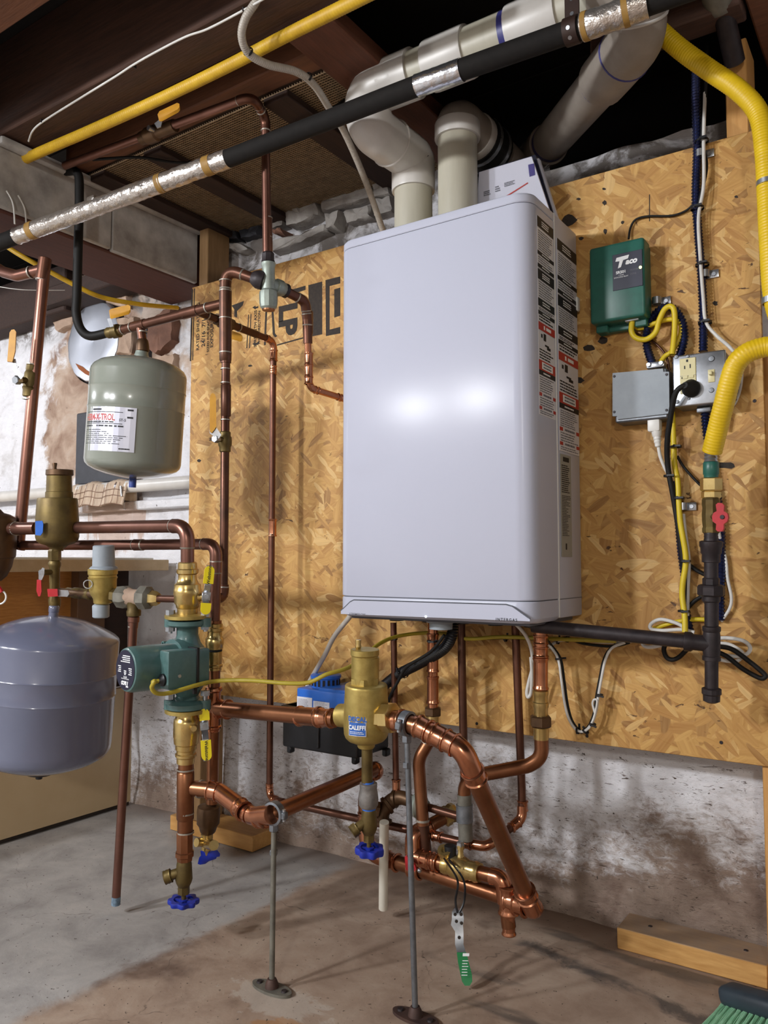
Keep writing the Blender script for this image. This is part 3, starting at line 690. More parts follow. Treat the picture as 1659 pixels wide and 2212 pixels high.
# printed stickers on the right side
def side(y, z): return (Vector((bxr + .0006, y, z)), X3)
def sidef(y0, z0): return lambda u, v: (Vector((bxr + .0009, y0 + u, z0 + v)), X3)
def zrow(y, py, X=bxr): return py
def sticker(ya, yb, za, zb, bands, nm):
    st = build(nm, MB().bx(bxr - .0005, bxr + .0009, ya, yb, za, zb), 'label_white', bo, ang=None)
    H = zb - za; W = yb - ya; f = sidef(ya, za); bk, rd, gr, kh = [], [], [], []
    for t0, t1, kind in bands:
        v1, v0 = H * (1 - t0), H * (1 - t1)
        if kind == 'k': bk.append((0, W, v0, v1))
        elif kind == 'r': rd.append((0, W, v0, v1))
        elif kind == 'o': rd.append((0, W, v0, v1))
        elif kind == 'b': rd += [(0, W * .16, v0, v1), (W * .84, W, v0, v1)]; gr += lines(W * .25, W * .78, v0, v1, 1, .6, .1)
        elif kind == 't': gr += lines(W * .05, W * .96, v0, v1, max(2, int((v1 - v0) / .0042)), .42)
        elif kind == 'd': bk += lines(W * .05, W * .96, v0, v1, max(2, int((v1 - v0) / .0048)), .5)
        elif kind == 'h':
            bk += [(W * .15, W * .24, v0 + (v1 - v0) * .62, v0 + (v1 - v0) * .85), (W * .3, W * .45, v0 + (v1 - v0) * .5, v0 + (v1 - v0) * .95), (W * .38, W * .62, v0 + (v1 - v0) * .18, v0 + (v1 - v0) * .3), (W * .5, W * .72, v0 + (v1 - v0) * .02, v0 + (v1 - v0) * .2)]
    if bk: strips(st, 'black_print', 'print_black', f, bk)
    if rd: strips(st, 'red_print', 'print_red', f, rd, .0005)
    if gr: strips(st, 'small_print', 'print_gray', f, gr)
    wh = []
    for t0, t1, kind in bands:
        v1, v0 = H * (1 - t0), H * (1 - t1); h = v1 - v0
        if kind in 'k': wh += lines(W * .25, W * .75, v0 + h * .2, v1 - h * .2, max(1, int(h / .006)), .5, .2)
        if kind in 'r': wh += [(W * .3, W * .38, v0 + h * .25, v1 - h * .25), (W * .45, W * .75, v0 + h * .3, v1 - h * .3)]
        if kind == 'o': wh += [(W * .17, W * .83, v0 + h * .15, v1 - h * .15)]
    if wh: strips(st, 'white_print', 'print_white', f, wh, .0008)
    if any(k == 'o' for _, _, k in bands): strips(st, 'panel_print', 'print_gray', f, [q for t0, t1, k in bands if k == 'o' for q in lines(W * .25, W * .78, H * (1 - t1 + (t1 - t0) * .2), H * (1 - t0 - (t1 - t0) * .2), 2, .5, .1)], .0011)
    return st
B1 = [(0, .055, 'k'), (.065, .17, 't'), (.175, .195, 'k'), (.2, .235, 't'), (.24, .26, 'k'), (.262, .265, 't'), (.268, .32, 'k'), (.325, .41, 't'), (.415, .455, 'k'), (.46, .475, 'd'), (.478, .498, 'k'), (.50, .53, 'd'), (.535, .575, 'r'), (.58, .66, 'h'), (.665, .72, 'd'), (.725, .775, 'o'), (.775, .80, 'k'), (.805, .885, 't'), (.888, .905, 'b'), (.908, .955, 't'), (.956, .972, 'b'), (.975, .995, 't')]
sa, sb = bxr, 0
z1t, z1b = atX(1165, 470, bxr).z, atX(1170, 897, bxr).z
sticker(1.388, 1.468, z1b, z1t, B1, 'warning_sticker')
z2t, z2b = atX(1215, 525, bxr).z, atX(1225, 978, bxr).z
sticker(1.487, 1.594, z2b, z2t, B1[:3] + B1[3:], 'warning_sticker')
z3t, z3b = atX(1218, 982, bxr).z, atX(1222, 1203, bxr).z
rp = build('rating_plate', MB().bx(bxr - .0005, bxr + .0009, 1.49, 1.545, z3b, z3t), 'label_khaki', bo, ang=None)
H3 = z3t - z3b; strips(rp, 'small_print', 'print_black', sidef(1.49, z3b), [(.012, .044, H3 * .93, H3 * .975)] + lines(.004, .05, H3 * .62, H3 * .9, 14, .5) + lines(.004, .05, H3 * .2, H3 * .6, 26, .4, .6) + [(.02, .027, H3 * .07, H3 * .13)])
build('side_latch', MB().bx(bxr - .001, bxr + .005, 1.588, 1.602, atX(1238, 655, bxr).z - .012, atX(1238, 655, bxr).z + .018, .002, 1), 'white_plastic', bo)
# underside: pipe plate and stub connectors
build('underside_plate', MB().bx(bxl + .02, bxr - .02, byf + .03, byb - .005, bzb - .006, bzb + .006, .002, 1), 'gray_gap', bo)
for xx in (-.985, -.90, -.82, -.74, -.66): build('pipe_bushing', MB().lathe((xx, 1.50, bzb - .005), (0, 0, -1), [(0, .016), (.012, .016), (.012, .011)], 16), 'black_plastic', bo)
build('condensate_trap', MB().lathe((-.83, 1.43, bzb + .004), (0, 0, -1), [(0, .03), (.014, .03), (.016, .024), (.028, .024), (.03, .01)], 20), 'gray_plastic', bo)

# ================================================================== FLUE PIPES
R3 = .0435
def pv(par, a, b, r, m, name): return build(name, MB().tube([a, b], r, 28), m, par)
def sleeve(par, p, d, r, L, m='pvc', name='coupling', k=1.12):
    return build(name, MB().lathe(Vector(p) - Vector(d).normalized() * L / 2, d, [(0, r * .99), (0, r * k), (L * .06, r * (k + .02)), (L * .94, r * (k + .02)), (L, r * k), (L, r * .99)], 30, cap=False), m, par)
def prim(par, p, d, r, L=.006): return build('primer_band', MB().lathe(Vector(p) - Vector(d).normalized() * L / 2, d, [(0, r), (0, r * 1.012), (L, r * 1.012), (L, r)], 28, cap=False), 'purple_primer', par)
YF = 1.50
A0 = atY(893, 470, YF); A0.z = bzt
A1 = atY(889, 385, YF)
fx = thing('exhaust_pipe', 'white PVC vent rising from the boiler into an elbow and long ceiling run', 'vent pipe', A0)
build('base_flange', MB().lathe(A0 + Vector((0, 0, -.001)), Z3, [(0, .053), (.012, .053), (.02, .047), (.02, .042)], 30), 'pvc', fx)
pv(fx, A0, Vector((A0.x, A0.y, A1.z)), R3, 'pvc_cream', 'tube')
zc = atY(891, 390, YF).z; sleeve(fx, (A0.x, A0.y, zc), Z3, R3, .055)
# run: offset forward then along the ceiling
YR = 1.325
B0 = Vector((A0.x, A0.y, zc + .02)); zr = 1.775
B1_ = atY(855, 290, 1.44); B2 = Vector((A0.x - .005, YR, zr)); 
P = [B0, Vector((A0.x, A0.y, zc + .055)), Vector((A0.x - .003, YR + .01, zr - .055)), Vector((A0.x, YR, zr)), Vector((A0.x + .12, YR, zr))]
path, _ = fillet([B0, Vector((A0.x, A0.y, zc + .05)), Vector((A0.x - .004, YR, zr - .075)), Vector((A0.x - .004, YR, zr)), Vector((A0.x + .115, YR, zr))], .07)
build('elbow', MB().tube(resample(path, .008), R3 * 1.14, 28), 'pvc', fx)
da = Vector((-.004, YR - A0.y, zr - .075 - zc - .05)).normalized(); build('elbow_joint', MB().ring(Vector((A0.x, A0.y, zc + .05)) + da * .09, da, R3 * 1.14, .003, 28, 8), 'pvc', fx)
D0 = Vector((A0.x + .05, YR, zr)); D1 = Vector((-.43, YR, zr))
pv(fx, D0, D1, R3, 'pvc_cream', 'tube')
def xr(px): return atY(px, 120, YR).x
for a, b in ((930, 1015), (1108, 1215), (835, 868)):
    sleeve(fx, ((xr(a) + xr(b)) / 2, YR, zr), X3, R3, xr(b) - xr(a))
prim(fx, (xr(1100), YR, zr), X3, R3, .012)
# end elbow and slanting outlet
E0 = Vector((-.45, YR, zr)); E1 = Vector((-.378, YR + .005, zr - .01)); E2 = Vector((-.392, YR + .06, zr - .058)); E3 = Vector((-.462, YR + .135, zr - .05)); G1 = Vector((-.73, 1.775, 1.79))
path, _ = fillet([E0, E1, E2, E3, E3 + (G1 - E3).normalized() * .05], .05)
build('elbow', MB().tube(resample(path, .008), R3 * 1.15, 28), 'pvc_dirty', fx)
dg = (G1 - E3).normalized()
build('elbow_joint', MB().ring(E2.lerp(E1, .45), (E2 - E1), R3 * 1.15, .003, 28, 8), 'pvc', fx)
build('primer_band', MB().ring(E2.lerp(E3, .5), (E3 - E2), R3 * 1.145, .0022, 28, 8), 'purple_primer', fx)
pv(fx, E3, G1 + dg * .16, R3, 'pvc_dirty', 'outlet_tube')
prim(fx, E3 + dg * .056, dg, R3 * 1.02, .008); prim(fx, G1 - dg * .035, dg, R3, .012)
sleeve(fx, G1 + dg * .03, dg, R3, .11, 'pvc_dirty')
# air intake
I0 = atY(989, 450, YF); I0.z = bzt
ix = thing('intake_pipe', 'cream PVC intake pipe turning into a black rubber coupling over the boiler', 'vent pipe', I0)
build('base_flange', MB().lathe(I0 + Vector((0, 0, -.001)), Z3, [(0, .055), (.012, .055), (.024, .047), (.024, .042)], 30), 'pvc', ix)
zi = atY(990, 285, YF).z; ze = 1.757
pv(ix, I0, Vector((I0.x, I0.y, zi + .02)), R3, 'pvc_cream', 'tube')
path, _ = fillet([Vector((I0.x, I0.y, zi - .012)), Vector((I0.x, I0.y, ze)), Vector((I0.x + .002, I0.y + .095, ze))], .06)
build('elbow', MB().tube(resample(path, .008), R3 * 1.12, 28), 'pvc_dirty', ix)
sleeve(ix, (I0.x, I0.y, zi), Z3, R3 * 1.02, .035, 'pvc')
sleeve(ix, (I0.x + .002, I0.y + .085, ze), Y3, R3 * 1.02, .03, 'pvc', k=1.16)
build('rubber_coupling', MB().lathe((I0.x + .002, I0.y + .09, ze), Y3, [(0, .043), (0, .056), (.075, .056), (.075, .043)], 28), 'black_rubber', ix)
for dy in (.106, .15): build('clamp_band', MB().lathe((I0.x + .002, I0.y + dy - .005, ze), Y3, [(0, .055), (0, .0575), (.01, .0575), (.01, .055)], 28), 'steel', ix)
pv(ix, Vector((I0.x + .002, I0.y + .15, ze)), Vector((I0.x + .002, I0.y + .42, ze)), R3, 'pvc_dirty', 'tube')
sleeve(ix, (I0.x + .002, I0.y + .235, ze), Y3, R3, .1, 'pvc_dirty')
# manuals in a plastic bag on the boiler top
mn_ = thing('manual_packet', 'bagged white instruction booklets standing on the boiler top', 'booklets', (-.69, 1.52, bzt))
def mq(Y, q): return [atY(x, y, Y) for x, y in q]
build('booklet', MB().prism([Vector((p.x, p.y, max(p.z, bzt))) for p in mq(1.535, [(1030, 440), (1035, 372), (1148, 338), (1186, 452), (1186, 470), (1030, 470)])], (0, .006, 0)), 'paper', mn_)
build('booklet', MB().prism([Vector((p.x, p.y, max(p.z, bzt))) for p in mq(1.550, [(1040, 440), (1033, 371), (1156, 334), (1198, 470), (1040, 470)])], (0, .004, 0)), 'label_navy', mn_)
build('booklet', MB().prism([Vector((p.x, p.y, max(p.z, bzt))) for p in mq(1.560, [(1090, 440), (1090, 366), (1164, 342), (1206, 476), (1090, 476)])], (0, .010, 0)), 'paper', mn_)
cv = plate(mn_, 'cover_print', 'print_purple', mq(1.5345, [(1141, 356), (1154, 353), (1156, 378), (1144, 382)]), (0, -.0004, 0))
strips(mn_, 'small_print', 'print_gray', flat(atY(1045, 425, 1.5343), X3, Z3), lines(0, .02, 0, .012, 3) + lines(.05, .075, .008, .018, 3) + lines(.028, .04, .002, .016, 3))
plate(mn_, 'red_mark', 'print_red', mq(1.5344, [(1092, 424), (1140, 394), (1141, 396), (1094, 426)]), (0, -.0004, 0))
def mk_bag():
    m, t, b = nt('clear_bag'); b.inputs['Base Color'].default_value = (.9, .9, .93, 1); b.inputs['Roughness'].default_value = .12
    b.inputs['Transmission Weight'].default_value = 1.0; b.inputs['IOR'].default_value = 1.05; b.inputs['Alpha'].default_value = .28
    bump(t, b, noise(t, pos(t), 45, 4, .6, 1.0), .9, .006); return m
_M['bag'] = mk_bag
mb = MB(); q = [(1028, 470), (1030, 372), (1100, 350), (1160, 335), (1185, 350), (1196, 410), (1200, 476)]
F0 = [Vector((p.x, p.y, max(p.z, bzt + .001))) for p in mq(1.528, q)]; F1 = [Vector((p.x, p.y, max(p.z, bzt + .001))) for p in mq(1.574, q)]
n = len(q); mb.add(F0 + F1, [tuple(range(n)), tuple(range(n, 2 * n))] + [(i, i + 1, i + 1 + n, i + n) for i in range(n - 1)])
build('plastic_bag', mb, 'bag', mn_)

# ================================================================== INSULATED CEILING PIPE
ip = thing('insulated_pipe', 'black foam insulated pipe with silver foil wraps crossing under the ceiling', 'pipe', at(485, 345, 1.74))
PL = [at(-30, 537, 2.0), at(50, 505, 1.95), at(260, 428, 1.84), at(485, 345, 1.74), at(700, 263, 1.62), at(922, 178, 1.49), at(1193, 82, 1.37), at(1330, 34, 1.31), at(1420, 0, 1.28), at(1560, -50, 1.22)]
PS = spline(PL, 60); build('foam_sleeve', MB().tube(PS, .0190, 20), 'foam_black', ip)
def near(px):          # index on the path nearest a pixel column
    best = 0; bd = 1e9
    for i, p in enumerate(PS):
        d = p - CAM; c = d.dot(_w); x = 829.5 + F * d.dot(_r) / c
        if abs(x - px) < bd: bd = abs(x - px); best = i
    return best
def wrapseg(xa, xb, r, m, nm, amp=0.0):
    i, j = near(xa), near(xb); a, b = PS[i], PS[j]
    Q = resample([PS[k] for k in range(i, j + 1)], .006)
    return build(nm, MB().tube(Q, [r * (1 + amp * mn.noise(Vector((k * .7, 1.3, 2.2)))) for k in range(len(Q))], 20), m, ip, ang=60)
wrapseg(36, 492, .0203, 'foil', 'foil_wrap', .08)
wrapseg(902, 1000, .0205, 'foil_bright', 'foil_wrap', .03)
wrapseg(1258, 1398, .0225, 'foil', 'foil_wrap', .06)
for x in (70, 347, 452, 1266, 1352): wrapseg(x - 6, x + 6, .0212 if x < 1200 else .0232, 'tape_tan', 'tape_band')
k = near(205); build('torn_foil', MB().box(PS[k] + Vector((0, -.008, .014)), (.028, .018, .016), bev=.004), 'foil', ip)
# perforated hanger strap around foam and vent run
hs = thing('hanger_strap', 'dark perforated hanger strap around the vent run and foam pipe', 'strap', at(1240, 70, 1.35))
k = near(1236); c0 = PS[k]; dd = (PS[k + 2] - PS[k - 2]).normalized(); xx, yy, zz_ = frame(dd)
build('strap_band', MB().lathe(c0 - dd * .012, dd, [(0, .0192), (0, .0225), (.024, .0225), (.024, .0192)], 22, cap=False), 'strap_brown', hs)
mb = MB(); mb.box(c0 + Vector((0, .0, .085)), (.026, .003, .14), bev=.001, n=1); build('strap_tail', mb, 'strap_brown', hs)
for i in range(5): build('strap_hole', MB().lathe(c0 + Vector((0, -.0012, .03 + i * .026)), (0, -1, 0), [(0, .0035), (.0008, .0035)], 10), 'steel', hs)
for a in (-.3, -1.0): 
    e = Vector((0, cos(a) * -1, sin(a))); build('strap_hole', MB().lathe(c0 + e * .0222, e, [(0, .0035), (.0008, .0035)], 10), 'steel', hs)

# ================================================================== LEFT PIPEWORK
def mid(a, b, t): return Vector(a).lerp(Vector(b), t)
# ---- pump column
CP = 1.63
sp = thing('copper_pipe', 'horizontal copper pipe from the upright air vent to the elbow above the green pump', 'pipe', at(250, 1139, 1.75))
cA, cB = at(150, 1140, 1.86), at(405, 1136, CP)
pipe(sp, [cA, cB, at(405, 1222, CP)], rad_ := 27.5 * 1.7 / (2 * F), 'copper_pink', .03, 'copper_pink', 'solder')
col = thing('isolation_valve', 'upper brass flange ball valve with yellow handle above the green pump', 'valve', at(405, 1330, CP))
vl(col, 'valve_body', 'brass', 405, CP, [(1214, 36), (1216, 40), (1228, 41), (1230, 46), (1238, 46), (1241, 39), (1250, 39), (1258, 46), (1262, 55), (1272, 57), (1274, 59), (1284, 59), (1286, 57), (1302, 56), (1306, 50), (1312, 48), (1314, 44), (1326, 43)], 30)
vl(col, 'flange', 'brass_cast', 405, CP, [(1325, 60), (1327, 96), (1334, 96), (1335, 60)], 30)
def wing(par, x, y, c, w_, h, dz, m, nm='flange'):   # two-eared flange
    o = at(x, y, c); pts = []
    for k in range(40):
        a = 2 * pi * k / 40; rr = 1.0; px_ = w_ / 2 * (abs(cos(a)) ** .8) * (1 if cos(a) > 0 else -1); py_ = h / 2 * (abs(sin(a)) ** 1.5) * (1 if sin(a) > 0 else -1)
        pts.append(o + X3 * px_ * .8 - Y3 * px_ * .35 + Y3 * py_ * .8 + X3 * py_ * .35)
    return build(nm, MB().prism(pts, (0, 0, dz)), m, par)
def lever(par, P0, along, out, L, wd, m_steel, m_grip, both=True, grip=.55, txt=None, L2=None):
    """flat valve lever: pivots at P0, runs along, stands off along out"""
    al, ou = Vector(along).normalized(), Vector(out).normalized(); sd = al.cross(ou)
    mb = MB()
    mb.box(P0 + ou * .002, (wd * 1.1, .003, wd * 1.1), (sd, ou, al), .0008, 1)
    a = P0 + al * wd * .5 + ou * .002; b = P0 + al * L * .38 + ou * .012; c2 = P0 + al * L + ou * .012
    for s, e in ((a, b), (b, c2)):
        d = (e - s); mb.box((s + e) / 2, (wd * .8, .0025, d.length + .002), (sd, d.normalized().cross(sd) * -1, d.normalized()), .0005, 1)
    build('lever', mb, m_steel, par)
    def gr(s0, s1, dr):
        pts = []; n = 10; hw = wd * .62
        q = [(-hw, s0), (hw, s0)]
        for k in range(n + 1):
            an = pi * k / n; q.append((hw * cos(an), s1 - hw + hw * sin(an)))
        o_ = P0 + ou * .0095
        return build('grip', MB().prism([o_ + sd * u + dr * v for u, v in q], ou * .0065), m_grip, par, ang=30)
    g = gr(L * grip, L, al)
    if txt: text(g, txt, flat(P0 + ou * .0162 + al * L * (grip + 1) / 2, al, ou.cross(al)), wd * .4, 'print_ink', bold=.02)
    if L2:
        d = -al; s, e = P0 + d * wd * .4 + ou * .002, P0 + d * L2 + ou * .012
        build('lever_tail', MB().box((s + e) / 2, (wd * .8, .0025, (e - s).length), (sd, (e - s).normalized().cross(sd), (e - s).normalized()), .0005, 1), m_steel, par)
        g2 = gr(L2 * .6, L2 + wd * .9, d)
    build('lever_nut', MB().lathe(P0 + ou * .003, ou, [(0, .0052), (.006, .0052)], 6), 'steel', par)
    return g
# yellow two-ended handle of the upper valve
hp = at(445, 1288, CP - .01)
build('stem', MB().lathe(at(420, 1290, CP), (at(446, 1289, CP - .01) - at(420, 1290, CP)), [(0, .012), (.012, .010), (.02, .006), ((at(446, 1289, CP - .01) - at(420, 1290, CP)).length, .006)], 14), 'brass', col)
od = (at(446, 1289, CP - .01) - at(420, 1290, CP)).normalized(); od = Vector((.80, -.6, 0)).normalized()
lever(col, hp + od * .002, Vector((.12, 0, 1)), od, .062, .016, 'steel', 'yellow_grip', grip=.42, txt='Webstone', L2=.022)
low = thing('isolation_valve', 'lower brass flange ball valve with yellow handle under the green pump', 'valve', at(403, 1640, CP))
vl(low, 'valve_body', 'brass', 404, CP, [(1538, 46), (1550, 48), (1553, 53), (1558, 56), (1590, 56), (1593, 54), (1605, 52), (1608, 46), (1618, 45), (1620, 40), (1626, 40), (1628, 45), (1633, 45), (1636, 39), (1648, 38)], 30, x2=401)
vl(low, 'flange', 'brass_cast', 404, CP, [(1527, 60), (1528, 94), (1536, 94), (1538, 60)], 30)
hp = at(441, 1567, CP - .01); build('stem', MB().lathe(at(415, 1567, CP), od, [(0, .012), (.014, .010), (.02, .006), (.034, .006)], 14), 'brass', low)
lever(low, hp + od * .002, Vector((.1, 0, -1)), od, .066, .016, 'steel', 'yellow_grip', grip=.40, txt='Webstone', L2=.022)
# ---- circulator pump
pm = thing('circulator_pump', 'green circulator pump with round black nameplate on the copper riser', 'pump', at(404, 1530, CP))
vl(pm, 'upper_flange', 'pump_green', 405, CP, [(1337, 60), (1338, 92), (1347, 92), (1351, 80), (1353, 52)], 30)
vl(pm, 'lower_flange', 'pump_green', 404, CP, [(1508, 52), (1511, 80), (1515, 92), (1526, 92), (1527, 60)], 30)
vl(pm, 'casing', 'pump_green', 405, CP, [(1345, 60), (1356, 46), (1372, 46), (1388, 56), (1405, 82), (1440, 92), (1470, 82), (1490, 60), (1502, 46), (1515, 60)], 30)
MC = at(404, 1434, CP); ax = Vector((-.20, -.98, 0)).normalized(); mr = .0445
sdv = Vector((ax.y * -1, ax.x, 0)).normalized();  sdv = sdv if sdv.x > 0 else -sdv
def mpt(a, s, z): return MC + ax * a + sdv * s + Z3 * z
build('casing_collar', MB().lathe(MC, ax, [(-.01, .03), (-.005, .05), (.02, .054), (.034, .052), (.034, .04)], 34), 'pump_green', pm)
for a_ in (.6, 2.3, 3.9, 5.4): build('collar_screw', MB().lathe(mpt(.02, .053 * cos(a_), .053 * sin(a_)), ax, [(0, .007), (.016, .007), (.016, .004), (.012, .0035)], 12), 'pump_green', pm)
build('motor_can', MB().lathe(MC + ax * .02, ax, [(0, mr), (.1, mr), (.106, mr * .985), (.112, mr * .93), (.114, mr * .85)], 40), 'pump_green', pm)
npn = build('nameplate', MB().lathe(MC + ax * .1335, ax, [(0, mr * .86), (.0012, mr * .86)], 40), 'label_navy', pm)
ff = flat(MC + ax * .1352, -sdv if False else sdv, Z3)
# the nameplate is printed upside down, as the pump is mounted
nf = lambda s0, z0: flat(MC + ax * .1349 + sdv * s0 + Z3 * z0, -sdv, -Z3)
text(npn, 'Taco', nf(.002, -.026), .0105, 'print_white', shear=.25, bold=.04)
text(npn, 'WATER CIRCULATOR', nf(.002, -.0165), .0022, 'print_white', bold=.02)
text(npn, '007-F5', nf(.002, -.0130), .0034, 'print_white', bold=.02)
strips(npn, 'small_print', 'print_white', nf(0, 0), lines(-.006, .006, .0, .007, 2, .6) + lines(-.028, -.014, -.006, .009, 4, .5) + lines(.016, .029, -.008, .006, 4, .5) + lines(-.02, .02, -.029, -.014, 4, .5) + lines(-.004, .004, .004, .0095, 2, .8), .0003)
jb = build('terminal_box', MB().box(mpt(.036, .053, 0), (.036, .092, .074), (sdv, ax, Z3), .004, 2), 'pump_green', pm)
build('box_screw', MB().lathe(mpt(.058, .0712, -.012), sdv, [(0, .0038), (.0015, .0034), (.0015, .001)], 12), 'steel', jb)
build('cord_grommet', MB().lathe(mpt(.080, .053, -.019), ax, [(0, .0125), (.006, .012), (.009, .008), (.012, .006)], 18), 'black_plastic', jb)
mb = MB(); bw = .0009
mb.bx(0, 0, 0, 0, 0, 0)
mb = MB()
for s_, z_, a_, b_ in ((.0705, 0, .003, .078), (.052, .038, .04, .003), (.052, -.038, .04, .003)):
    mb.box(mpt(.018, s_ + .001, z_), (a_, .006, b_), (sdv, ax, Z3), .0006, 1)
mb.box(mpt(.018, .062, -.046), (.007, .008, .012), (sdv, ax, Z3), .001, 1)
build('cable_tie', mb, 'black_plastic', pm)
for x, y0, y1 in ((368, 1318, 1368), (444, 1322, 1364), (367, 1500, 1546), (443, 1492, 1540)):
    o_ = at(x, (y0 + y1) / 2, CP - .01); z0, z1 = at(x, y1, CP - .01).z, at(x, y0, CP - .01).z
    mb = MB().lathe((o_.x, o_.y, z0), Z3, [(0, .0045), (z1 - z0, .0045)], 10)
    b_ = build('bolt', mb, 'steel', pm)
    for zz0, zz1 in ((z0 + .004, z0 + .013), (z1 - .010, z1)):
        build('hex_nut', MB().lathe((o_.x, o_.y, zz0), Z3, [(0, .0095), (zz1 - zz0, .0095)], 6), 'steel', b_, ang=20)
    for q0, q1 in ((1334, 1353), (1510, 1530)):
        if q0 > y0 - 20 and q1 < y1 + 20:
            ya, yb2 = at(x, q1, CP).z, at(x, q0, CP).z
            build('flange_ear', MB().lathe((o_.x, o_.y, ya), Z3, [(0, .012), (yb2 - ya, .012)], 16), 'pump_green', pm)
# ---- lower column with drain valve, elbow run to the first support
lc = thing('copper_tee_riser', 'brown copper riser and tee below the green pump', 'pipe', at(401, 1850, CP))
pipe(lc, [at(402, 1645, CP), at(399, 1850, CP)], 33 * CP / (2 * F), 'copper')
vl(lc, 'tee', 'copper', 401, CP, [(1666, 34), (1668, 37), (1768, 37), (1770, 34)], 22, x2=400)
for y in (1661, 1755, 1796): sring(lc, at(401, y, CP), (0, 0, -1), 36 * CP / (2 * F), 1.03, .004)
vl(lc, 'adapter', 'copper', 399, CP, [(1796, 34), (1798, 36), (1838, 36), (1840, 41), (1848, 41), (1850, 36), (1858, 34)], 8)
dv = thing('drain_valve', 'bronze boiler drain with blue handwheel under the copper tee riser', 'valve', at(398, 1945, CP))
def boiler_drain(par, x, y0, c, spd, s=1.0, wheel='blue_plastic', body='brass_old', wheel_r=.024):
    """vertical hose bibb hanging from (x,y0): hex, body, angled spout towards spd, handwheel below"""
    o_ = at(x, y0, c); dn = Vector((0, 0, -1)); sp_ = Vector(spd).normalized()
    build('valve_body', MB().lathe(o_, dn, [(0, .013 * s), (.006 * s, .0145 * s), (.02 * s, .0155 * s), (.036 * s, .0165 * s), (.042 * s, .015 * s), (.05 * s, .011 * s)], 22), body, par)
    pth = spline([o_ + dn * .022 * s, o_ + dn * .026 * s + sp_ * .016 * s, o_ + dn * .032 * s + sp_ * .032 * s], 6)
    spt = build('spout', MB().tube(pth, .0095 * s, 16), body, par)
    e = pth[-1]; de = (pth[-1] - pth[-2]).normalized()
    build('hose_thread', MB().lathe(e - de * .008 * s, de, [(0, .011 * s), (0, .0135 * s), (.003 * s, .0125 * s), (.006 * s, .0135 * s), (.009 * s, .0125 * s), (.013 * s, .0135 * s), (.013 * s, .0095 * s), (.004 * s, .009 * s)], 20), body, spt)
    build('bonnet_nut', MB().lathe(o_ + dn * .05 * s, dn, [(0, .0115 * s), (.014 * s, .0115 * s), (.015 * s, .006 * s)], 6), body, par, ang=20)
    build('valve_stem', MB().lathe(o_ + dn * .06 * s, dn, [(0, .0045 * s), (.02 * s, .0045 * s)], 12), body, par)
    return o_ + dn * .078 * s
def handwheel(par, c, ax_, R, m, lobes=7, th=.008):
    x_, y_, z_ = frame(ax_); pts_o = []; n = 70; mb = MB(); vs = []
    for k in range(n):
        a = 2 * pi * k / n; ro = R * (1 + .09 * cos(lobes * a)); ri = R * .68
        e = x_ * cos(a) + y_ * sin(a)
        for rr, tt in ((ri, -.5), (ri, .5), (ro * .97, .5), (ro, .25), (ro, -.25), (ro * .97, -.5)): vs.append(c + e * rr + z_ * th * tt)
    fs = [(k * 6 + j, ((k + 1) % n) * 6 + j, ((k + 1) % n) * 6 + (j + 1) % 6, k * 6 + (j + 1) % 6) for k in range(n) for j in range(6)]
    mb.add(vs, fs); w_ = build('handwheel', mb, m, par)
    mb = MB().lathe(c - z_ * th * .5, z_, [(0, R * .3), (th, R * .3)], 18)
    for k in range(4):
        a = 2 * pi * k / 4 + .4; e = x_ * cos(a) + y_ * sin(a); mb.box(c + e * R * .48, (R * .5, R * .2, th * .7), (e, z_.cross(e), z_))
    build('spokes', mb, m, w_); return w_
e = boiler_drain(dv, 398, 1858, CP, (-.75, -.66, .05), 1.05, wheel_r=.03)
handwheel(dv, e, (0.05, .02, 1), .0295, 'blue_plastic', 8, .009)
# run from tee over the first support and back to the wall side elbow
rn = thing('copper_pipe', 'copper pipe dipping from the tee riser through the strut ring to the rear elbow', 'pipe', at(590, 1755, 1.5))
rr = .0158
Z1 = .318
pA = at(418, 1703, CP); pB = at(500, 1722, CP - .03); pR = at(592, 1757, 1.50); pE = at(806, 1664, 1.79)
pipe(rn, [pA, at(470, 1708, CP - .02), at(545, 1762, 1.535), pR, pE], rr, 'copper', .05)
path, arcs = fillet([pA, at(470, 1708, CP - .02), at(545, 1764, 1.535), pR + (pR - pE) * .02], .06)
build('elbow', MB().tube(path[1:12], rr * 1.13, 18), 'copper_new', rn)
build('elbow', MB().tube(path[12:], rr * 1.13, 18), 'copper_new', rn)
sring(rn, at(431, 1704, CP), (pB - pA), rr, 1.22, .005)
for x, y, c_, d_ in ((462, 1709, CP - .02, pB - pA), (522, 1748, 1.55, at(545, 1762, 1.535) - pB), (566, 1766, 1.52, pR - at(530, 1755, 1.55))):
    coup(rn, at(x, y, c_), d_, rr, .022, 'copper_new', 1.15, .12)
pD = Vector((pE.x - .02, pE.y + .005, .128)); pL = at(1098, 1946, 1.555); pL.z = .122
lm = thing('copper_pipe', 'low copper main near the floor from the rear elbow to the drain tee', 'pipe', mid(pD, pL, .5))
pipe(lm, [pE, pE + (pE - pR).normalized() * .02 + Vector((-.02, 0, 0)), Vector((pE.x - .03, pE.y + .01, .24)), pD, pL + X3 * .06], rr, 'copper', .035)
path, arcs = fillet([Vector((pD.x - .004, pD.y, pD.z + .08)), pD, pD + (pL - pD).normalized() * .075], .05)
build('elbow', MB().tube(path, rr * 1.13, 18), 'copper_new', lm)
coup(lm, pD + (pL - pD).normalized() * .075, pL - pD, rr, .03, 'copper_new', 1.16, .12)
coup(lm, pD + (pL - pD).normalized() * .14, pL - pD, rr, .03, 'copper_new', 1.16, .12)
coup(lm, pD + Vector((-.002, 0, .075)), Z3, rr, .03, 'copper_new', 1.16, .12)
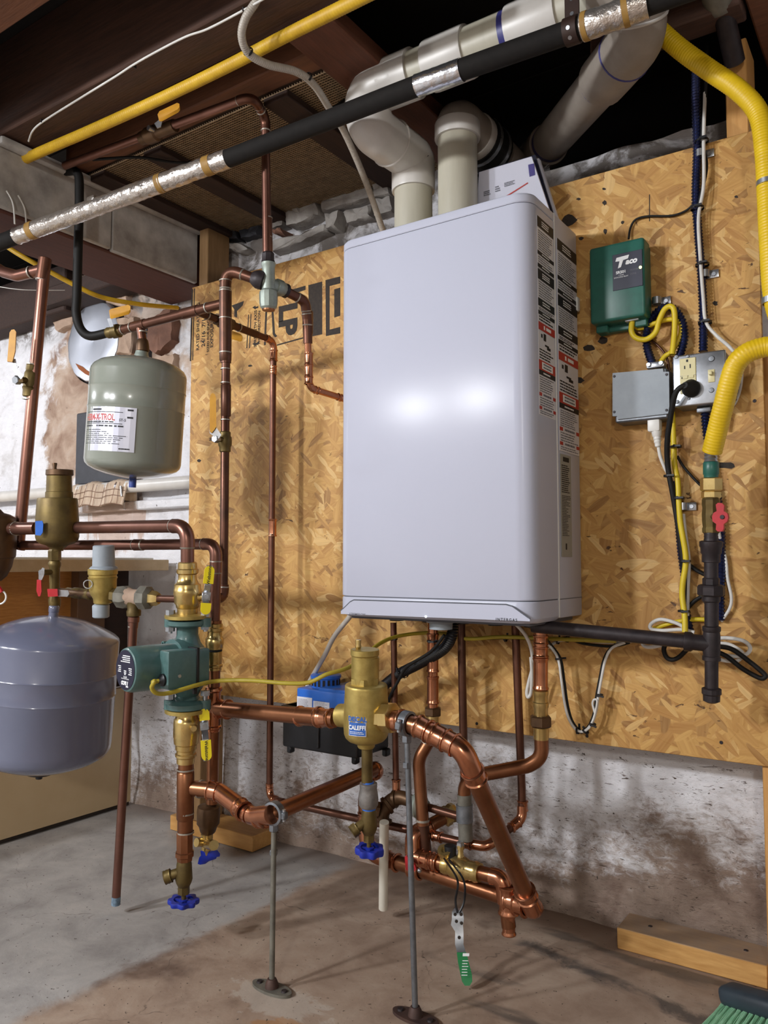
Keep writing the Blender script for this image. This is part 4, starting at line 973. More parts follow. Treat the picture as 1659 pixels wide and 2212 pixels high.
build('elbow', MB().ball(pE + Vector((-.005, .012, -.005)), rr * 1.35), 'copper_new', lm)
# ---- second column behind the pump and run to the bright air vent
CS = 1.70
c2 = thing('copper_pipe', 'rear copper riser with brass press union behind the green pump', 'pipe', at(460, 1720, CS))
r2 = 26 * CS / (2 * F)
pipe(c2, [at(40, 1178, 2.0), at(300, 1177, 1.82), at(467, 1175, CS), at(466, 1225, CS), at(463, 1350, CS)], r2 * .92, 'copper_pink', .035, 'copper_pink', 'solder')
pipe(c2, [at(466, 1340, CS), at(463, 1440, CS), at(458, 1735, CS)], r2, 'copper')
vl(c2, 'press_union', 'brass', 465, CS, [(1346, 28), (1347, 32), (1354, 32), (1356, 37), (1362, 37), (1364, 31), (1374, 31), (1378, 36), (1380, 39), (1392, 39), (1394, 37), (1401, 37), (1402, 30)], 12, x2=463)
vl(c2, 'union_gasket', 'black_rubber', 463, CS, [(1402, 34), (1406, 34)], 20)
vl(c2, 'press_union', 'brass', 463, CS, [(1406, 30), (1407, 34), (1420, 34), (1434, 32), (1436, 36), (1440, 36), (1442, 31), (1447, 31)], 14)
vl(c2, 'tee', 'copper_new', 462, CS, [(1483, 28), (1484, 34), (1488, 37), (1491, 37), (1494, 31), (1545, 31), (1566, 31), (1568, 36), (1572, 36), (1574, 30), (1578, 30), (1580, 28)], 22, x2=460)
tS = at(462, 1530, CS); vD = at(790, 1546, 1.455)
pipe(c2, [tS, at(725, 1553, 1.50)], rr * 1.02, 'copper')
coup(c2, at(483, 1532, 1.69), vD - tS, rr, .03, 'copper_new', 1.2, .12)
coup(c2, at(668, 1548, 1.545), vD - tS, rr, .055, 'copper_new', 1.15, .13)
coup(c2, at(705, 1551, 1.515), vD - tS, rr, .03, 'copper_new', 1.12, .1)
vl(c2, 'reducer', 'bronze', 451, CS, [(1738, 30), (1742, 47), (1750, 50), (1778, 49), (1784, 40), (1796, 33), (1800, 26)], 24, x2=449)
dr2 = thing('drain_valve', 'small brass drain cock with blue tee handle below the rear riser', 'valve', at(445, 1860, CS))
vl(dr2, 'valve_body', 'brass', 447, CS, [(1799, 18), (1801, 26), (1812, 26), (1815, 20), (1822, 24), (1834, 24), (1840, 12), (1848, 10)], 18)
build('spout', MB().tube([at(447, 1820, CS), at(424, 1820, CS - .02)], .009, 16), 'brass', dr2)
build('spout', MB().tube([at(445, 1822, CS), at(462, 1826, CS - .05)], .0105, 16), 'brass', dr2)
hc = at(447, 1845, CS)
build('tee_handle', MB().prism([at(x, y, CS - .005) for x, y in ((433, 1838), (444, 1842), (458, 1838), (464, 1846), (463, 1852), (458, 1851), (455, 1857), (440, 1862), (432, 1868), (427, 1866), (430, 1853), (434, 1848))], Vector((.5, .8, 0)) * .012), 'blue_plastic', dr2)
# ---- bright brass air vent on the main run
dc = thing('air_separator', 'bright brass air separator with blue square label', 'air separator', at(790, 1610, 1.455))
vl(dc, 'vent_body', 'brass_cast', 791, 1.455, [(1476, 74), (1478, 88), (1480, 91), (1484, 92), (1500, 93), (1530, 97), (1570, 98), (1584, 96), (1592, 90), (1598, 78), (1602, 60), (1603, 38), (1612, 38), (1615, 34)], 36)
vl(dc, 'vent_top', 'brass_cast', 789, 1.455, [(1420, 60), (1422, 60), (1462, 60), (1477, 58)], 32)
vl(dc, 'vent_hex', 'brass_cast', 789, 1.455, [(1463, 62), (1464, 66), (1476, 66), (1477, 62)], 6, ang=20)
vl(dc, 'knurled_cap', 'brass_cast', 788, 1.455, [(1402, 58), (1403, 62), (1414, 62), (1416, 58), (1418, 57), (1421, 57)], 48, ang=5)
vl(dc, 'bleed_cap', 'brass', 774, 1.455, [(1382, 12), (1384, 13), (1392, 11), (1395, 13), (1399, 13), (1402, 9)], 14)
ca = at(791, 1548, 1.455); ru = .0405
dm = (vD - tS).normalized()
build('port', MB().lathe(ca - dm * .062, dm, [(0, .017), (0, .0215), (.02, .0215), (.03, .024)], 24), 'brass_cast', dc)
build('port_hex', MB().lathe(ca + dm * .028, dm, [(0, .024), (.014, .0245), (.016, .027), (.034, .027), (.036, .02)], 8), 'brass', dc, ang=20)
ang0 = atan2(-ca.y, -ca.x)          # towards the camera
def cyl(c_, R, a0, z0):
    def fn(u, v):
        a = a0 + u / R; n_ = Vector((cos(a), sin(a), 0)); return Vector((c_.x, c_.y, z0 + v)) + n_ * R, n_
    return fn
lb = cyl(ca, .0414, ang0 - .42, at(768, 1568, 1.42).z)
strips(dc, 'label', 'label_silver', lb, [(-.0175, .0175, -.018, .018)], .0002)
lbl = strips(dc, 'label_field', 'print_blue', lb, [(-.016, .016, -.0165, .006)], .0005)
text(dc, 'DISCAL', lambda u, v: lb(u, v + .0115), .0085, 'print_blue', bold=.04, sx=.92)
text(dc, 'CALEFFI', lambda u, v: (lb(u, v - .003)[0] + lb(u, v)[1] * .0005, lb(u, v)[1]), .0075, 'print_white', bold=.03, sx=.88)
strips(dc, 'small_print', 'print_white', lb, lines(-.014, .014, -.0145, -.009, 2, .35), .0008)
# drain below it
dd_ = thing('drain_valve', 'brass drain with blue handwheel under the bright air separator', 'valve', at(797, 1830, 1.455))
vl(dd_, 'nipple', 'brass_old', 793, 1.455, [(1612, 24), (1690, 24)], 18)
vl(dd_, 'thread_tape', 'blue_lid', 795, 1.455, [(1688, 25), (1693, 26)], 18)
vl(dd_, 'reducer', 'cast_gray', 796, 1.455, [(1691, 30), (1692, 38), (1700, 38), (1703, 36), (1712, 40), (1724, 43), (1738, 42), (1744, 34)], 26)
vl(dd_, 'thread_tape', 'blue_lid', 797, 1.455, [(1743, 29), (1748, 30)], 18)
e = boiler_drain(dd_, 797, 1747, 1.455, (-.62, -.78, -.25), .92, body='brass_old')
handwheel(dd_, e + Vector((.002, 0, -.002)), (.08, -.05, 1), .0250, 'blue_plastic', 7, .012)
# ring clamps and struts on floor flanges
def strut(px0, py0, fx_, fy_, top, nm, label, dirp, fl_mat, rod_mat, lean=0):
    f0 = atZ(fx_, fy_, 0); st = thing('pipe_support', label, 'pipe support', f0)
    t0 = Vector(top)
    a, b = f0 + Vector((0, 0, .012)), t0 - Vector((0, 0, .022))
    build('rod', MB().tube([a, b], .0052, 12), rod_mat, st)
    nut(st, b - Vector((0, 0, .004)), Z3, .009, .014, 'galv'); nut(st, b - Vector((0, 0, .05)), Z3, .0078, .01, 'galv')
    d_ = Vector(dirp).normalized()
    rg = build('split_ring', MB().lathe(t0 - d_ * .008, d_, [(0, .0178), (.001, .0222), (.015, .0222), (.016, .0178)], 26, cap=False), 'galv', st)
    x_, y_, z_ = frame(d_)
    for s in (-1, 1):
        q = t0 + x_ * s * .024; build('ring_ear', MB().box(q, (.012, .014, .012), (x_, y_, d_), .002, 1), 'galv', rg)
        build('ring_screw', MB().lathe(q - y_ * .011, y_, [(0, .0035), (.022, .0035)], 10), 'steel', rg)
    pts = []
    for k in range(28):
        a_ = 2 * pi * k / 28; e_ = Vector((.045 * cos(a_) * (1 if abs(cos(a_)) > .0 else 1), .019 * sin(a_), 0)); pts.append(f0 + e_)
    fp_ = build('floor_flange', MB().prism(pts, (0, 0, .005)), fl_mat, st)
    build('flange_boss', MB().lathe(f0 + Vector((0, 0, .004)), Z3, [(0, .013), (.01, .011), (.016, .008)], 18), 'iron_rust', fp_)
    for s in (-1, 1): build('anchor_screw', MB().lathe(f0 + Vector((.030 * s, 0, .005)), Z3, [(0, .006), (.003, .005), (.003, .002)], 12), 'iron', fp_)
    return st
strut(0, 0, 587, 2138, pR, 's', 'thin grey strut with oval floor flange holding the dipping copper pipe', pE - pR, 'galv_dirty', 'galv_dirty')
pR2 = at(879, 1563, 1.40)
strut(0, 0, 897, 2200, pR2, 's', 'long galvanised strut holding the copper pipe beside the bright air separator', at(930, 1578, 1.37) - vD, 'iron_rust', 'galv')
# run right of the air separator, down the slope to the floor elbow
sl = thing('copper_pipe', 'copper run sloping from the air separator down to the low floor elbow', 'pipe', at(1150, 1945, 1.5))
q0 = ca + dm * .05; q1 = at(905, 1570, 1.385); q2 = at(1000, 1618, 1.335); q3 = at(1018, 1660, 1.335); qE = at(1150, 1948, 1.515); qE.z = .122
pipe(sl, [q0, q1, q2, q3, qE, pL + X3 * .055], rr * 1.03, 'copper', .045)
path, arcs = fillet([at(868, 1560, 1.41), q1, q2, q3, mid(q3, qE, .05)], .05)
build('elbow', MB().tube([at(893, 1567, 1.39)] + arcs[0][0] + [mid(q1, q2, .45)], rr * 1.15, 18), 'copper_new', sl)
build('elbow', MB().tube([mid(q1, q2, .55)] + arcs[1][0] + [mid(q2, q3, .7), mid(q3, qE, .03)], rr * 1.15, 18), 'copper_new', sl)
for p_, d_, L_ in ((at(856, 1557, 1.415), dm, .03), (at(915, 1574, 1.38), q2 - q1, .026), (mid(q1, q2, .48), q2 - q1, .03), (mid(q1, q2, .72), q2 - q1, .022), (mid(q3, qE, .04), qE - q3, .024)):
    coup(sl, p_, d_, rr, L_, 'copper_new', 1.2, .12)
path, arcs = fillet([mid(qE, q3, .13), qE, mid(qE, pL + X3 * .055, .9)], .035)
build('elbow', MB().tube(path, rr * 1.17, 18), 'copper_new', sl)
coup(sl, mid(qE, q3, .12), qE - q3, rr, .024, 'copper_new', 1.2, .14); coup(sl, mid(qE, pL, .45), qE - pL, rr, .026, 'copper_new', 1.2, .14)

# ================================================================== TANKS
def cylt(A, B, c_, R, off):            # label mapping on a leaning cylinder
    up = (A - B).normalized(); e = Vector((-c_.x, -c_.y, 0)); e = (e - up * e.dot(up)).normalized(); s_ = up.cross(e)
    def fn(u, v):
        a = off + u / R; n_ = e * cos(a) + s_ * sin(a); return c_ + up * v + n_ * R, n_
    return fn
ta = thing('expansion_tank', 'large blue grey expansion tank hanging below the old air vent', 'tank', at(88, 1668, 1.84))
def tl(y): return (y - 1331) / (1668 - 1331)
prof = [(1331, 24), (1334, 70), (1340, 130), (1350, 186), (1361, 232), (1370, 264), (1377, 279), (1384, 282), (1445, 282), (1448, 285), (1451, 282), (1492, 282), (1495, 284), (1498, 281), (1600, 281), (1614, 278), (1624, 266), (1634, 236), (1646, 180), (1656, 120), (1664, 60), (1668, 20)]
lath(ta, 'tank_shell', 'tank_blue', (115, 1331, 1.84), (88, 1668, 1.84), [(tl(y), w_) for y, w_ in prof], 56)
lath(ta, 'tank_neck', 'tank_blue', (117, 1308, 1.84), (115, 1334, 1.84), [(0, 18), (.1, 22), (.5, 22), (.55, 20), (1, 21)], 12)
lath(ta, 'air_valve_plate', 'iron', (86, 1662, 1.84), (85, 1674, 1.84), [(0, 66), (.6, 60), (1, 30)], 24)
lath(ta, 'valve_cap', 'black_plastic', (85, 1672, 1.84), (84, 1682, 1.84), [(0, 15), (1, 14)], 14)
axc = at(95, 1580, 1.84); cf = cylt(at(115, 1331, 1.84), at(88, 1668, 1.84), axc, 141.2 * 1.84 / F, -.80)
strips(ta, 'label_oval', 'print_blue', cf, [(-.05 + .006 * k, -.05 + .006 * (k + 1), .034 - .012 * sqrt(max(0, 1 - ((k - 5.5) / 6) ** 2)), .034 + .012 * sqrt(max(0, 1 - ((k - 5.5) / 6) ** 2))) for k in range(12)], .0004)
strips(ta, 'label_print', 'print_black', cf, [(-.06, .012, .004, .014)] + lines(-.06, .012, -.045, -.006, 6, .5, .1), .0004)

tb = thing('expansion_tank', 'grey green expansion tank with silver label under the overhead copper branch', 'tank', at(285, 1033, 1.93))
def t2(y): return (y - 771) / (1034 - 771)
prof = [(771, 20), (774, 70), (779, 118), (787, 164), (796, 188), (804, 198), (810, 201), (842, 201), (845, 203.5), (848, 201), (884, 201), (887, 203.5), (890, 201), (998, 201), (1006, 197), (1013, 184), (1020, 156), (1027, 108), (1032, 50), (1034, 16)]
lath(tb, 'tank_shell', 'tank_gray', (303, 771, 1.93), (285, 1034, 1.93), [(t2(y), w_) for y, w_ in prof], 56)
lath(tb, 'tank_neck', 'galv_green', (307, 758, 1.93), (305, 775, 1.93), [(0, 26), (.4, 28), (.5, 30), (1, 32)], 20)
lath(tb, 'valve_cap', 'blue_cap', (287, 1032, 1.93), (286, 1053, 1.93), [(0, 15), (.1, 16), (1, 15)], 16)
axc = at(293, 938, 1.93); cf = cylt(at(303, 771, 1.93), at(285, 1034, 1.93), axc, 101.2 * 1.93 / F, -.66)
strips(tb, 'label', 'label_silver', cf, [(-.075, .075, -.051, .051)], .0003)
text(tb, 'THERM-X-TROL', lambda u, v: cf(u - .026, v + .026), .0145, 'print_red', sx=.72, bold=.03)
strips(tb, 'label_print', 'print_black', cf, [(-.07, .045, .038, .0395), (-.07, .045, .0115, .013), (.055, .068, .043, .047), (.055, .068, .026, .03)] + lines(-.07, .03, .0145, .0175, 1, 1, .1) + lines(-.07, .06, .005, .0085, 1, 1, .1) + lines(-.07, .07, -.036, .0, 8, .35, .6) + lines(.04, .066, -.046, -.043, 1, 1, .1) + lines(-.04, -.008, .042, .047, 1, .8, .1), .0006)
text(tb, 'ST-5', lambda u, v: cf(u + .045, v + .021), .006, 'print_black', bold=.02)

# ================================================================== OVERHEAD LEFT PIPES
ra = thing('copper_riser', 'dark copper riser with solder rings in front of the strand board', 'pipe', at(481, 1290, 1.78))
c_ = 1.78; rA = 23 * c_ / (2 * F)
pipe(ra, [at(560, 606, 1.76), at(487, 580, c_), at(487, 660, c_), at(488, 784, c_)], rA, 'copper_dark', .022, 'copper_dark', 'solder')
vl(ra, 'tee', 'copper_dark', 487, c_, [(628, 24), (629, 27), (684, 27), (760, 26), (778, 26), (784, 18)], 20)
pipe(ra, [at(488, 780, c_), at(487, 880, c_), at(483, 1290, c_)], 18.5 * c_ / (2 * F), 'copper_dark')
vl(ra, 'coupling', 'copper_dark', 488, c_, [(830, 19), (832, 22), (898, 22), (900, 19)], 18)
for y in (606, 628, 687, 761, 796, 826, 906): sring(ra, at(487, y, c_), (0, 0, -1), (27 if y < 790 else 21) * c_ / (2 * F), 1.04, .003)
pipe(ra, [at(484, 1262, c_), at(481, 1292, c_), at(445, 1294, 1.73)], 21 * c_ / (2 * F), 'copper_old', .014, 'copper_old', 'solder')
va = thing('ball_valve', 'bronze ball valve with worn yellow lever on the dark copper riser', 'valve', at(486, 975, c_))
vl(va, 'valve_body', 'brass_old', 486, c_, [(932, 20), (934, 25), (942, 25), (945, 29), (952, 30), (962, 29), (966, 25), (975, 25), (977, 20)], 10)
build('stem', MB().tube([at(486, 950, c_), at(466, 948, c_ - .03)], .006, 12), 'brass_old', va)
nut(va, at(467, 948, c_ - .03), at(466, 948, c_ - .03) - at(486, 950, c_), .009, .014, 'steel')
mb = MB(); hq = [at(x, y, c_ - .035) for x, y in ((453, 936), (452, 930), (462, 920), (466, 922), (478, 940), (472, 948), (463, 944))]
build('lever', MB().prism(hq, Vector((.5, -.4, 0)) * .004), 'steel', va)
build('grip', MB().prism([at(x, y, c_ - .037) for x, y in ((453, 933), (453, 860), (455, 853), (459, 850), (464, 853), (466, 860), (467, 922), (462, 930), (457, 936))], Vector((.6, -.5, 0)) * .008), 'yellow_grip_old', va)
# branch to the grey tank
br = thing('copper_pipe', 'copper branch from the dark riser to the grey green tank', 'pipe', at(310, 702, 1.93))
rb_ = 20 * 1.9 / (2 * F); b0, b1 = at(482, 656, 1.785), at(262, 713, 1.965)
pipe(br, [b0, b1], rb_, 'copper_old')
for x in (452, 432, 404, 318, 288, 268):
    t_ = (482 - x) / (482 - 262); p_ = mid(b0, b1, t_); sring(br, p_, b1 - b0, rb_, 1.16, .004)
for x0, x1 in ((400, 432), (290, 318)):
    p0, p1 = mid(b0, b1, (482 - x1) / 220), mid(b0, b1, (482 - x0) / 220); build('coupling', MB().lathe(p0, p1 - p0, [(0, rb_), (0, rb_ * 1.14), ((p1 - p0).length, rb_ * 1.14), ((p1 - p0).length, rb_)], 18, cap=False), 'copper_old', br)
pT = mid(b0, b1, (482 - 306) / 220)
pipe(br, [pT, at(309, 742, 1.93)], rb_ * .95, 'copper_old'); sring(br, at(308, 716, 1.93), (0, 0, -1), rb_, 1.15, .004)
vl(br, 'reducer', 'bronze', 308, 1.93, [(732, 18), (736, 24), (744, 27), (748, 28), (758, 29), (761, 24)], 18)
vb = thing('ball_valve', 'small bronze valve with flat yellow lever in front of the round metal cover', 'valve', at(250, 718, 1.97))
lath(vb, 'valve_body', 'brass_old', (270, 711, 1.965), (232, 720, 1.985), [(0, 20), (.15, 24), (.3, 22), (.35, 30), (.65, 30), (.7, 22), (.9, 25), (1, 22)], 10)
build('lever', MB().prism([at(x, y, 1.95) for x, y in ((232, 690), (240, 688), (246, 706), (238, 708))], Vector((.5, -.5, 0)) * .006), 'steel', vb)
build('grip', MB().prism([at(x, y, 1.945) for x, y in ((236, 676), (240, 673), (277, 664), (282, 667), (282, 674), (278, 679), (240, 689), (238, 687))], Vector((.3, -.3, .6)) * .009), 'yellow_grip_old', vb)
bp = thing('black_pipe', 'bent black pipe dropping from the ceiling to the overhead branch', 'pipe', at(190, 723, 1.99))
vx = at(166, 640, 1.99)
P_ = [at(233, 719, 1.985), at(196, 726, 1.99), at(175, 712, 1.99), Vector((vx.x, vx.y, at(166, 680, 1.99).z)), vx, Vector((vx.x, vx.y, 1.55)), Vector((vx.x, vx.y, 1.70)), Vector((vx.x - .01, vx.y, 1.765)), Vector((vx.x - .06, vx.y, 1.785))]
build('tube', MB().tube(spline(P_, 10), .0112, 16), 'black_rubber', bp)
# branch to the half inch riser by the board
hb = thing('copper_pipe', 'thin copper riser running down the strand board to the floor run', 'pipe', at(580, 1720, 1.99))
rh = .0082
yh = 1.515
p0, p1 = at(428, 674, 1.84), atY(592, 737, yh)
pF = [p0, p1, atY(590, 800, yh), atY(582, 1724, yh), atY(612, 1732, 1.49)]
pipe(hb, pF, rh, 'copper_old', .022, 'copper_new')
pipe(hb, [p0, mid(p0, p1, .75)], rh * 1.15, 'copper_dark', name='dark_tube')
coup(hb, atY(591, 768, yh), (0, 0, -1), rh, .03, 'copper_new', 1.2, .14); coup(hb, atY(589, 1140, yh), (0, 0, -1), rh, .045, 'copper_new', 1.2, .14)
sring(hb, mid(p0, p1, .1), p1 - p0, rh * 1.15, 1.2, .004); sring(hb, mid(p0, p1, .5), p1 - p0, rh * 1.15, 1.2, .004)
vb2 = thing('ball_valve', 'dark bronze valve with brown yellow lever behind the dark riser', 'valve', mid(p0, p1, .33))
q0_, q1_ = mid(p0, p1, .22), mid(p0, p1, .42)
build('valve_body', MB().lathe(q0_, q1_ - q0_, [(0, .011), (0, .014), (.01, .014), (.014, .017), ((q1_ - q0_).length - .014, .017), ((q1_ - q0_).length - .01, .014), ((q1_ - q0_).length, .014), ((q1_ - q0_).length, .011)], 10), 'bronze', vb2)
build('grip', MB().prism([at(x, y, 1.92) for x, y in ((478, 716), (482, 712), (520, 726), (524, 730), (523, 736), (518, 738), (480, 726))], Vector((.2, -.3, .8)) * .006), 'yellow_grip_old', vb2)
pF0 = atY(586, 1728, 1.5)
hz = thing('copper_pipe', 'thin copper pipe crossing low behind the drains to the floor elbow', 'pipe', atY(800, 1775, 1.5))
hz_pts = [atY(600, 1730, 1.495), atY(885, 1793, 1.5), atY(1010, 1822, 1.5), atY(1052, 1829, 1.502), atY(1128, 1768, 1.575), atY(1127, 1700, 1.58), atY(1113, 1350, 1.58)]
pipe(hz, hz_pts, rh * 1.05, 'copper_old', .02)
for i, pr_ in ((3, .03), (4, .028)):
    pth, arcs = fillet([mid(hz_pts[i], hz_pts[i - 1], .7 if i == 3 else .25), hz_pts[i], mid(hz_pts[i], hz_pts[i + 1], .3 if i == 3 else .4)], .022)
    build('elbow', MB().tube(pth, rh * 1.28, 16), 'copper_new', hz)
for p_, d_ in ((atY(945, 1807, 1.5), hz_pts[2] - hz_pts[1]), (atY(1008, 1822, 1.5), hz_pts[2] - hz_pts[1]), (atY(1078, 1810, 1.52), hz_pts[4] - hz_pts[3]), (atY(1112, 1782, 1.56), hz_pts[4] - hz_pts[3]), (atY(1129, 1740, 1.58), Z3)):
    coup(hz, p_, d_, rh, .022, 'copper_new', 1.3, .14)
# ceiling copper, its valve and drop
cc = thing('copper_pipe', 'copper pipe along the ceiling turning down to the mixing valve', 'pipe', atZ(400, 255, 1.77))
z_ = 1.772; k0, k1, k2 = atZ(140, 358, z_), atZ(515, 211, z_), atZ(545, 207, z_); k3 = at(577, 248, 1.772); k4 = at(577, 560, 1.76)
pipe(cc, [k0, k2, Vector((k3.x - .002, k3.y - .003, z_ - .004)), Vector((k4.x, k4.y, k4.z))], .0098, 'copper_pink', .02, 'copper_old', 'solder')
vl(cc, 'coupling', 'copper_old', 578, 1.765, [(470, 16), (472, 20), (500, 21), (530, 22), (546, 22), (548, 18)], 18)
for y in (470, 512, 536): sring(cc, at(578, y, 1.765), (0, 0, -1), 21 * 1.765 / (2 * F), 1.03, .003)
vc = thing('ball_valve', 'bronze valve with yellow lever on the ceiling copper pipe', 'valve', atZ(345, 285, z_))
a_, b_ = atZ(306, 300, z_), atZ(378, 271, z_)
build('valve_body', MB().lathe(a_, b_ - a_, [(0, .011), (0, .0155), (.016, .0155), (.02, .019), (.05, .019), (.054, .0145), ((b_ - a_).length, .0145), ((b_ - a_).length, .01)], 10), 'bronze', vc)
m_ = mid(a_, b_, .5)
build('stem', MB().tube([m_, m_ + Vector((0, -.028, -.002))], .006, 10), 'steel', vc)
build('lever', MB().prism([at(x, y, 1.66) for x, y in ((334, 268), (342, 262), (350, 250), (352, 258), (348, 275), (340, 278))], Vector((.3, -.4, 0)) * .005), 'steel', vc)
build('grip', MB().prism([at(x, y, 1.655) for x, y in ((342, 254), (346, 247), (384, 229), (389, 231), (389, 238), (385, 243), (350, 262), (344, 262))], Vector((.2, -.4, .5)) * .009), 'yellow_grip_old', vc)
# mixing valve
cm = 1.76
mx = thing('mixing_valve', 'pale green tarnished mixing valve between the copper drop and the riser', 'valve', at(580, 668, cm))
vl(mx, 'union_nut', 'iron', 579, cm, [(545, 22), (549, 28), (562, 28), (566, 31), (568, 26)], 8, ang=20)
vl(mx, 'valve_body', 'galv_green', 580, cm, [(566, 24), (568, 31), (574, 31), (576, 28), (598, 28), (606, 30), (622, 30), (628, 28)], 22)
vl(mx, 'cap', 'galv_green', 580, cm, [(624, 26), (630, 38), (636, 40), (656, 39), (664, 36), (668, 28)], 12, ang=25)
vl(mx, 'cap_insert', 'copper', 580, cm, [(664, 29), (671, 27)], 16)
mc = at(580, 612, cm); ml = at(549, 601, cm); mrr = at(612, 626, cm + .03)
build('port', MB().lathe(mc, ml - mc, [(0, .0145), (.012, .013), ((ml - mc).length, .012)], 20), 'galv_green', mx)
build('union_nut', MB().lathe(at(571, 608, cm), ml - mc, [(0, .013), (.002, .021), (.014, .0215), (.02, .019), (.026, .0155), (.03, .012)], 10), 'iron', mx)
build('port', MB().lathe(mc, mrr - mc, [(0, .0145), (.018, .0145), (.02, .018), (.032, .019), (.036, .017), (.044, .0155), (.046, .011)], 12), 'galv_green', mx)
build('union_nut', MB().lathe(mid(mc, mrr, 1.02), mrr - mc, [(0, .016), (.008, .0165), (.01, .012)], 18), 'iron', mx)
# its hot outlet to the boiler
ho = thing('copper_pipe', 'copper outlet of the mixing valve going down and behind the boiler', 'pipe', at(668, 850, 1.86))
hp_ = [mid(mc, mrr, 1.0), at(659, 651, 1.83), at(664, 690, 1.84), at(668, 838, 1.86), at(745, 862, 1.93)]
pipe(ho, [hp_[0], hp_[1], hp_[2], at(665, 742, 1.845)], 20 * 1.84 / (2 * F), 'copper_old', .018, 'copper_old', 'solder')
pipe(ho, [at(665, 735, 1.845), hp_[3], hp_[4], Vector((bxl + .01, max(hp_[4].y, 1.50) + .03, hp_[4].z - .01))], 14.5 * 1.86 / (2 * F), 'copper_new', .02, 'copper_new')
vl(ho, 'reducer', 'copper_old', 665, 1.845, [(672, 20), (674, 23), (700, 23), (720, 22), (728, 18), (735, 15)], 18)
for y, L_ in ((776, .03), (802, .03), (822, .018)): coup(ho, at(667, y, 1.85), (0, 0, -1), 14.5 * 1.86 / (2 * F), L_, 'copper_new', 1.25, .12)
# tall riser at the left
tr = thing('copper_riser', 'tall copper riser leaning beside the white wall', 'pipe', at(42, 1178, 2.0))
r0, r1 = at(97, 572, 2.0), at(40, 1182, 2.0); rt = 24.5 * 2.0 / (2 * F)
pipe(tr, [r0, r1], rt, 'copper_pink')
lath(tr, 'tee', 'copper_old', (98, 556, 2.0), (91, 606, 2.0), [(0, 16), (.05, 27), (.95, 28), (1, 24)], 20)
pipe(tr, [at(94, 582, 2.0), at(36, 596, 2.03), at(8, 588, 2.05), at(-40, 560, 2.08)], rt, 'copper_pink', .03)
sring(tr, at(91, 603, 2.0), r1 - r0, rt, 1.14, .004); sring(tr, at(68, 588, 2.01), at(36, 596, 2.03) - at(94, 582, 2.0), rt, 1.14, .005)
lath(tr, 'elbow', 'copper_pink', (45, 1168, 2.0), (40, 1186, 2.0), [(0, 26), (1, 27)], 18)
vr = thing('ball_valve', 'bronze ball valve with yellow lever on the tall leaning riser', 'valve', at(66, 855, 2.0))
lath(vr, 'valve_body', 'brass_old', (72, 788, 2.0), (63, 858, 2.0), [(0, 24), (.03, 29), (.15, 29), (.2, 27), (.28, 32), (.6, 33), (.68, 31), (.72, 34), (.8, 30), (.97, 29), (1, 24)], 12)
build('stem', MB().tube([at(66, 822, 2.0), at(38, 821, 1.96)], .008, 12), 'brass_old', vr)
nut(vr, at(38, 821, 1.96), at(38, 821, 1.96) - at(66, 822, 2.0), .011, .018, 'steel')
build('lever', MB().prism([at(x, y, 1.955) for x, y in ((27, 776), (34, 776), (38, 798), (52, 812), (46, 820), (30, 802))], Vector((.5, -.5, 0)) * .005), 'steel', vr)
build('grip', MB().prism([at(x, y, 1.95) for x, y in ((17, 782), (22, 720), (26, 714), (32, 713), (36, 718), (34, 760), (28, 783))], Vector((.5, -.5, 0)) * .009), 'yellow_grip_old', vr)
for y in (786, 861): sring(vr, at(72 if y < 800 else 63, y, 2.0), r1 - r0, rt, 1.16, .004)

# ================================================================== OLD AIR VENTS, FILL VALVE
ov = thing('air_separator', 'dull old brass air separator with pointed vent top above the blue grey tank', 'air separator', at(120, 1190, 1.85))
CO = 1.85
vl(ov, 'vent_cap', 'bronze', 129, CO, [(1014, 40), (1015, 56), (1026, 57), (1028, 52)], 28)
vl(ov, 'bleed_cap', 'bronze', 118, CO, [(1000, 10), (1002, 11), (1010, 8), (1014, 10), (1016, 10)], 12)
vl(ov, 'vent_top', 'brass_old', 128, CO, [(1027, 51), (1062, 53), (1063, 56), (1075, 57)], 28)
vl(ov, 'vent_body', 'brass_old', 124, CO, [(1075, 58), (1076, 80), (1080, 83), (1110, 87), (1140, 90), (1160, 89), (1168, 84), (1174, 70), (1178, 45), (1186, 26), (1190, 24)], 32)
bd_ = (cB - cA).normalized()
build('port', MB().lathe(at(138, 1141, CO), bd_, [(0, .022), (.02, .0205), (.028, .020), (.03, .015)], 22), 'brass_old', ov)
build('port', MB().lathe(at(110, 1141, CO), -bd_, [(0, .022), (.03, .0205), (.034, .016)], 22), 'brass_old', ov)
build('blue_badge', MB().prism([at(x, y, CO - .055) for x, y in ((77, 1126), (92, 1125), (94, 1132), (93, 1150), (88, 1157), (77, 1156))], Vector((.5, -.6, 0)) * .003), 'blue_lid', ov)
sring(ov, at(150, 1140, 1.84), bd_, .0165, 1.2, .005)
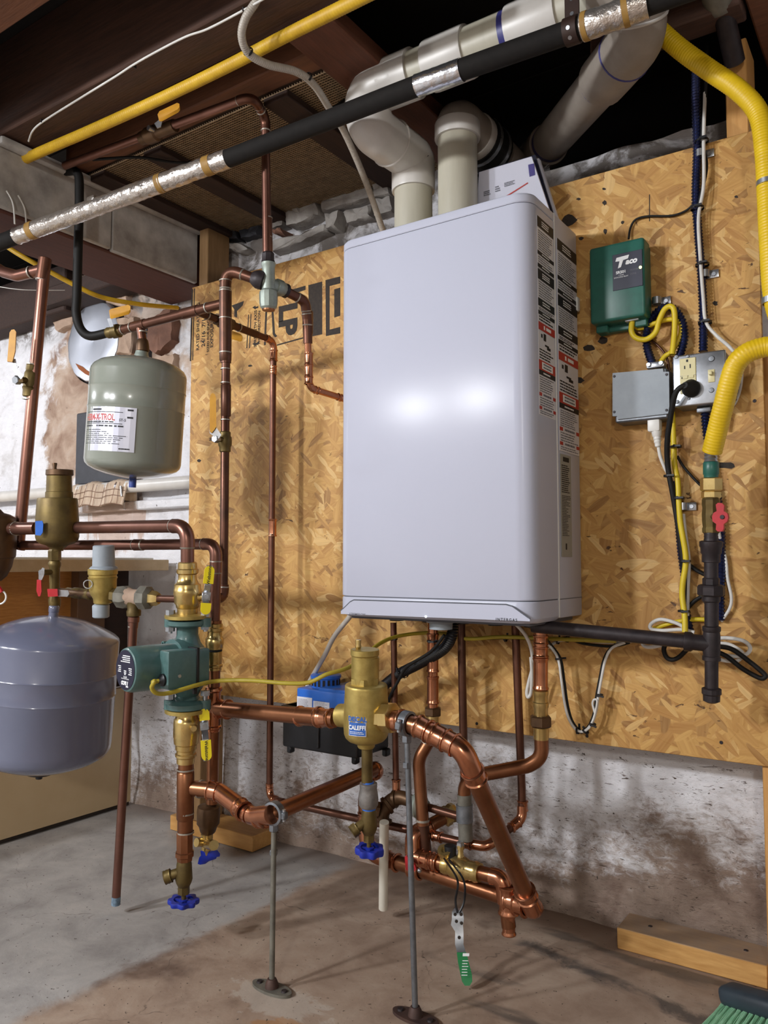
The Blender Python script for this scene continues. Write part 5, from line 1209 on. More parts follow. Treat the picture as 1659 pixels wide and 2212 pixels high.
# stack of fittings down to the tank
fs_ = thing('tank_fitting_stack', 'brass stack of nut and ball valve between old separator and blue grey tank', 'valve', at(117, 1310, CO))
vl(fs_, 'hex_nut', 'brass_old', 118, CO, [(1186, 22), (1190, 27), (1210, 27), (1212, 22)], 6, ang=20)
vl(fs_, 'valve_body', 'brass_old', 118, CO, [(1210, 20), (1216, 27), (1222, 26), (1228, 22), (1250, 22), (1268, 21), (1280, 21), (1290, 22), (1296, 26), (1308, 24), (1314, 22)], 18)
for p_, q_ in (((110, 1236), (88, 1236)), ((118, 1281), (84, 1281))): pass
build('stem', MB().tube([at(118, 1235, CO), at(90, 1237, CO - .03)], .0065, 12), 'brass_old', fs_)
nut(fs_, at(90, 1237, CO - .032), at(90, 1237, CO - .03) - at(118, 1235, CO), .008, .008, 'steel')
build('lever', MB().prism([at(x, y, CO - .035) for x, y in ((84, 1240), (92, 1226), (97, 1228), (95, 1244), (90, 1254), (84, 1254))], Vector((.5, -.5, 0)) * .004), 'steel', fs_)
build('grip', MB().prism([at(x, y, CO - .037) for x, y in ((81, 1252), (90, 1253), (91, 1278), (88, 1288), (84, 1288), (80, 1276))], Vector((.5, -.5, 0)) * .009), 'red_grip', fs_)
ll = thing('fill_line', 'short tarnished fill pipe with red lever valve joining tank stack and feed regulator', 'pipe', at(160, 1283, 1.83))
pipe(ll, [at(118, 1278, CO), at(205, 1284, 1.78)], 17 * 1.82 / (2 * F), 'bronze')
lath(ll, 'valve_body', 'brass_old', (140, 1279, 1.84), (198, 1284, 1.79), [(0, 16), (.1, 22), (.3, 20), (.35, 24), (.6, 24), (.65, 20), (.95, 26), (1, 20)], 10)
build('lever', MB().prism([at(x, y, 1.79) for x, y in ((122, 1274), (148, 1275), (150, 1283), (146, 1289), (122, 1288))], Vector((.5, -.5, 0)) * .005), 'steel', ll)
build('grip', MB().prism([at(x, y, 1.785) for x, y in ((103, 1272), (125, 1272), (126, 1288), (105, 1289))], Vector((.5, -.5, 0)) * .008), 'red_grip', ll)
rg = thing('feed_regulator', 'brass water feed regulator with grey plastic caps', 'valve', at(222, 1340, 1.76))
CR = 1.76
vl(rg, 'regulator_body', 'brass_cast', 222, CR, [(1228, 58), (1230, 62), (1240, 62), (1242, 58), (1246, 58), (1247, 62), (1252, 58), (1274, 57), (1284, 50), (1292, 40), (1302, 38), (1305, 30)], 30)
vl(rg, 'top_cap', 'gray_plastic', 224, CR, [(1178, 40), (1180, 45), (1222, 47), (1226, 58), (1230, 60)], 28)
vl(rg, 'bottom_cap', 'gray_plastic', 218, CR, [(1304, 24), (1307, 34), (1309, 36), (1332, 35), (1334, 30)], 28)
build('tag_ring', MB().ring(at(190, 1262, 1.73), Vector((.7, -.7, 0)), .009, .0012, 18, 6), 'steel', rg)
bf = thing('backflow_preventer', 'black taped backflow preventer between regulator and brass valve', 'valve', at(290, 1310, 1.72))
lath(bf, 'inlet_hex', 'brass_old', (240, 1286, 1.75), (262, 1288, 1.74), [(0, 22), (.2, 32), (.8, 32), (1, 26)], 6)
lath(bf, 'union_nut', 'galv_dirty', (252, 1289, 1.745), (280, 1290, 1.735), [(0, 34), (.2, 48), (.7, 52), (1, 40)], 8)
lath(bf, 'tee_body', 'stone_tan', (276, 1289, 1.735), (308, 1291, 1.72), [(0, 40), (.3, 34), (.7, 34), (1, 42)], 24)
lath(bf, 'union_nut', 'galv_dirty', (300, 1290, 1.72), (328, 1292, 1.71), [(0, 40), (.25, 54), (.75, 52), (1, 36)], 8)
lath(bf, 'outlet_hex', 'brass', (322, 1292, 1.71), (344, 1293, 1.70), [(0, 28), (.2, 34), (.7, 32), (1, 24)], 6)
vl(bf, 'vent_outlet', 'brass_old', 289, 1.73, [(1300, 30), (1316, 27), (1320, 31), (1330, 30), (1331, 24)], 18)
pipe(bf, [at(340, 1293, 1.70), at(385, 1294, 1.66)], 16 * 1.68 / (2 * F), 'copper_old', name='outlet_tube')
dp = thing('discharge_pipe', 'long copper discharge pipe with blue worn end reaching to the floor', 'pipe', at(250, 1955, 1.76))
d0, d1 = at(289, 1328, 1.73), at(250, 1953, 1.77)
build('tube', MB().tube([d0, d1], .0095, 18), 'copper_pink', dp)
lath(dp, 'adapter', 'copper_pink', (289, 1330, 1.73), (287, 1356, 1.73), [(0, 20), (.1, 25), (.5, 25), (.55, 22), (1, 21)], 18)
sring(dp, at(287, 1352, 1.73), d1 - d0, .0095, 1.15, .003)
build('painted_end', MB().tube([mid(d0, d1, .972), mid(d0, d1, 1.001)], .0098, 18), 'blue_worn', dp)
o2 = thing('air_separator', 'second dull brass separator cut by the picture edge left of the old one', 'air separator', at(-12, 1250, 1.95))
vl(o2, 'vent_body', 'bronze', -10, 1.95, [(1100, 20), (1108, 34), (1112, 60), (1118, 78), (1126, 84), (1160, 86), (1200, 82), (1204, 80), (1206, 74), (1225, 66), (1245, 46), (1255, 24)], 32)
pipe(o2, [at(20, 1142, 1.94), at(80, 1141, 1.88)], .0150, 'copper_pink'); sring(o2, at(34, 1142, 1.93), at(80, 1141, 1.88) - at(20, 1142, 1.94), .015, 1.2, .005)
lr = thing('loop_handle', 'white ring handle with red tip at the left edge', 'handle', at(0, 1290, 1.9))
build('ring', MB().ring(at(-2, 1290, 1.9), Vector((.6, -.8, 0)), .0165, .0022, 24, 8), 'white_plastic', lr)
build('tip', MB().tube([at(-3, 1268, 1.9), at(4, 1279, 1.9)], .005, 10), 'red_grip', lr)

# ================================================================== BENCH, COVER, WHITE PIPE, TOWEL
XB = -2.15
bn = thing('workbench', 'old bench with cream lower panel and orange wood side against the wall', 'workbench', (-2.5, 1.45, 0))
ztop = atX(250, 1488, XB).z
build('cream_panel', MB().bx(XB - .018, XB, .7, 1.708, .012, ztop, .001, 1), 'cream_panel', bn)
build('panel_base', MB().bx(XB - .03, XB - .008, .7, 1.708, 0, .012), 'print_ink', bn)
zc_ = atY(368, 1232, 1.74).z
build('wood_side', MB().bx(XB - .06, XB - .04, .7, 1.60, ztop - .02, zc_, .001, 1), 'oak_panel', bn)
build('bench_leg', MB().bx(XB - .07, XB - .005, 1.50, 1.60, ztop, zc_, .002, 1), 'brown_panel', bn)
build('bench_leg', MB().bx(XB - .10, XB - .03, 1.60, 1.708, ztop, zc_, .002, 1), 'board_dark', bn)
build('bench_top', MB().bx(-3.2, -1.985, .7, 1.708, zc_, zc_ + .034, .002, 1), 'counter', bn)
ws = thing('white_strip', 'thin white strip with a red piece lying on the bench top', 'strip', (-2.08, 1.3, zc_ + .035))
build('strip', MB().bx(-2.12, -2.05, .9, 1.70, zc_ + .034, zc_ + .040, .001, 1), 'white_plastic', ws)
build('red_piece', MB().bx(-2.10, -2.06, 1.02, 1.10, zc_ + .040, zc_ + .049, .001, 1), 'red_grip', ws)
# round metal cover
rc = thing('flue_cover', 'round shiny metal cover on the broken plaster wall', 'cover', atY(205, 735, YW - .02))
cc_ = atY(203, 738, YW - .02)
mb = MB(); n = 48; vs = []
for t_, s_ in ((0.02, 1.0), (0.0, 1.0), (-.006, .97), (-.007, .9), (-.004, .5), (-.002, .0)):
    for k in range(n):
        a = 2 * pi * k / n; jag = 1 + .012 * sin(a * 13) * (1 if s_ > .95 else 0); vs.append((cc_.x + .148 * s_ * jag * cos(a), cc_.y + t_, cc_.z + .143 * s_ * jag * sin(a)))
mb.add(vs, [(i * n + k, i * n + (k + 1) % n, (i + 1) * n + (k + 1) % n, (i + 1) * n + k) for i in range(5) for k in range(n)])
build('disc', mb, 'tin', rc, ang=40)
build('rust_patch', MB().prism([atY(x, y, YW - .0275) for x, y in ((163, 785), (178, 792), (186, 799), (198, 806), (197, 814), (184, 808), (170, 797))], (0, .002, 0)), 'rust_stain', rc)
build('collar', MB().lathe((cc_.x, cc_.y + .003, cc_.z), Y3, [(0, .15), (.02, .154), (.02, .14)], 40, cap=False), 'iron', rc)
pl_ = build('slate_panel', MB().bx(atY(170, 900, YW - .02).x, atY(300, 900, YW - .02).x, YW - .03, YW - .002, atY(230, 1043, YW - .02).z, atY(178, 893, YW - .02).z, .004, 1), 'slate', label='dark slate panel on the wall behind the grey green tank', cat='panel')
wp = thing('white_drain_pipe', 'white pipe along the wall under the slate panel', 'pipe', (-2.4, 1.69, 1.03))
build('tube', MB().tube([Vector((-3.4, 1.69, 1.035)), Vector((-1.83, 1.69, 1.03))], .0205, 20), 'pvc', wp)
for x in (255, 262):
    p_ = atY(x, 1062, 1.66); 
build('hanger_bolt', MB().tube([atY(261, 1050, 1.66), atY(263, 1072, 1.66)], .0035, 10), 'steel', wp)
build('hanger_clip', MB().lathe((atY(259, 1055, 1.69).x, 1.69, 1.03), X3, [(0, .0205), (0, .024), (.018, .024), (.018, .0205)], 22, cap=False), 'steel', wp)
build('wall_ledge', MB().bx(-3.4, -1.84, 1.705, 1.745, .955, .985, .004, 1), 'wall', wb)
tw = thing('hand_towel', 'beige checked towel hanging over the white pipe', 'towel', atY(212, 1092, 1.66))
xa, xb = atY(154, 1060, 1.665).x, atY(272, 1060, 1.665).x; nx = 40; prof = [(1.715, .985), (1.713, 1.02), (1.708, 1.045), (1.69, 1.056), (1.672, 1.045), (1.664, 1.02), (1.660, 1.0), (1.656, .982), (1.652, .972)]
vs = []
for j, (yy_, zz1) in enumerate(prof):
    for i in range(nx + 1):
        x = xa + (xb - xa) * i / nx; f = .0035 * sin(i * .9 + .4 * j) * (j > 3) + .002 * sin(i * 2.3); vs.append((x + .006 * (j - 4) / 5, yy_ - f - .002, zz1 - .004 * sin(i * .35)))
mb = MB().add(vs, [(j * (nx + 1) + i, j * (nx + 1) + i + 1, (j + 1) * (nx + 1) + i + 1, (j + 1) * (nx + 1) + i) for j in range(len(prof) - 1) for i in range(nx)])
to = build('cloth', mb, 'cloth', tw, ang=80)
sm = to.modifiers.new('thick', 'SOLIDIFY'); sm.thickness = .004
g = MB()
for k in range(1, 10):
    i = k * 4; g.tube([Vector(vs[j * (nx + 1) + i]) + Vector((0, -.0035, 0)) for j in range(4, len(prof))], .0008, 5)
for j in (5, 6, 8): g.tube([Vector(vs[j * (nx + 1) + i]) + Vector((0, -.0035, 0)) for i in range(nx + 1)], .0008, 5)
build('check_stitching', g, 'stone_brown', tw, kind='stuff')
# yellow gas tube under the beam, left
cable('gas_tube', 'thin yellow gas tube passing below the white faced beam', [at(-20, 505, 2.12), at(20, 536, 2.12), at(70, 566, 2.12), at(160, 615, 2.16), at(220, 642, 2.2), at(300, 657, 2.26), at(384, 665, 2.36)], .0066, 'yellow_dusty', cat='gas tube')
cable('thin_wire', 'thin pale wire strung past the tall riser under the beam', [at(-10, 618, 2.3), at(50, 626, 2.3), at(140, 627, 2.35)], .0012, 'white_wire', cat='wire')
# ceiling lines
cable('gas_tube', 'yellow corrugated gas tube running along the ceiling joist', [atZ(30, 355, 1.775), atZ(95, 325, 1.775), atZ(200, 280, 1.775), atZ(350, 212, 1.775), atZ(500, 139, 1.775), atZ(620, 76, 1.775), atZ(770, 1, 1.775), atZ(900, -65, 1.775)], .0122, 'yellow_dusty', cat='gas tube', corr=(.006, .02))
ww = cable('ceiling_wire', 'thin white wire stapled along the brown joist', [atZ(62, 305, 1.785), atZ(72, 281, 1.785), atZ(100, 258, 1.793), atZ(180, 208, 1.793), atZ(250, 165, 1.793), atZ(285, 142, 1.793), atZ(330, 116, 1.793), atZ(400, 80, 1.793), atZ(450, 62, 1.793), atZ(530, 20, 1.793), atZ(600, -20, 1.793)], .0022, 'white_wire', cat='wire')
for x, y in ((92, 262), (290, 143), (528, 22)): build('staple', MB().box(atZ(x, y, 1.794), (.003, .009, .007)), 'iron', ww)
wh = cable('drain_hose', 'ribbed white hose looping from the ceiling down behind the boiler', [at(575, -40, 1.44), at(552, 5, 1.45), at(530, 40, 1.46), at(522, 78, 1.48), at(536, 114, 1.51), at(578, 139, 1.54), at(640, 155, 1.58), at(678, 183, 1.62), at(712, 235, 1.70), at(745, 288, 1.78), at(790, 392, 1.88), at(828, 500, 1.97)], .0076, 'clear_hose', cat='hose', corr=(.004, .03))
tie(wh, at(538, 112, 1.51), at(552, 128, 1.52) - at(532, 108, 1.5), .0078); tie(wh, at(666, 166, 1.60), at(678, 183, 1.62) - at(640, 155, 1.58), .0078)
cable('ceiling_cable', 'black cable along the wire mesh beside the foam pipe', [atZ(200, 345, 1.772), atZ(300, 340, 1.772), atZ(420, 350, 1.772), atZ(600, 290, 1.772), atZ(720, 232, 1.772), atY(770, 195, 1.39), atY(857, 130, 1.39), atY(1031, 46, 1.39), atY(1110, 8, 1.39)], .0035, 'black_rubber')
for x, y0, y1, lb_ in ((28, 430, 484, 'longer white string hooked on the white beam above the foam pipe end'), (53, 440, 486, 'shorter white string hanging on the white beam above the foil wrap')):
    cable('hanging_string', lb_, [atX(x - 14, y0 - 18, -1.792), atX(x, y0 + 10, -1.788), atX(x + 4, y1, -1.785)], .002, 'white_wire', cat='string', group='strings on the white beam')

# ================================================================== PIPES UNDER THE BOILER
YB = 1.50
def vpress(par, x, ys, Y, r, m='copper_new'):
    for y0, y1 in ys:
        a, b = atY(x, y0, Y), atY(x, y1, Y); coup(par, mid(a, b, .5), b - a, r, (b - a).length, m, 1.13, .11)
# press pipe under the boiler, left of centre
b1_ = thing('copper_pipe', 'press fitted copper pipe with dark union under the boiler beside the black hose', 'pipe', atY(915, 1780, 1.48))
rp_ = .0112
pipe(b1_, [atY(935, 1345, YB), atY(935, 1570, YB)], rp_, 'copper_new')
vpress(b1_, 935, [(1368, 1412), (1416, 1452), (1460, 1520)], YB, rp_)
nut(b1_, atY(935, 1537, YB), Z3, .0195, .018, 'bronze'); build('union_tail', MB().tube([atY(935, 1545, YB), atY(934, 1568, YB)], .0135, 18), 'brass', b1_)
pipe(b1_, [atY(934, 1566, YB), atY(930, 1596, YB - .005), atY(904, 1640, YB - .02), atY(908, 1700, YB - .02), atY(914, 1782, YB - .02)], .0135, 'copper', .045)
sring(b1_, atY(922, 1606, YB - .008), atY(904, 1640, YB - .02) - atY(930, 1596, YB), .0137, 1.1, .004); sring(b1_, atY(913, 1774, YB - .02), Z3, .0137, 1.12, .006)
pipe(b1_, [atY(914, 1782, YB - .02), atY(921, 1850, YB - .02)], .0125, 'copper_dark', name='stained_tube')
# press pipe under the boiler, right
b2_ = thing('copper_pipe', 'press fitted copper pipe with brass union sweeping left under the boiler corner', 'pipe', atY(1003, 1800, YB))
pipe(b2_, [atY(1168, 1345, YB), atY(1168, 1490, YB)], .0138, 'copper_new')
vpress(b2_, 1168, [(1372, 1392), (1396, 1420), (1420, 1490)], YB, .0128)
def vly(par, name, m, x, Y, yw, seg=24, **k):
    c = cof(atY(x, (yw[0][0] + yw[-1][0]) / 2, Y)); return vl(par, name, m, x, c, yw, seg, **k)
vly(b2_, 'press_union', 'brass', 1168, YB, [(1490, 28), (1492, 34), (1500, 34), (1502, 31), (1515, 31), (1517, 35), (1526, 35), (1530, 31), (1548, 32)], 16)
nut(b2_, atY(1168, 1558, YB), Z3, .0222, .022, 'bronze')
vly(b2_, 'union_tail', 'brass', 1169, YB, [(1568, 28), (1571, 33), (1596, 33), (1598, 28)], 20)
pipe(b2_, [atY(1169, 1594, YB), atY(1171, 1636, YB), atY(1142, 1654, YB - .005), atY(1046, 1672, YB - .01), atY(1004, 1690, YB - .01), atY(1003, 1725, YB - .01)], .0142, 'copper', .035)
pipe(b2_, [atY(1003, 1716, YB - .01), atY(1006, 1815, YB - .01)], .0150, 'galv_dirty', name='grey_tube')
build('reducing_tee', MB().tube([atY(1003, 1738, YB - .01), atY(1004, 1775, YB - .01)], .0175, 20), 'galv', b2_)
# thin verticals
t1_ = thing('copper_pipe', 'thin copper pipe dropping from the boiler to the bronze backflow valve', 'pipe', atY(856, 1715, 1.51))
pipe(t1_, [atY(850, 1345, 1.52), atY(856, 1720, 1.505)], .0072, 'copper_old')
coup(t1_, atY(856, 1700, 1.505), Z3, .0072, .034, 'copper_new', 1.3, .15); tie(t1_, atY(851, 1380, 1.52), Z3, .0074)
t2_ = thing('copper_pipe', 'dark thin pipe dropping behind the sloping copper run', 'pipe', atY(1003, 1700, 1.535))
pipe(t2_, [atY(996, 1345, 1.535), atY(1004, 1735, 1.535)], .0088, 'copper_dark')
# backflow / relief assembly with plastic tail
bv = thing('backflow_valve', 'dark bronze backflow valve behind the drain under the air separator', 'valve', atY(830, 1775, 1.47))
P_ = [atY(902, 1738, 1.50), atY(872, 1724, 1.50), atY(853, 1726, 1.495), atY(836, 1740, 1.48), atY(827, 1758, 1.47), atY(830, 1776, 1.47)]
build('valve_body', MB().tube(spline(P_, 8), [.0125 + .004 * sin(pi * i / 40) for i in range(41)], 20), 'bronze', bv)
for p_, d_, R_ in ((P_[0], P_[1] - P_[0], .017), (P_[2], P_[2] - P_[1], .019), (P_[3], P_[3] - P_[2], .0205), (P_[5], P_[5] - P_[4], .0175)):
    build('body_rib', MB().lathe(p_ - Vector(d_).normalized() * .005, d_, [(0, R_ * .8), (.002, R_), (.008, R_), (.01, R_ * .8)], 20), 'bronze', bv)
build('hex_nut', MB().lathe(atY(818, 1750, 1.46), Vector((-.7, -.6, .2)), [(0, .018), (.012, .018)], 6), 'bronze', bv, ang=20)
build('grey_cone', MB().lathe(atY(890, 1734, 1.50), atY(925, 1744, 1.50) - atY(890, 1734, 1.50), [(0, .016), (.012, .027), (.02, .029), (.03, .02), (.034, .009)], 22), 'galv_green', bv)
pipe(bv, [atY(915, 1741, 1.50), atY(1000, 1766, 1.50)], .0085, 'copper_dark', name='outlet_tube')
pt_ = build('plastic_drain_pipe', MB().tube([at(830, 1776, 1.70), at(828, 1962, 1.75)], .0103, 20), 'pvc_white_pipe', label='cream plastic drain pipe hanging to the floor behind the blue handwheel', cat='pipe')
# valve run
vr_ = thing('copper_pipe', 'copper elbow run with press couplings carrying the low brass valve', 'pipe', atY(1100, 2000, 1.46))
v0 = atY(985, 1752, 1.56); v1 = atY(893, 1803, 1.47); v2 = Vector((v1.x + .004, 1.462, .160)); v3 = atY(1086, 1893, 1.462); v3.z = .160; v4 = Vector((v3.x + .012, 1.462, .07))
pipe(vr_, [v0, v1, v2, v3, v4], .0142, 'copper', .028)
path, arcs = fillet([mid(v1, v0, .25), v1, mid(v1, v2, .5)], .03); build('elbow', MB().tube(path, .0178, 18), 'copper_new', vr_)
path, arcs = fillet([mid(v2, v1, .5), v2, mid(v2, v3, .2)], .025); build('elbow', MB().tube(path, .0178, 18), 'copper_new', vr_)
path, arcs = fillet([mid(v3, v2, .12), v3, mid(v3, v4, .5)], .034); build('elbow', MB().tube(path, .0168, 18), 'copper_new', vr_)
for t_, L_ in ((.17, .03), (.24, .026)): coup(vr_, mid(v2, v3, t_), v3 - v2, .0142, L_, 'copper_new', 1.22, .12)
coup(vr_, mid(v1, v0, .3), v0 - v1, .0142, .02, 'copper_new', 1.25, .14)
coup(vr_, Vector((v4.x, v4.y, .122)), Z3, .0145, .055, 'copper_new', 1.3, .12, 'drain_tee')
coup(vr_, Vector((v4.x, v4.y, .075)), Z3, .0112, .04, 'copper_new', 1.15, .12); coup(vr_, pL + X3 * .01, X3, rr, .03, 'copper_new', 1.2, .12)
build('hex_nut', MB().lathe(atY(983, 1752, 1.56), v1 - v0, [(0, .019), (.008, .021), (.016, .019), (.018, .0215), (.03, .0215), (.032, .016)], 8), 'brass', vr_, ang=20)
bz = thing('ball_valve', 'low brass ball valve without handle on the floor run', 'valve', atY(1017, 1905, 1.462))
dv_ = (v3 - v2).normalized(); o_ = mid(v2, v3, .52)
build('valve_body', MB().lathe(o_ - dv_ * .034, dv_, [(0, .0145), (0, .0185), (.008, .0195), (.016, .0185), (.018, .0195), (.022, .0215), (.034, .0235), (.046, .0235), (.054, .021), (.06, .0185), (.064, .0195), (.068, .0185), (.074, .0205), (.08, .019), (.084, .0185), (.084, .0145)], 26), 'brass', bz)
build('stem', MB().lathe(o_ + dv_ * .006 + Z3 * .018, Z3, [(0, .008), (.008, .007), (.01, .006), (.02, .006), (.02, .008), (.028, .008)], 8), 'brass', bz)
build('stem_nut', MB().lathe(o_ + dv_ * .006 + Z3 * .044, Z3, [(0, .0085), (.007, .0085), (.009, .006)], 6), 'steel', bz, ang=20)
build('side_port', MB().lathe(o_ - dv_ * .03 + Z3 * .014, Vector((.2, -.5, .8)), [(0, .012), (.012, .012), (.014, .014), (.024, .014), (.024, .007), (.02, .006)], 16), 'brass', bz)
build('port_cap', MB().lathe(o_ - dv_ * .018 + Z3 * .018, Z3, [(0, .013), (.022, .0125), (.024, .009)], 16), 'black_plastic', bz)
rv = thing('red_lever', 'red lever grip peeking out behind the long strut', 'lever', atY(886, 1880, 1.43))
build('grip', MB().prism([atY(x, y, 1.44) for x, y in ((876, 1848), (880, 1846), (898, 1866), (901, 1874), (896, 1880), (878, 1876))], (.003, -.008, 0)), 'red_grip', rv)
build('rivet', MB().ball(atY(906, 1880, 1.43), .005), 'steel', rv)
# spare lever hanging by black ties from the valve, its grip end on the floor
hl = thing('spare_lever', 'loose steel lever with green grip hanging by black ties from the brass valve', 'lever', at(1005, 2125, 1.46))
la = at(988, 1968, 1.52); lc_ = at(1004, 2060, 1.485); le = at(1008, 2128, 1.458); sd_ = Vector((.83, .55, 0))
def strip3(P, W, th, m, nm):
    mb = MB(); n = len(P); vs = []
    for i, p in enumerate(P):
        t_ = (P[min(i + 1, n - 1)] - P[max(i - 1, 0)]).normalized(); nn = sd_.cross(t_).normalized()
        for s, k in ((-1, -.5), (1, -.5), (1, .5), (-1, .5)): vs.append(p + sd_ * s * W[i] / 2 + nn * th * k)
    fs = [(i * 4 + j, i * 4 + (j + 1) % 4, (i + 1) * 4 + (j + 1) % 4, (i + 1) * 4 + j) for i in range(n - 1) for j in range(4)] + [(3, 2, 1, 0), tuple(range((n - 1) * 4, n * 4))]
    return build(nm, mb.add(vs, fs), m, hl)
lv = strip3([at(989, 1962, 1.525), at(988, 1970, 1.52), at(989, 1985, 1.515), at(987, 1998, 1.512), at(992, 2012, 1.508), at(992, 2040, 1.50), at(998, 2062, 1.488)], [.014, .021, .023, .023, .016, .016, .0165], .003, 'steel', 'steel_blade')
for x, y in ((983, 1975), (996, 1975), (986, 1990), (997, 1994), (992, 2025)): build('blade_hole', MB().lathe(at(x, y, 1.509 if y < 2000 else 1.50), Vector((.5, -.8, 0)), [(0, .003), (.0012, .003)], 10), 'print_ink', lv)
gp = strip3([at(997, 2058, 1.4885), at(1001, 2080, 1.478), at(1007, 2105, 1.466), at(1009, 2120, 1.460), at(1009, 2129, 1.457)], [.0175, .0195, .0205, .0185, .009], .008, 'green_grip', 'grip')
gf = flat(at(1005, 2088, 1.462), sd_, Vector((-.08, .3, .95)))
strips(hl, 'grip_print', 'print_white', gf, lines(-.006, .006, -.016, .012, 6, .3, .2) + [(-.006, .006, .017, .022)], .001)
for k, dx in ((0, 990), (1, 1003)):
    p = [o_ - dv_ * (.02 - .012 * k) + Vector((0, -.022, .02)), at(dx - 2, 1900, 1.53), at(dx - 6 + 6 * k, 1945, 1.522), at(988 + 4 * k, 1972, 1.517)]
    build('cable_tie', MB().tube(spline(p, 8), .0022, 6), 'black_plastic', hl)

# ================================================================== CONDENSATE PUMP
cp = thing('condensate_pump', 'black condensate pump with blue lid on the board edge', 'pump', (-1.19, 1.54, .36))
yf = 1.478; xl_, xr_ = atY(609, 1600, yf).x, atY(772, 1600, yf).x; zb_, zt_ = atY(700, 1628, yf).z, atY(640, 1527, yf).z
build('reservoir', MB().bx(xl_, xr_, yf, 1.607, zb_, zt_, .006, 3), 'black_plastic', cp)
build('reservoir_rim', MB().bx(xl_ - .003, xr_ + .003, yf - .003, 1.607, zt_ - .012, zt_, .002, 1), 'black_plastic', cp)
build('panel_rib', MB().bx(mid((xl_, 0, 0), (xr_, 0, 0), .48).x, mid((xl_, 0, 0), (xr_, 0, 0), .52).x, yf - .004, yf + .01, zb_ + .01, zt_ - .01, .002, 1), 'black_plastic', cp)
for xx in (xl_ + .012, xr_ - .02, xr_ - .004): build('foot', MB().bx(xx, xx + .014, yf + .002 if xx < xr_ - .01 else 1.58, yf + .02 if xx < xr_ - .01 else 1.6, zb_ - .014, zb_ + .004, .003, 1), 'black_plastic', cp)
xb0, xb1 = atY(642, 1500, yf).x, atY(772, 1500, yf).x; zl = atY(650, 1486, yf).z
lid = build('lid', MB().bx(xb0, xb1, yf - .002, 1.59, zt_, zl, .004, 2), 'blue_lid', cp)
build('lid_step', MB().bx(xb0 + .066, xb1, yf - .002, 1.59, zl - .004, zl + .006, .003, 2), 'blue_lid', lid)
kx = atY(704, 1470, 1.53); build('motor_cap', MB().lathe((kx.x, 1.53, zl), Z3, [(0, .034), (.02, .034), (.022, .037), (.028, .037), (.031, .032)], 32), 'blue_lid', lid)
for k in range(18):
    a = 2 * pi * k / 18; e_ = Vector((cos(a), sin(a), 0)); build('vent_slot', MB().box(Vector((kx.x, 1.53, zl + .011)) + e_ * .0342, (.001, .006, .015), (e_, Z3.cross(e_), Z3)), 'print_black', lid)
for u0, u1, v1_ in ((.002, .048, 0), (.052, .10, -.006)):
    lbp = build('label', MB().bx(xb0 + u0, xb0 + u1, yf - .0030, yf - .0012, zt_ + .001, zl - .020 + v1_), 'label_white', lid)
    strips(lid, 'small_print', 'print_gray', flat(Vector((xb0, yf - .0032, zt_)), X3, Z3), lines(u0 + .004, u1 - .004, .003, (zl - zt_) - .024, 6, .3, .3), .0002)
cable('drain_tube', 'translucent tube slanting from the boiler to the blue lidded pump', [Vector((bxl + .014, 1.385, bzb + .006)), Vector((bxl + .010, 1.388, bzb - .004)), atY(722, 1375, 1.45), atY(700, 1418, 1.49), atY(670, 1470, 1.54), atY(664, 1484, 1.54)], .0058, 'tube_clear', cat='tube')
# black corrugated hose and cables
bh = cable('corrugated_hose', 'black corrugated hose curving from the boiler to the condensate pump', [atY(978, 1345, 1.47), atY(976, 1372, 1.47), atY(958, 1402, 1.48), atY(912, 1430, 1.50), atY(862, 1456, 1.52), atY(838, 1474, 1.53), atY(806, 1500, 1.55)], .0115, 'black_plastic', cat='hose', corr=(.005, .09))
cable('sensor_cable', 'pair of thin black cables tied along the corrugated hose', [atY(960, 1372, 1.45), atY(930, 1408, 1.46), atY(880, 1440, 1.48), atY(862, 1468, 1.49), atY(845, 1500, 1.50), atY(838, 1520, 1.53)], .0035, 'black_rubber', par=bh)
tie(bh, atY(872, 1452, 1.515), atY(862, 1456, 1.52) - atY(912, 1430, 1.5), .0125); tie(bh, atY(935, 1385, 1.48), Z3, .012)
# pump cord
c0_ = mpt(.088, .053, -.019)
pc = cable('pump_cord', 'yellow cord looping from the green pump across to the boiler', [c0_, mpt(.103, .052, -.021), at(334, 1472, 1.485), at(328, 1486, 1.49), at(340, 1498, 1.50), at(370, 1496, 1.52), at(425, 1480, 1.55), at(470, 1471, 1.59), at(540, 1470, 1.575), at(620, 1476, 1.555), at(668, 1474, 1.55), at(705, 1457, 1.55), at(745, 1445, 1.57), at(785, 1424, 1.62), at(812, 1396, 1.68), at(850, 1377, 1.74), at(905, 1368, 1.78), at(960, 1369, 1.76), at(1010, 1380, 1.72), at(1090, 1376, 1.69), at(1240, 1382, 1.60), at(1330, 1385, 1.55)], .0042, 'yellow_wire_old')
# wires hanging at the boiler corner
YQ = 1.592
cable('white_cable', 'white cable looped below the boiler corner', [atY(1112, 1346, 1.48), atY(1135, 1372, 1.5), atY(1148, 1405, 1.53), atY(1150, 1440, 1.55), atY(1143, 1470, 1.56), atY(1138, 1495, 1.56), atY(1141, 1506, 1.56), atY(1147, 1495, 1.56), atY(1149, 1455, 1.55), atY(1147, 1420, 1.54)], .0036, 'white_wire')
Lp = [(1148, 1350), (1168, 1372), (1185, 1392), (1205, 1422), (1213, 1470), (1220, 1520), (1230, 1555), (1246, 1577), (1263, 1579), (1278, 1563), (1288, 1535), (1293, 1500), (1300, 1462), (1308, 1425), (1322, 1400), (1350, 1388)]
wl_ = cable('thermostat_cable', 'white cable of the sagging pair under the gas pipe', [atY(x, y, 1.50 if i < 2 else 1.575) for i, (x, y) in enumerate(Lp)], .0028, 'white_wire')
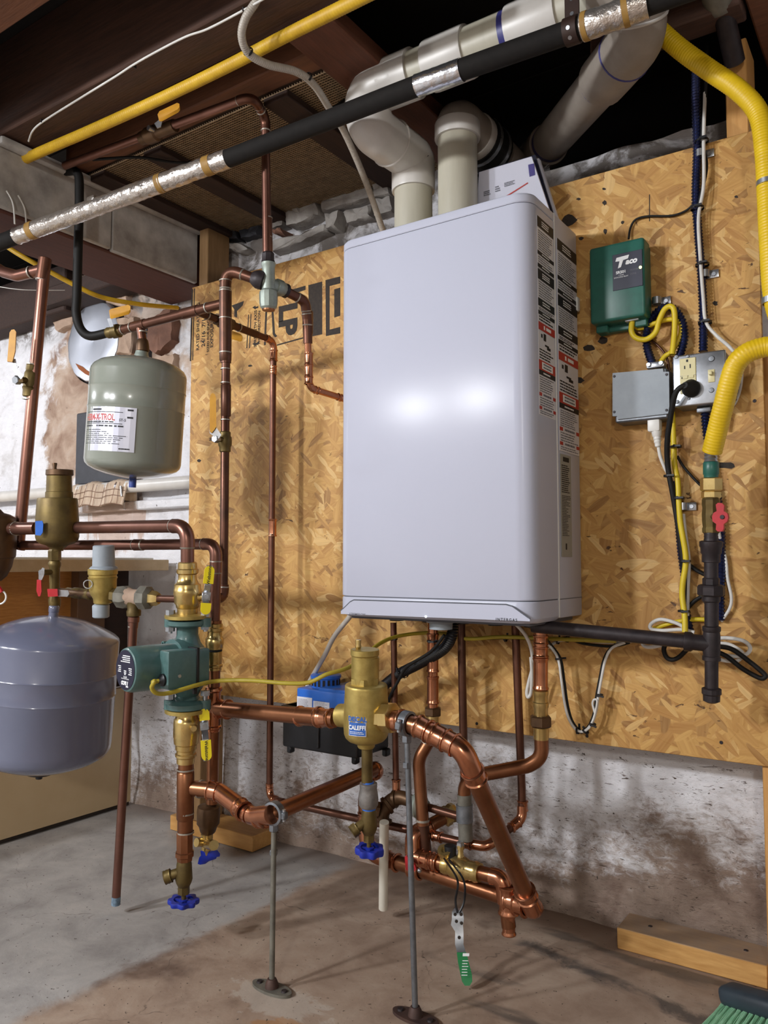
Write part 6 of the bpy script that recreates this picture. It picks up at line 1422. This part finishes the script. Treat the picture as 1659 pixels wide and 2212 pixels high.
bl_ = cable('thermostat_cable', 'black cable of the sagging pair under the gas pipe', [atY(x + 6 * (1 if i < 8 else -.7), y + 2, 1.51 if i < 2 else 1.583) for i, (x, y) in enumerate(Lp)], .0028, 'black_rubber')
for i in (3, 7, 8, 9, 11): 
    p_ = atY(Lp[i][0] + 2, Lp[i][1] + 1, 1.578); tie(bl_, p_, atY(Lp[i + 1][0], Lp[i + 1][1], 1.578) - p_, .0062)
cable('thermostat_cable', 'short white tail tied into the sagging cable pair', [atY(1285, 1540, 1.572), atY(1280, 1520, 1.572), atY(1284, 1511, 1.572), atY(1290, 1516, 1.572), atY(1283, 1550, 1.572), atY(1272, 1574, 1.572)], .0022, 'white_wire')
cable('bundle_cable', 'white cable along the board behind the gas pipe', [atY(1182, 1400, YQ), atY(1210, 1384, YQ), atY(1260, 1384, YQ), atY(1330, 1388, YQ), atY(1420, 1380, YQ), atY(1500, 1376, YQ)], .0032, 'white_wire')
b3 = cable('bundle_cable', 'black cable along the board behind the gas pipe', [atY(1010, 1382, 1.56), atY(1100, 1378, 1.57), atY(1190, 1382, 1.588), atY(1225, 1378, 1.588), atY(1260, 1390, 1.588), atY(1320, 1396, 1.588), atY(1360, 1388, 1.588)], .003, 'black_rubber')
for x, y in ((1092, 1380), (1205, 1385), (1225, 1381), (1330, 1391)): tie(b3, atY(x, y, 1.585), X3, .0055)

# ================================================================== GAS LINE
YG = 1.50
gl = thing('gas_pipe', 'black iron gas pipe from the boiler to the drip leg tee', 'pipe', atY(1340, 1370, YG))
ge = atY(1540, 1391, YG); build('tube', MB().tube([atY(1150, 1352, 1.46), ge], .0128, 20), 'iron', gl)
gd = thing('gas_drop', 'iron gas drop with brass fittings, union, tee and capped drip leg', 'gas pipe', atY(1537, 1515, YG))
def gv(nm, m, yw, seg=24, x=1536, **k): return vly(gd, nm, m, x, YG, yw, seg, **k)
gv('hose_end', 'steel', [(972, 26), (976, 30), (979, 26), (983, 30), (986, 26), (990, 30), (993, 26), (997, 30), (999, 26)])
gv('green_collar', 'box_green', [(998, 30), (1000, 33), (1024, 33), (1026, 30), (1031, 30), (1033, 26)], 28)
gv('hex_nut', 'brass', [(1032, 40), (1034, 46), (1058, 46), (1061, 40)], 6, ang=20)
gv('hex_nut', 'brass', [(1061, 36), (1063, 41), (1074, 41), (1077, 36)], 6, ang=20)
gv('valve_body', 'brass_old', [(1076, 34), (1080, 38), (1092, 38), (1096, 36), (1110, 38), (1126, 37), (1138, 34), (1142, 37), (1150, 36), (1152, 32)], 8, ang=20)
gv('pipe_thread', 'iron', [(1150, 28), (1153, 30), (1156, 28), (1159, 30), (1162, 28), (1165, 30), (1170, 30)])
gv('coupling', 'iron', [(1168, 40), (1170, 48), (1180, 48), (1183, 44), (1194, 43), (1198, 38), (1214, 38), (1216, 30)], 26)
gv('tube', 'iron', [(1215, 29), (1262, 29)], 20); gv('union_nut', 'iron', [(1248, 32), (1250, 36), (1262, 36), (1264, 52), (1268, 57), (1284, 57), (1287, 50)], 8, ang=20); gv('union_tail', 'iron', [(1286, 38), (1298, 38), (1302, 30), (1304, 29)], 20)
gv('tube', 'iron', [(1300, 29), (1360, 29)], 20, 1537)
gv('tee', 'iron', [(1352, 30), (1354, 38), (1362, 38), (1365, 34), (1374, 36), (1408, 36), (1416, 34), (1418, 38), (1426, 38), (1428, 30)], 26, 1537)
tp = atY(1537, 1391, YG); dg_ = (atY(1150, 1352, 1.46) - ge).normalized()
build('tee_branch', MB().lathe(tp, dg_, [(0, .0145), (.03, .0145), (.034, .0175), (.045, .0175), (.046, .0128)], 22), 'iron', gd)
gv('drip_leg', 'iron', [(1426, 28), (1490, 28)], 20, 1537)
gv('cap', 'iron', [(1486, 34), (1488, 41), (1498, 41), (1501, 36), (1514, 35), (1518, 20)], 14, 1537, ang=25)
hv = build('valve_handle', MB().prism([atY(x, y, YG - .035) for x, y in ((1546, 1090), (1551, 1086), (1560, 1087), (1564, 1092), (1563, 1104), (1571, 1109), (1573, 1118), (1570, 1127), (1563, 1132), (1563, 1142), (1560, 1148), (1550, 1148), (1546, 1144), (1547, 1132), (1539, 1126), (1538, 1116), (1541, 1108), (1548, 1104))], (0, .012, 0)), 'red_grip', gd)
build('handle_screw', MB().lathe(atY(1560, 1117, YG - .0352), (0, -1, 0), [(0, .004), (.002, .0035)], 12), 'iron', hv)
build('valve_stem', MB().tube([atY(1548, 1117, YG - .03), atY(1538, 1115, YG)], .006, 12), 'brass_old', gd)
yh_ = cable('gas_hose', 'bright yellow gas hose from the ceiling looping down to the gas drop', [at(1385, 25, 1.52), at(1420, 62, 1.50), at(1468, 105, 1.48), at(1530, 150, 1.45), at(1595, 195, 1.42), at(1638, 245, 1.40), at(1652, 320, 1.385), at(1658, 420, 1.375), at(1664, 540, 1.36), at(1672, 640, 1.35), at(1690, 705, 1.335), at(1700, 738, 1.325), at(1680, 748, 1.325), at(1650, 750, 1.335), at(1615, 762, 1.345), at(1590, 786, 1.355), at(1576, 825, 1.365), at(1562, 880, 1.38), at(1548, 935, 1.40), at(1538, 976, 1.415)], .0172, 'yellow_csst', cat='gas hose', n=12, seg=18, corr=(.0055, .018))
build('hose_clamp', MB().lathe(at(1659, 400, 1.375), Z3, [(0, .0172), (0, .019), (.008, .019), (.008, .0172)], 20, cap=False), 'steel', yh_); build('hose_clamp', MB().lathe(at(1672, 655, 1.35), Z3, [(0, .0172), (0, .0195), (.01, .0195), (.01, .0172)], 20, cap=False), 'steel', yh_)
up = thing('iron_pipe', 'dark iron pipe and coupling coming out of the ceiling beside the yellow hose', 'pipe', at(1585, 135, 1.52))
lath(up, 'tube', 'iron', (1552, -20, 1.46), (1588, 138, 1.54), [(0, 42), (.98, 42), (1, 34)], 22); lath(up, 'coupling', 'galv_dirty', (1545, -40, 1.45), (1562, 24, 1.48), [(0, 64), (.2, 70), (.8, 70), (1, 52)], 24)

# ================================================================== ELECTRICS ON THE BOARD
def wbox(par, nm, m, x0, y0, x1, y1, Yf, Yb, bev=.003):
    a, b = atY(x0, y0, Yf), atY(x1, y1, Yf); return build(nm, MB().bx(a.x, b.x, Yf, Yb, b.z, a.z, bev, 2), m, par)
# relay
YR_ = 1.552
rl = thing('zone_relay', 'green zone relay box with dark nameplate and lit lamp', 'relay', atY(1335, 700, 1.58))
a, b = atY(1272, 537, YR_), atY(1394, 680, YR_)
build('cover', MB().bx(a.x, b.x, YR_, 1.596, b.z, a.z, .006, 3), 'box_green', rl)
build('base', MB().bx(a.x + .003, b.x - .003, 1.59, 1.609, b.z - .012, a.z - .004, .002, 1), 'box_green', rl)
for xx in (a.x + .004, b.x - .028): build('base_foot', MB().bx(xx, xx + .024, 1.575, 1.605, b.z - .014, b.z + .002, .002, 1), 'box_green', rl)
pa, pb = atY(1323, 549, YR_), atY(1390, 620, YR_); pz0 = atY(1325, 629, YR_).z; pz1 = atY(1323, 552, YR_).z
npl = build('nameplate', MB().bx(pa.x, pb.x - .001, YR_ - .001, YR_ + .001, pz0, pz1, .0004, 1), 'label_navy', rl)
W_ = pb.x - pa.x; H_ = pz1 - pz0
ft = lambda u, v: flat(Vector((pa.x + W_ * u, YR_ - .0011, pz0 + H_ * v)), X3, Z3)
text(npl, 'aco', ft(.62, .735), H_ * .15, 'print_white', shear=.25, bold=.05)
plate(npl, 'logo_bar', 'print_white', [ft(0, 0)(W_ * u, H_ * v)[0] for u, v in ((.10, .80), (.14, .90), (.56, .92), (.52, .82), (.36, .80), (.28, .62), (.18, .60), (.24, .79))], (0, -.0004, 0))
text(npl, 'SR501', ft(.28, .48), H_ * .075, 'print_white', bold=.03)
text(npl, '1 ZONE', ft(.28, .40), H_ * .03, 'print_white'); text(npl, 'SWITCHING RELAY', ft(.28, .345), H_ * .035, 'print_white', sx=.9)
text(npl, 'POWER', ft(.72, .48), H_ * .045, 'print_gray'); text(npl, 'ZONE 1', ft(.72, .37), H_ * .045, 'print_gray')
build('power_lamp', MB().ball(ft(.92, .505)(0, 0)[0], .0028), 'led_green', rl)
cn = atY(1367, 690, 1.575); build('cable_clamp', MB().box(cn, (.028, .018, .010), bev=.002), 'steel', rl)
# grey junction box
jx = thing('junction_box', 'plain grey junction box with white plug under it', 'junction box', atY(1385, 905, 1.58))
YJ = 1.556
a, b = atY(1323, 806, YJ), atY(1444, 895, YJ)
build('box_body', MB().bx(a.x + .002, b.x - .002, YJ + .004, 1.609, b.z - .006, a.z - .002, .003, 1), 'galv', jx)
q = [(1323, 806), (1432, 796), (1433, 803), (1445, 803), (1446, 893), (1334, 906), (1333, 899), (1323, 899)]
build('cover', MB().prism([atY(x, y, YJ) for x, y in q], (0, .0035, 0)), 'gray_plastic', jx)
for x, y in ((1327, 813), (1440, 809), (1327, 890), (1440, 886)): build('screw', MB().lathe(atY(x, y, YJ), (0, -1, 0), [(0, .0028), (.0015, .0024)], 10), 'iron', jx)
tcl = atY(1418, 793, 1.58); build('cable_clamp', MB().box(tcl + Vector((0, 0, .003)), (.034, .02, .012), bev=.002), 'steel', jx)
for dx in (-.012, .012): build('clamp_screw', MB().lathe(tcl + Vector((dx, -.01, .004)), (0, -1, 0), [(0, .0045), (.004, .004)], 12), 'steel', jx)
# outlet and switch box
YS = 1.552
ox = thing('outlet_box', 'galvanised box with ivory outlet and toggle switch', 'electrical box', atY(1510, 880, 1.58))
a, b = atY(1452, 770, YS), atY(1570, 868, YS)
build('box_body', MB().bx(a.x + .002, b.x - .002, YS + .005, 1.609, b.z, a.z, .004, 2), 'galv', ox)
fc = build('face_plate', MB().bx(a.x, b.x, YS, YS + .006, b.z, a.z, .003, 3), 'steel', ox)
a2, b2 = atY(1468, 776, YS), atY(1505, 848, YS)
rc_ = build('receptacle', MB().bx(a2.x, b2.x, YS - .002, YS + .002, b2.z, a2.z, .001, 1), 'ivory', ox)
W_, H_ = b2.x - a2.x, a2.z - b2.z
def rp3(u, v, w_, h, m, nm, d=.0004): return build(nm, MB().bx(a2.x + W_ * (u - w_ / 2), a2.x + W_ * (u + w_ / 2), YS - .002 - d, YS, b2.z + H_ * (v - h / 2), b2.z + H_ * (v + h / 2)), m, rc_)
rp3(.32, .74, .07, .09, 'print_black', 'slot'); rp3(.66, .76, .07, .11, 'print_black', 'slot'); rp3(.48, .92, .12, .07, 'print_black', 'ground_hole')
rp3(.5, .5, .98, .012, 'label_khaki', 'seam'); rp3(.35, .46, .28, .08, 'ivory', 'test_button', .0015); rp3(.72, .47, .28, .08, 'ivory', 'reset_button', .0015); rp3(.14, .45, .06, .05, 'print_black', 'lamp_window')
sw = atY(1537, 812, YS); swb = build('switch_plate', MB().box(sw, (.012, .004, .024), bev=.001), 'ivory', ox)
build('toggle', MB().box(sw + Vector((0, -.005, .004)), (.006, .012, .007), bev=.001), 'ivory', swb)
for x, y, rr_ in ((1537, 775, .006), (1537, 843, .005), (1486, 770, .003), (1488, 861, .003), (1461, 771, .004), (1463, 868, .004)): build('plate_screw', MB().lathe(atY(x, y, YS), (0, -1, 0), [(0, rr_), (.002, rr_ * .8), (.0022, rr_ * .3)], 14), 'galv', ox)
cl2 = atY(1522, 886, 1.58); build('cable_clamp', MB().box(cl2, (.026, .018, .010), bev=.002), 'galv', ox); build('cable_clamp', MB().box(atY(1583, 850, 1.58), (.012, .018, .026), bev=.002), 'galv', ox)
# black plug with its cord
pg = thing('power_plug', 'black plug in the ivory outlet with cord hanging down', 'plug', atY(1485, 840, 1.52))
pc0 = atY(1487, 835, YS - .012)
build('plug_body', MB().lathe(pc0 + Vector((.004, .010, -.003)), Vector((-.25, -1, .1)), [(0, .0165), (.008, .0165), (.014, .013), (.024, .008), (.028, .006)], 20), 'black_rubber', pg)
build('cord', MB().tube(spline([pc0 + Vector((0, -.012, .001)), atY(1466, 840, 1.525), atY(1456, 860, 1.53), atY(1447, 910, 1.545), atY(1441, 960, 1.56), atY(1443, 1010, 1.575), atY(1452, 1060, 1.58), atY(1459, 1100, 1.585), atY(1470, 1170, 1.59), atY(1478, 1240, 1.592), atY(1476, 1320, 1.592)], 8), .0052, 10), 'black_rubber', pg)
# white appliance plug below the grey box
wp_ = thing('appliance_plug', 'white plug and cord leaving the grey junction box', 'plug', atY(1416, 960, 1.57))
p0_ = atY(1414, 903, 1.575); build('plug_body', MB().box(p0_ + Vector((0, 0, -.013)), (.024, .022, .03), bev=.004), 'white_plastic', wp_)
build('plug_neck', MB().lathe(p0_ + Vector((.003, 0, -.026)), Vector((.08, 0, -1)), [(0, .010), (.01, .0085), (.012, .007), (.016, .0075), (.018, .0062), (.022, .007), (.024, .0058), (.03, .006), (.032, .004)], 16), 'white_plastic', wp_)
build('cord', MB().tube(spline([atY(1421, 955, 1.575), atY(1426, 985, 1.58), atY(1436, 1010, 1.588), atY(1446, 1030, 1.595), atY(1452, 1060, 1.598)], 8), .0034, 10), 'white_plastic', wp_)
# armoured cables
def armor(label, pts, r=.0075): return cable('armored_cable', label, pts, r, 'blue_armor', corr=(.0065, .17), seg=12)
ac = armor('blue armoured cable dropping from the ceiling to the outlet box', [atY(1503, 120, 1.62), atY(1503, 220, 1.600), atY(1506, 320, 1.600), atY(1503, 420, 1.600), atY(1508, 500, 1.600), atY(1515, 590, 1.600), atY(1519, 680, 1.600), atY(1519, 760, 1.592)])
armor('blue armoured cable looping from grey box over to the outlet box', [atY(1412, 792, 1.585), atY(1399, 755, 1.594), atY(1396, 725, 1.594), atY(1404, 694, 1.594), atY(1422, 672, 1.594), atY(1442, 662, 1.594), atY(1460, 672, 1.594), atY(1474, 696, 1.594), atY(1478, 730, 1.594), atY(1470, 762, 1.59), atY(1461, 786, 1.58)])
armor('blue armoured cable below the outlet box behind the yellow hose', [atY(1523, 888, 1.585), atY(1526, 930, 1.595), atY(1540, 1020, 1.60), atY(1556, 1120, 1.60), atY(1558, 1220, 1.60), atY(1556, 1290, 1.60), atY(1556, 1340, 1.60)])
armor('blue armoured cable tied under the yellow cable', [atY(1456, 1040, 1.600), atY(1464, 1120, 1.600), atY(1470, 1190, 1.600), atY(1478, 1250, 1.600), atY(1482, 1310, 1.600), atY(1492, 1365, 1.600)], .0062)
wc = cable('white_cable', 'white cable tied beside the blue armoured drop', [atY(1523, 200, 1.60), atY(1520, 300, 1.588), atY(1520, 400, 1.588), atY(1509, 470, 1.585), atY(1513, 560, 1.585), atY(1519, 640, 1.585), atY(1525, 695, 1.585), atY(1548, 725, 1.585), atY(1578, 752, 1.57), atY(1600, 785, 1.58), atY(1600, 830, 1.595), atY(1590, 865, 1.60), atY(1576, 888, 1.60), atY(1568, 930, 1.60)], .0034, 'white_wire')
bc = cable('black_cable', 'black cable tied behind the white cable at the drop', [atY(1527, 90, 1.62), atY(1524, 200, 1.60), atY(1516, 300, 1.597), atY(1526, 360, 1.597), atY(1510, 440, 1.597), atY(1508, 480, 1.597)], .0034, 'black_rubber')
for x, y in ((1516, 305), (1506, 450), (1517, 572), (1523, 697)): tie(wc, atY(x, y, 1.592), Z3, .012)
cable('relay_wire', 'thin dark wire from the relay up to the armoured drop', [atY(1358, 516, 1.60), atY(1362, 492, 1.604), atY(1374, 474, 1.604), atY(1402, 467, 1.604), atY(1450, 466, 1.604), atY(1482, 455, 1.604), atY(1502, 436, 1.600)], .0022, 'black_rubber', cat='wire')
# yellow cables
ya_ = cable('yellow_cable', 'yellow cable looping from the relay over the strap', [atY(1366, 693, 1.575), atY(1364, 715, 1.58), atY(1374, 730, 1.58), atY(1396, 733, 1.58), atY(1416, 718, 1.58), atY(1424, 692, 1.58), atY(1436, 668, 1.58), atY(1450, 662, 1.58), atY(1457, 676, 1.58), atY(1457, 720, 1.58), atY(1452, 766, 1.575)], .0055, 'yellow_wire')
cable('yellow_cable', 'yellow cable doubled behind the looping one', [atY(1368, 693, 1.59), atY(1376, 708, 1.592), atY(1396, 706, 1.592), atY(1420, 696, 1.592), atY(1448, 690, 1.592), atY(1466, 694, 1.592), atY(1472, 708, 1.592), atY(1466, 735, 1.592), atY(1450, 760, 1.592), atY(1436, 770, 1.592), atY(1424, 788, 1.588)], .0048, 'yellow_wire')
yv = cable('yellow_cable', 'long yellow cable running down the board from outlet box to coils', [atY(1452, 890, 1.595), atY(1455, 950, 1.592), atY(1457, 1000, 1.59), atY(1464, 1040, 1.586), atY(1466, 1085, 1.584), atY(1470, 1130, 1.584), atY(1480, 1190, 1.584), atY(1481, 1220, 1.584), atY(1475, 1260, 1.584), atY(1474, 1290, 1.584), atY(1479, 1330, 1.58), atY(1480, 1366, 1.575)], .0055, 'yellow_wire')
for x, y in ((1460, 965), (1466, 1076), (1480, 1212), (1477, 1320), (1446, 1028)): tie(yv, atY(x, y, 1.586), Z3, .010)
cable('yellow_cable', 'short yellow cable behind the drip leg tee', [atY(1412, 1358, 1.60), atY(1450, 1346, 1.60), atY(1500, 1338, 1.60), atY(1545, 1340, 1.60)], .0045, 'yellow_wire')
cable('relay_wire', 'thin brown wire from the relay base to the cable ties', [atY(1350, 690, 1.60), atY(1370, 718, 1.60), atY(1402, 732, 1.60), atY(1425, 750, 1.60), atY(1440, 772, 1.598), atY(1446, 800, 1.6)], .0024, 'copper_dark', cat='wire')
cable('white_cable', 'white cable descending beside the long yellow cable', [atY(1476, 1110, 1.595), atY(1480, 1150, 1.595), atY(1488, 1210, 1.595), atY(1486, 1270, 1.595), atY(1485, 1330, 1.595)], .0036, 'white_wire')
cable('black_cable', 'black cable crossing behind the gas drop', [atY(1463, 985, 1.595), atY(1478, 1010, 1.60), atY(1510, 1045, 1.60), atY(1530, 1060, 1.60)], .0026, 'black_rubber'); cable('black_cable', 'black cable slanting from the yellow cable to the iron coupling', [atY(1484, 1216, 1.60), atY(1505, 1232, 1.60), atY(1530, 1245, 1.60)], .004, 'black_rubber'); cable('black_cable', 'black cable rising from the coils to the gas union', [atY(1486, 1312, 1.60), atY(1505, 1295, 1.60), atY(1530, 1282, 1.60)], .004, 'black_rubber')
cable('white_cable', 'white cable curving down the board beside the gas drop', [atY(1553, 1150, 1.59), atY(1560, 1180, 1.60), atY(1568, 1210, 1.60), atY(1572, 1250, 1.60), atY(1580, 1290, 1.60), atY(1576, 1315, 1.60), atY(1558, 1342, 1.60)], .003, 'white_wire')
# coils
def loop(name, label, pts, m, Y, r=.0036): return cable(name, label, [atY(x, y, Y) for x, y in pts], r, m)
loop('cable_coil', 'white coil left of the drip leg tee', [(1495, 1372), (1470, 1350), (1430, 1338), (1408, 1346), (1406, 1358), (1430, 1362), (1470, 1360), (1500, 1366)], 'white_wire', 1.585)
loop('cable_coil', 'second white loop under the gas pipe', [(1500, 1380), (1470, 1374), (1420, 1376), (1392, 1384), (1390, 1394), (1405, 1398), (1440, 1392)], 'white_wire', 1.578)
loop('cable_coil', 'white coil right of the drip leg tee', [(1540, 1380), (1570, 1378), (1605, 1384), (1620, 1398), (1614, 1412), (1590, 1418), (1560, 1414)], 'white_wire', 1.575)
loop('cable_coil', 'inner white loop right of the drip leg tee', [(1545, 1388), (1575, 1392), (1600, 1406), (1604, 1416), (1590, 1428), (1560, 1426), (1550, 1420)], 'white_wire', 1.585)
loop('cable_coil', 'black loop hanging under the gas pipe', [(1438, 1390), (1434, 1404), (1440, 1420), (1452, 1425), (1466, 1420), (1482, 1405), (1495, 1392)], 'black_rubber', 1.575, .0045)
loop('cable_coil', 'long black loop right of the drip leg tee', [(1545, 1396), (1580, 1402), (1620, 1430), (1650, 1455), (1652, 1463), (1640, 1464), (1605, 1445), (1570, 1418), (1548, 1408)], 'black_rubber', 1.57, .0045)
# conduit straps
for x, y, lb_ in ((1530, 332, 'steel strap holding the armoured drop near the board top'), (1540, 592, 'steel strap holding the armoured drop beside the relay'), (1437, 650, 'small steel strap above the yellow loops'), (1492, 1094, 'steel strap beside the gas valve')):
    s_ = thing('conduit_strap', lb_, 'strap', atY(x, y, 1.607)); build('tab', MB().box(atY(x, y, 1.607), (.022, .003, .016), bev=.001), 'steel', s_); build('screw', MB().lathe(atY(x + 2, y, 1.605), (0, -1, 0), [(0, .0045), (.002, .004)], 10), 'steel', s_)
    ob_ = atY(x - 18, y, 1.600); build('saddle', MB().lathe((ob_.x, 1.600, ob_.z - .007), Z3, [(0, .008), (0, .0095), (.014, .0095), (.014, .008)], 16, cap=False), 'steel', s_)

# ================================================================== BROOM
bm_ = thing('hand_broom', 'dark broom head with green bristles lying on the floor by the corner stud', 'broom', atZ(1620, 2190, 0))
ba, bb = at(1566, 2152, 1.40), at(1700, 2192, 1.30); ex = (bb - ba).normalized(); ez = Vector((0, 0, 1)); ez = (ez - ex * ex.z).normalized(); ey = ez.cross(ex)
build('block', MB().box(mid(ba, bb, .5) + ez * .006, ((bb - ba).length, .045, .034), (ex, ey, ez), .012, 3), 'brush_block', bm_)
g = MB(); rb2 = random.Random(4); dn = (at(1545, 2230, 1.33) - at(1590, 2165, 1.385)).normalized()
for i in range(10):
    for j in range(3):
        base = mid(ba, bb, .05 + i / 10.5) - ey * (.012 - .012 * j) - ez * .006
        for k in range(14):
            d_ = (dn + Vector((rb2.uniform(-.05, .05), rb2.uniform(-.05, .05), rb2.uniform(-.05, .05) - .05 * j))).normalized(); L_ = rb2.uniform(.075, .095)
            e_ = base + d_ * L_; e_.z = max(e_.z, .003); g.tube([base + Vector((rb2.uniform(-.003, .003), rb2.uniform(-.003, .003), 0)), mid(base, e_, .5), e_], [.0013, .0012, .0009], 5)
build('bristles', g, 'bristle', bm_, kind='stuff')
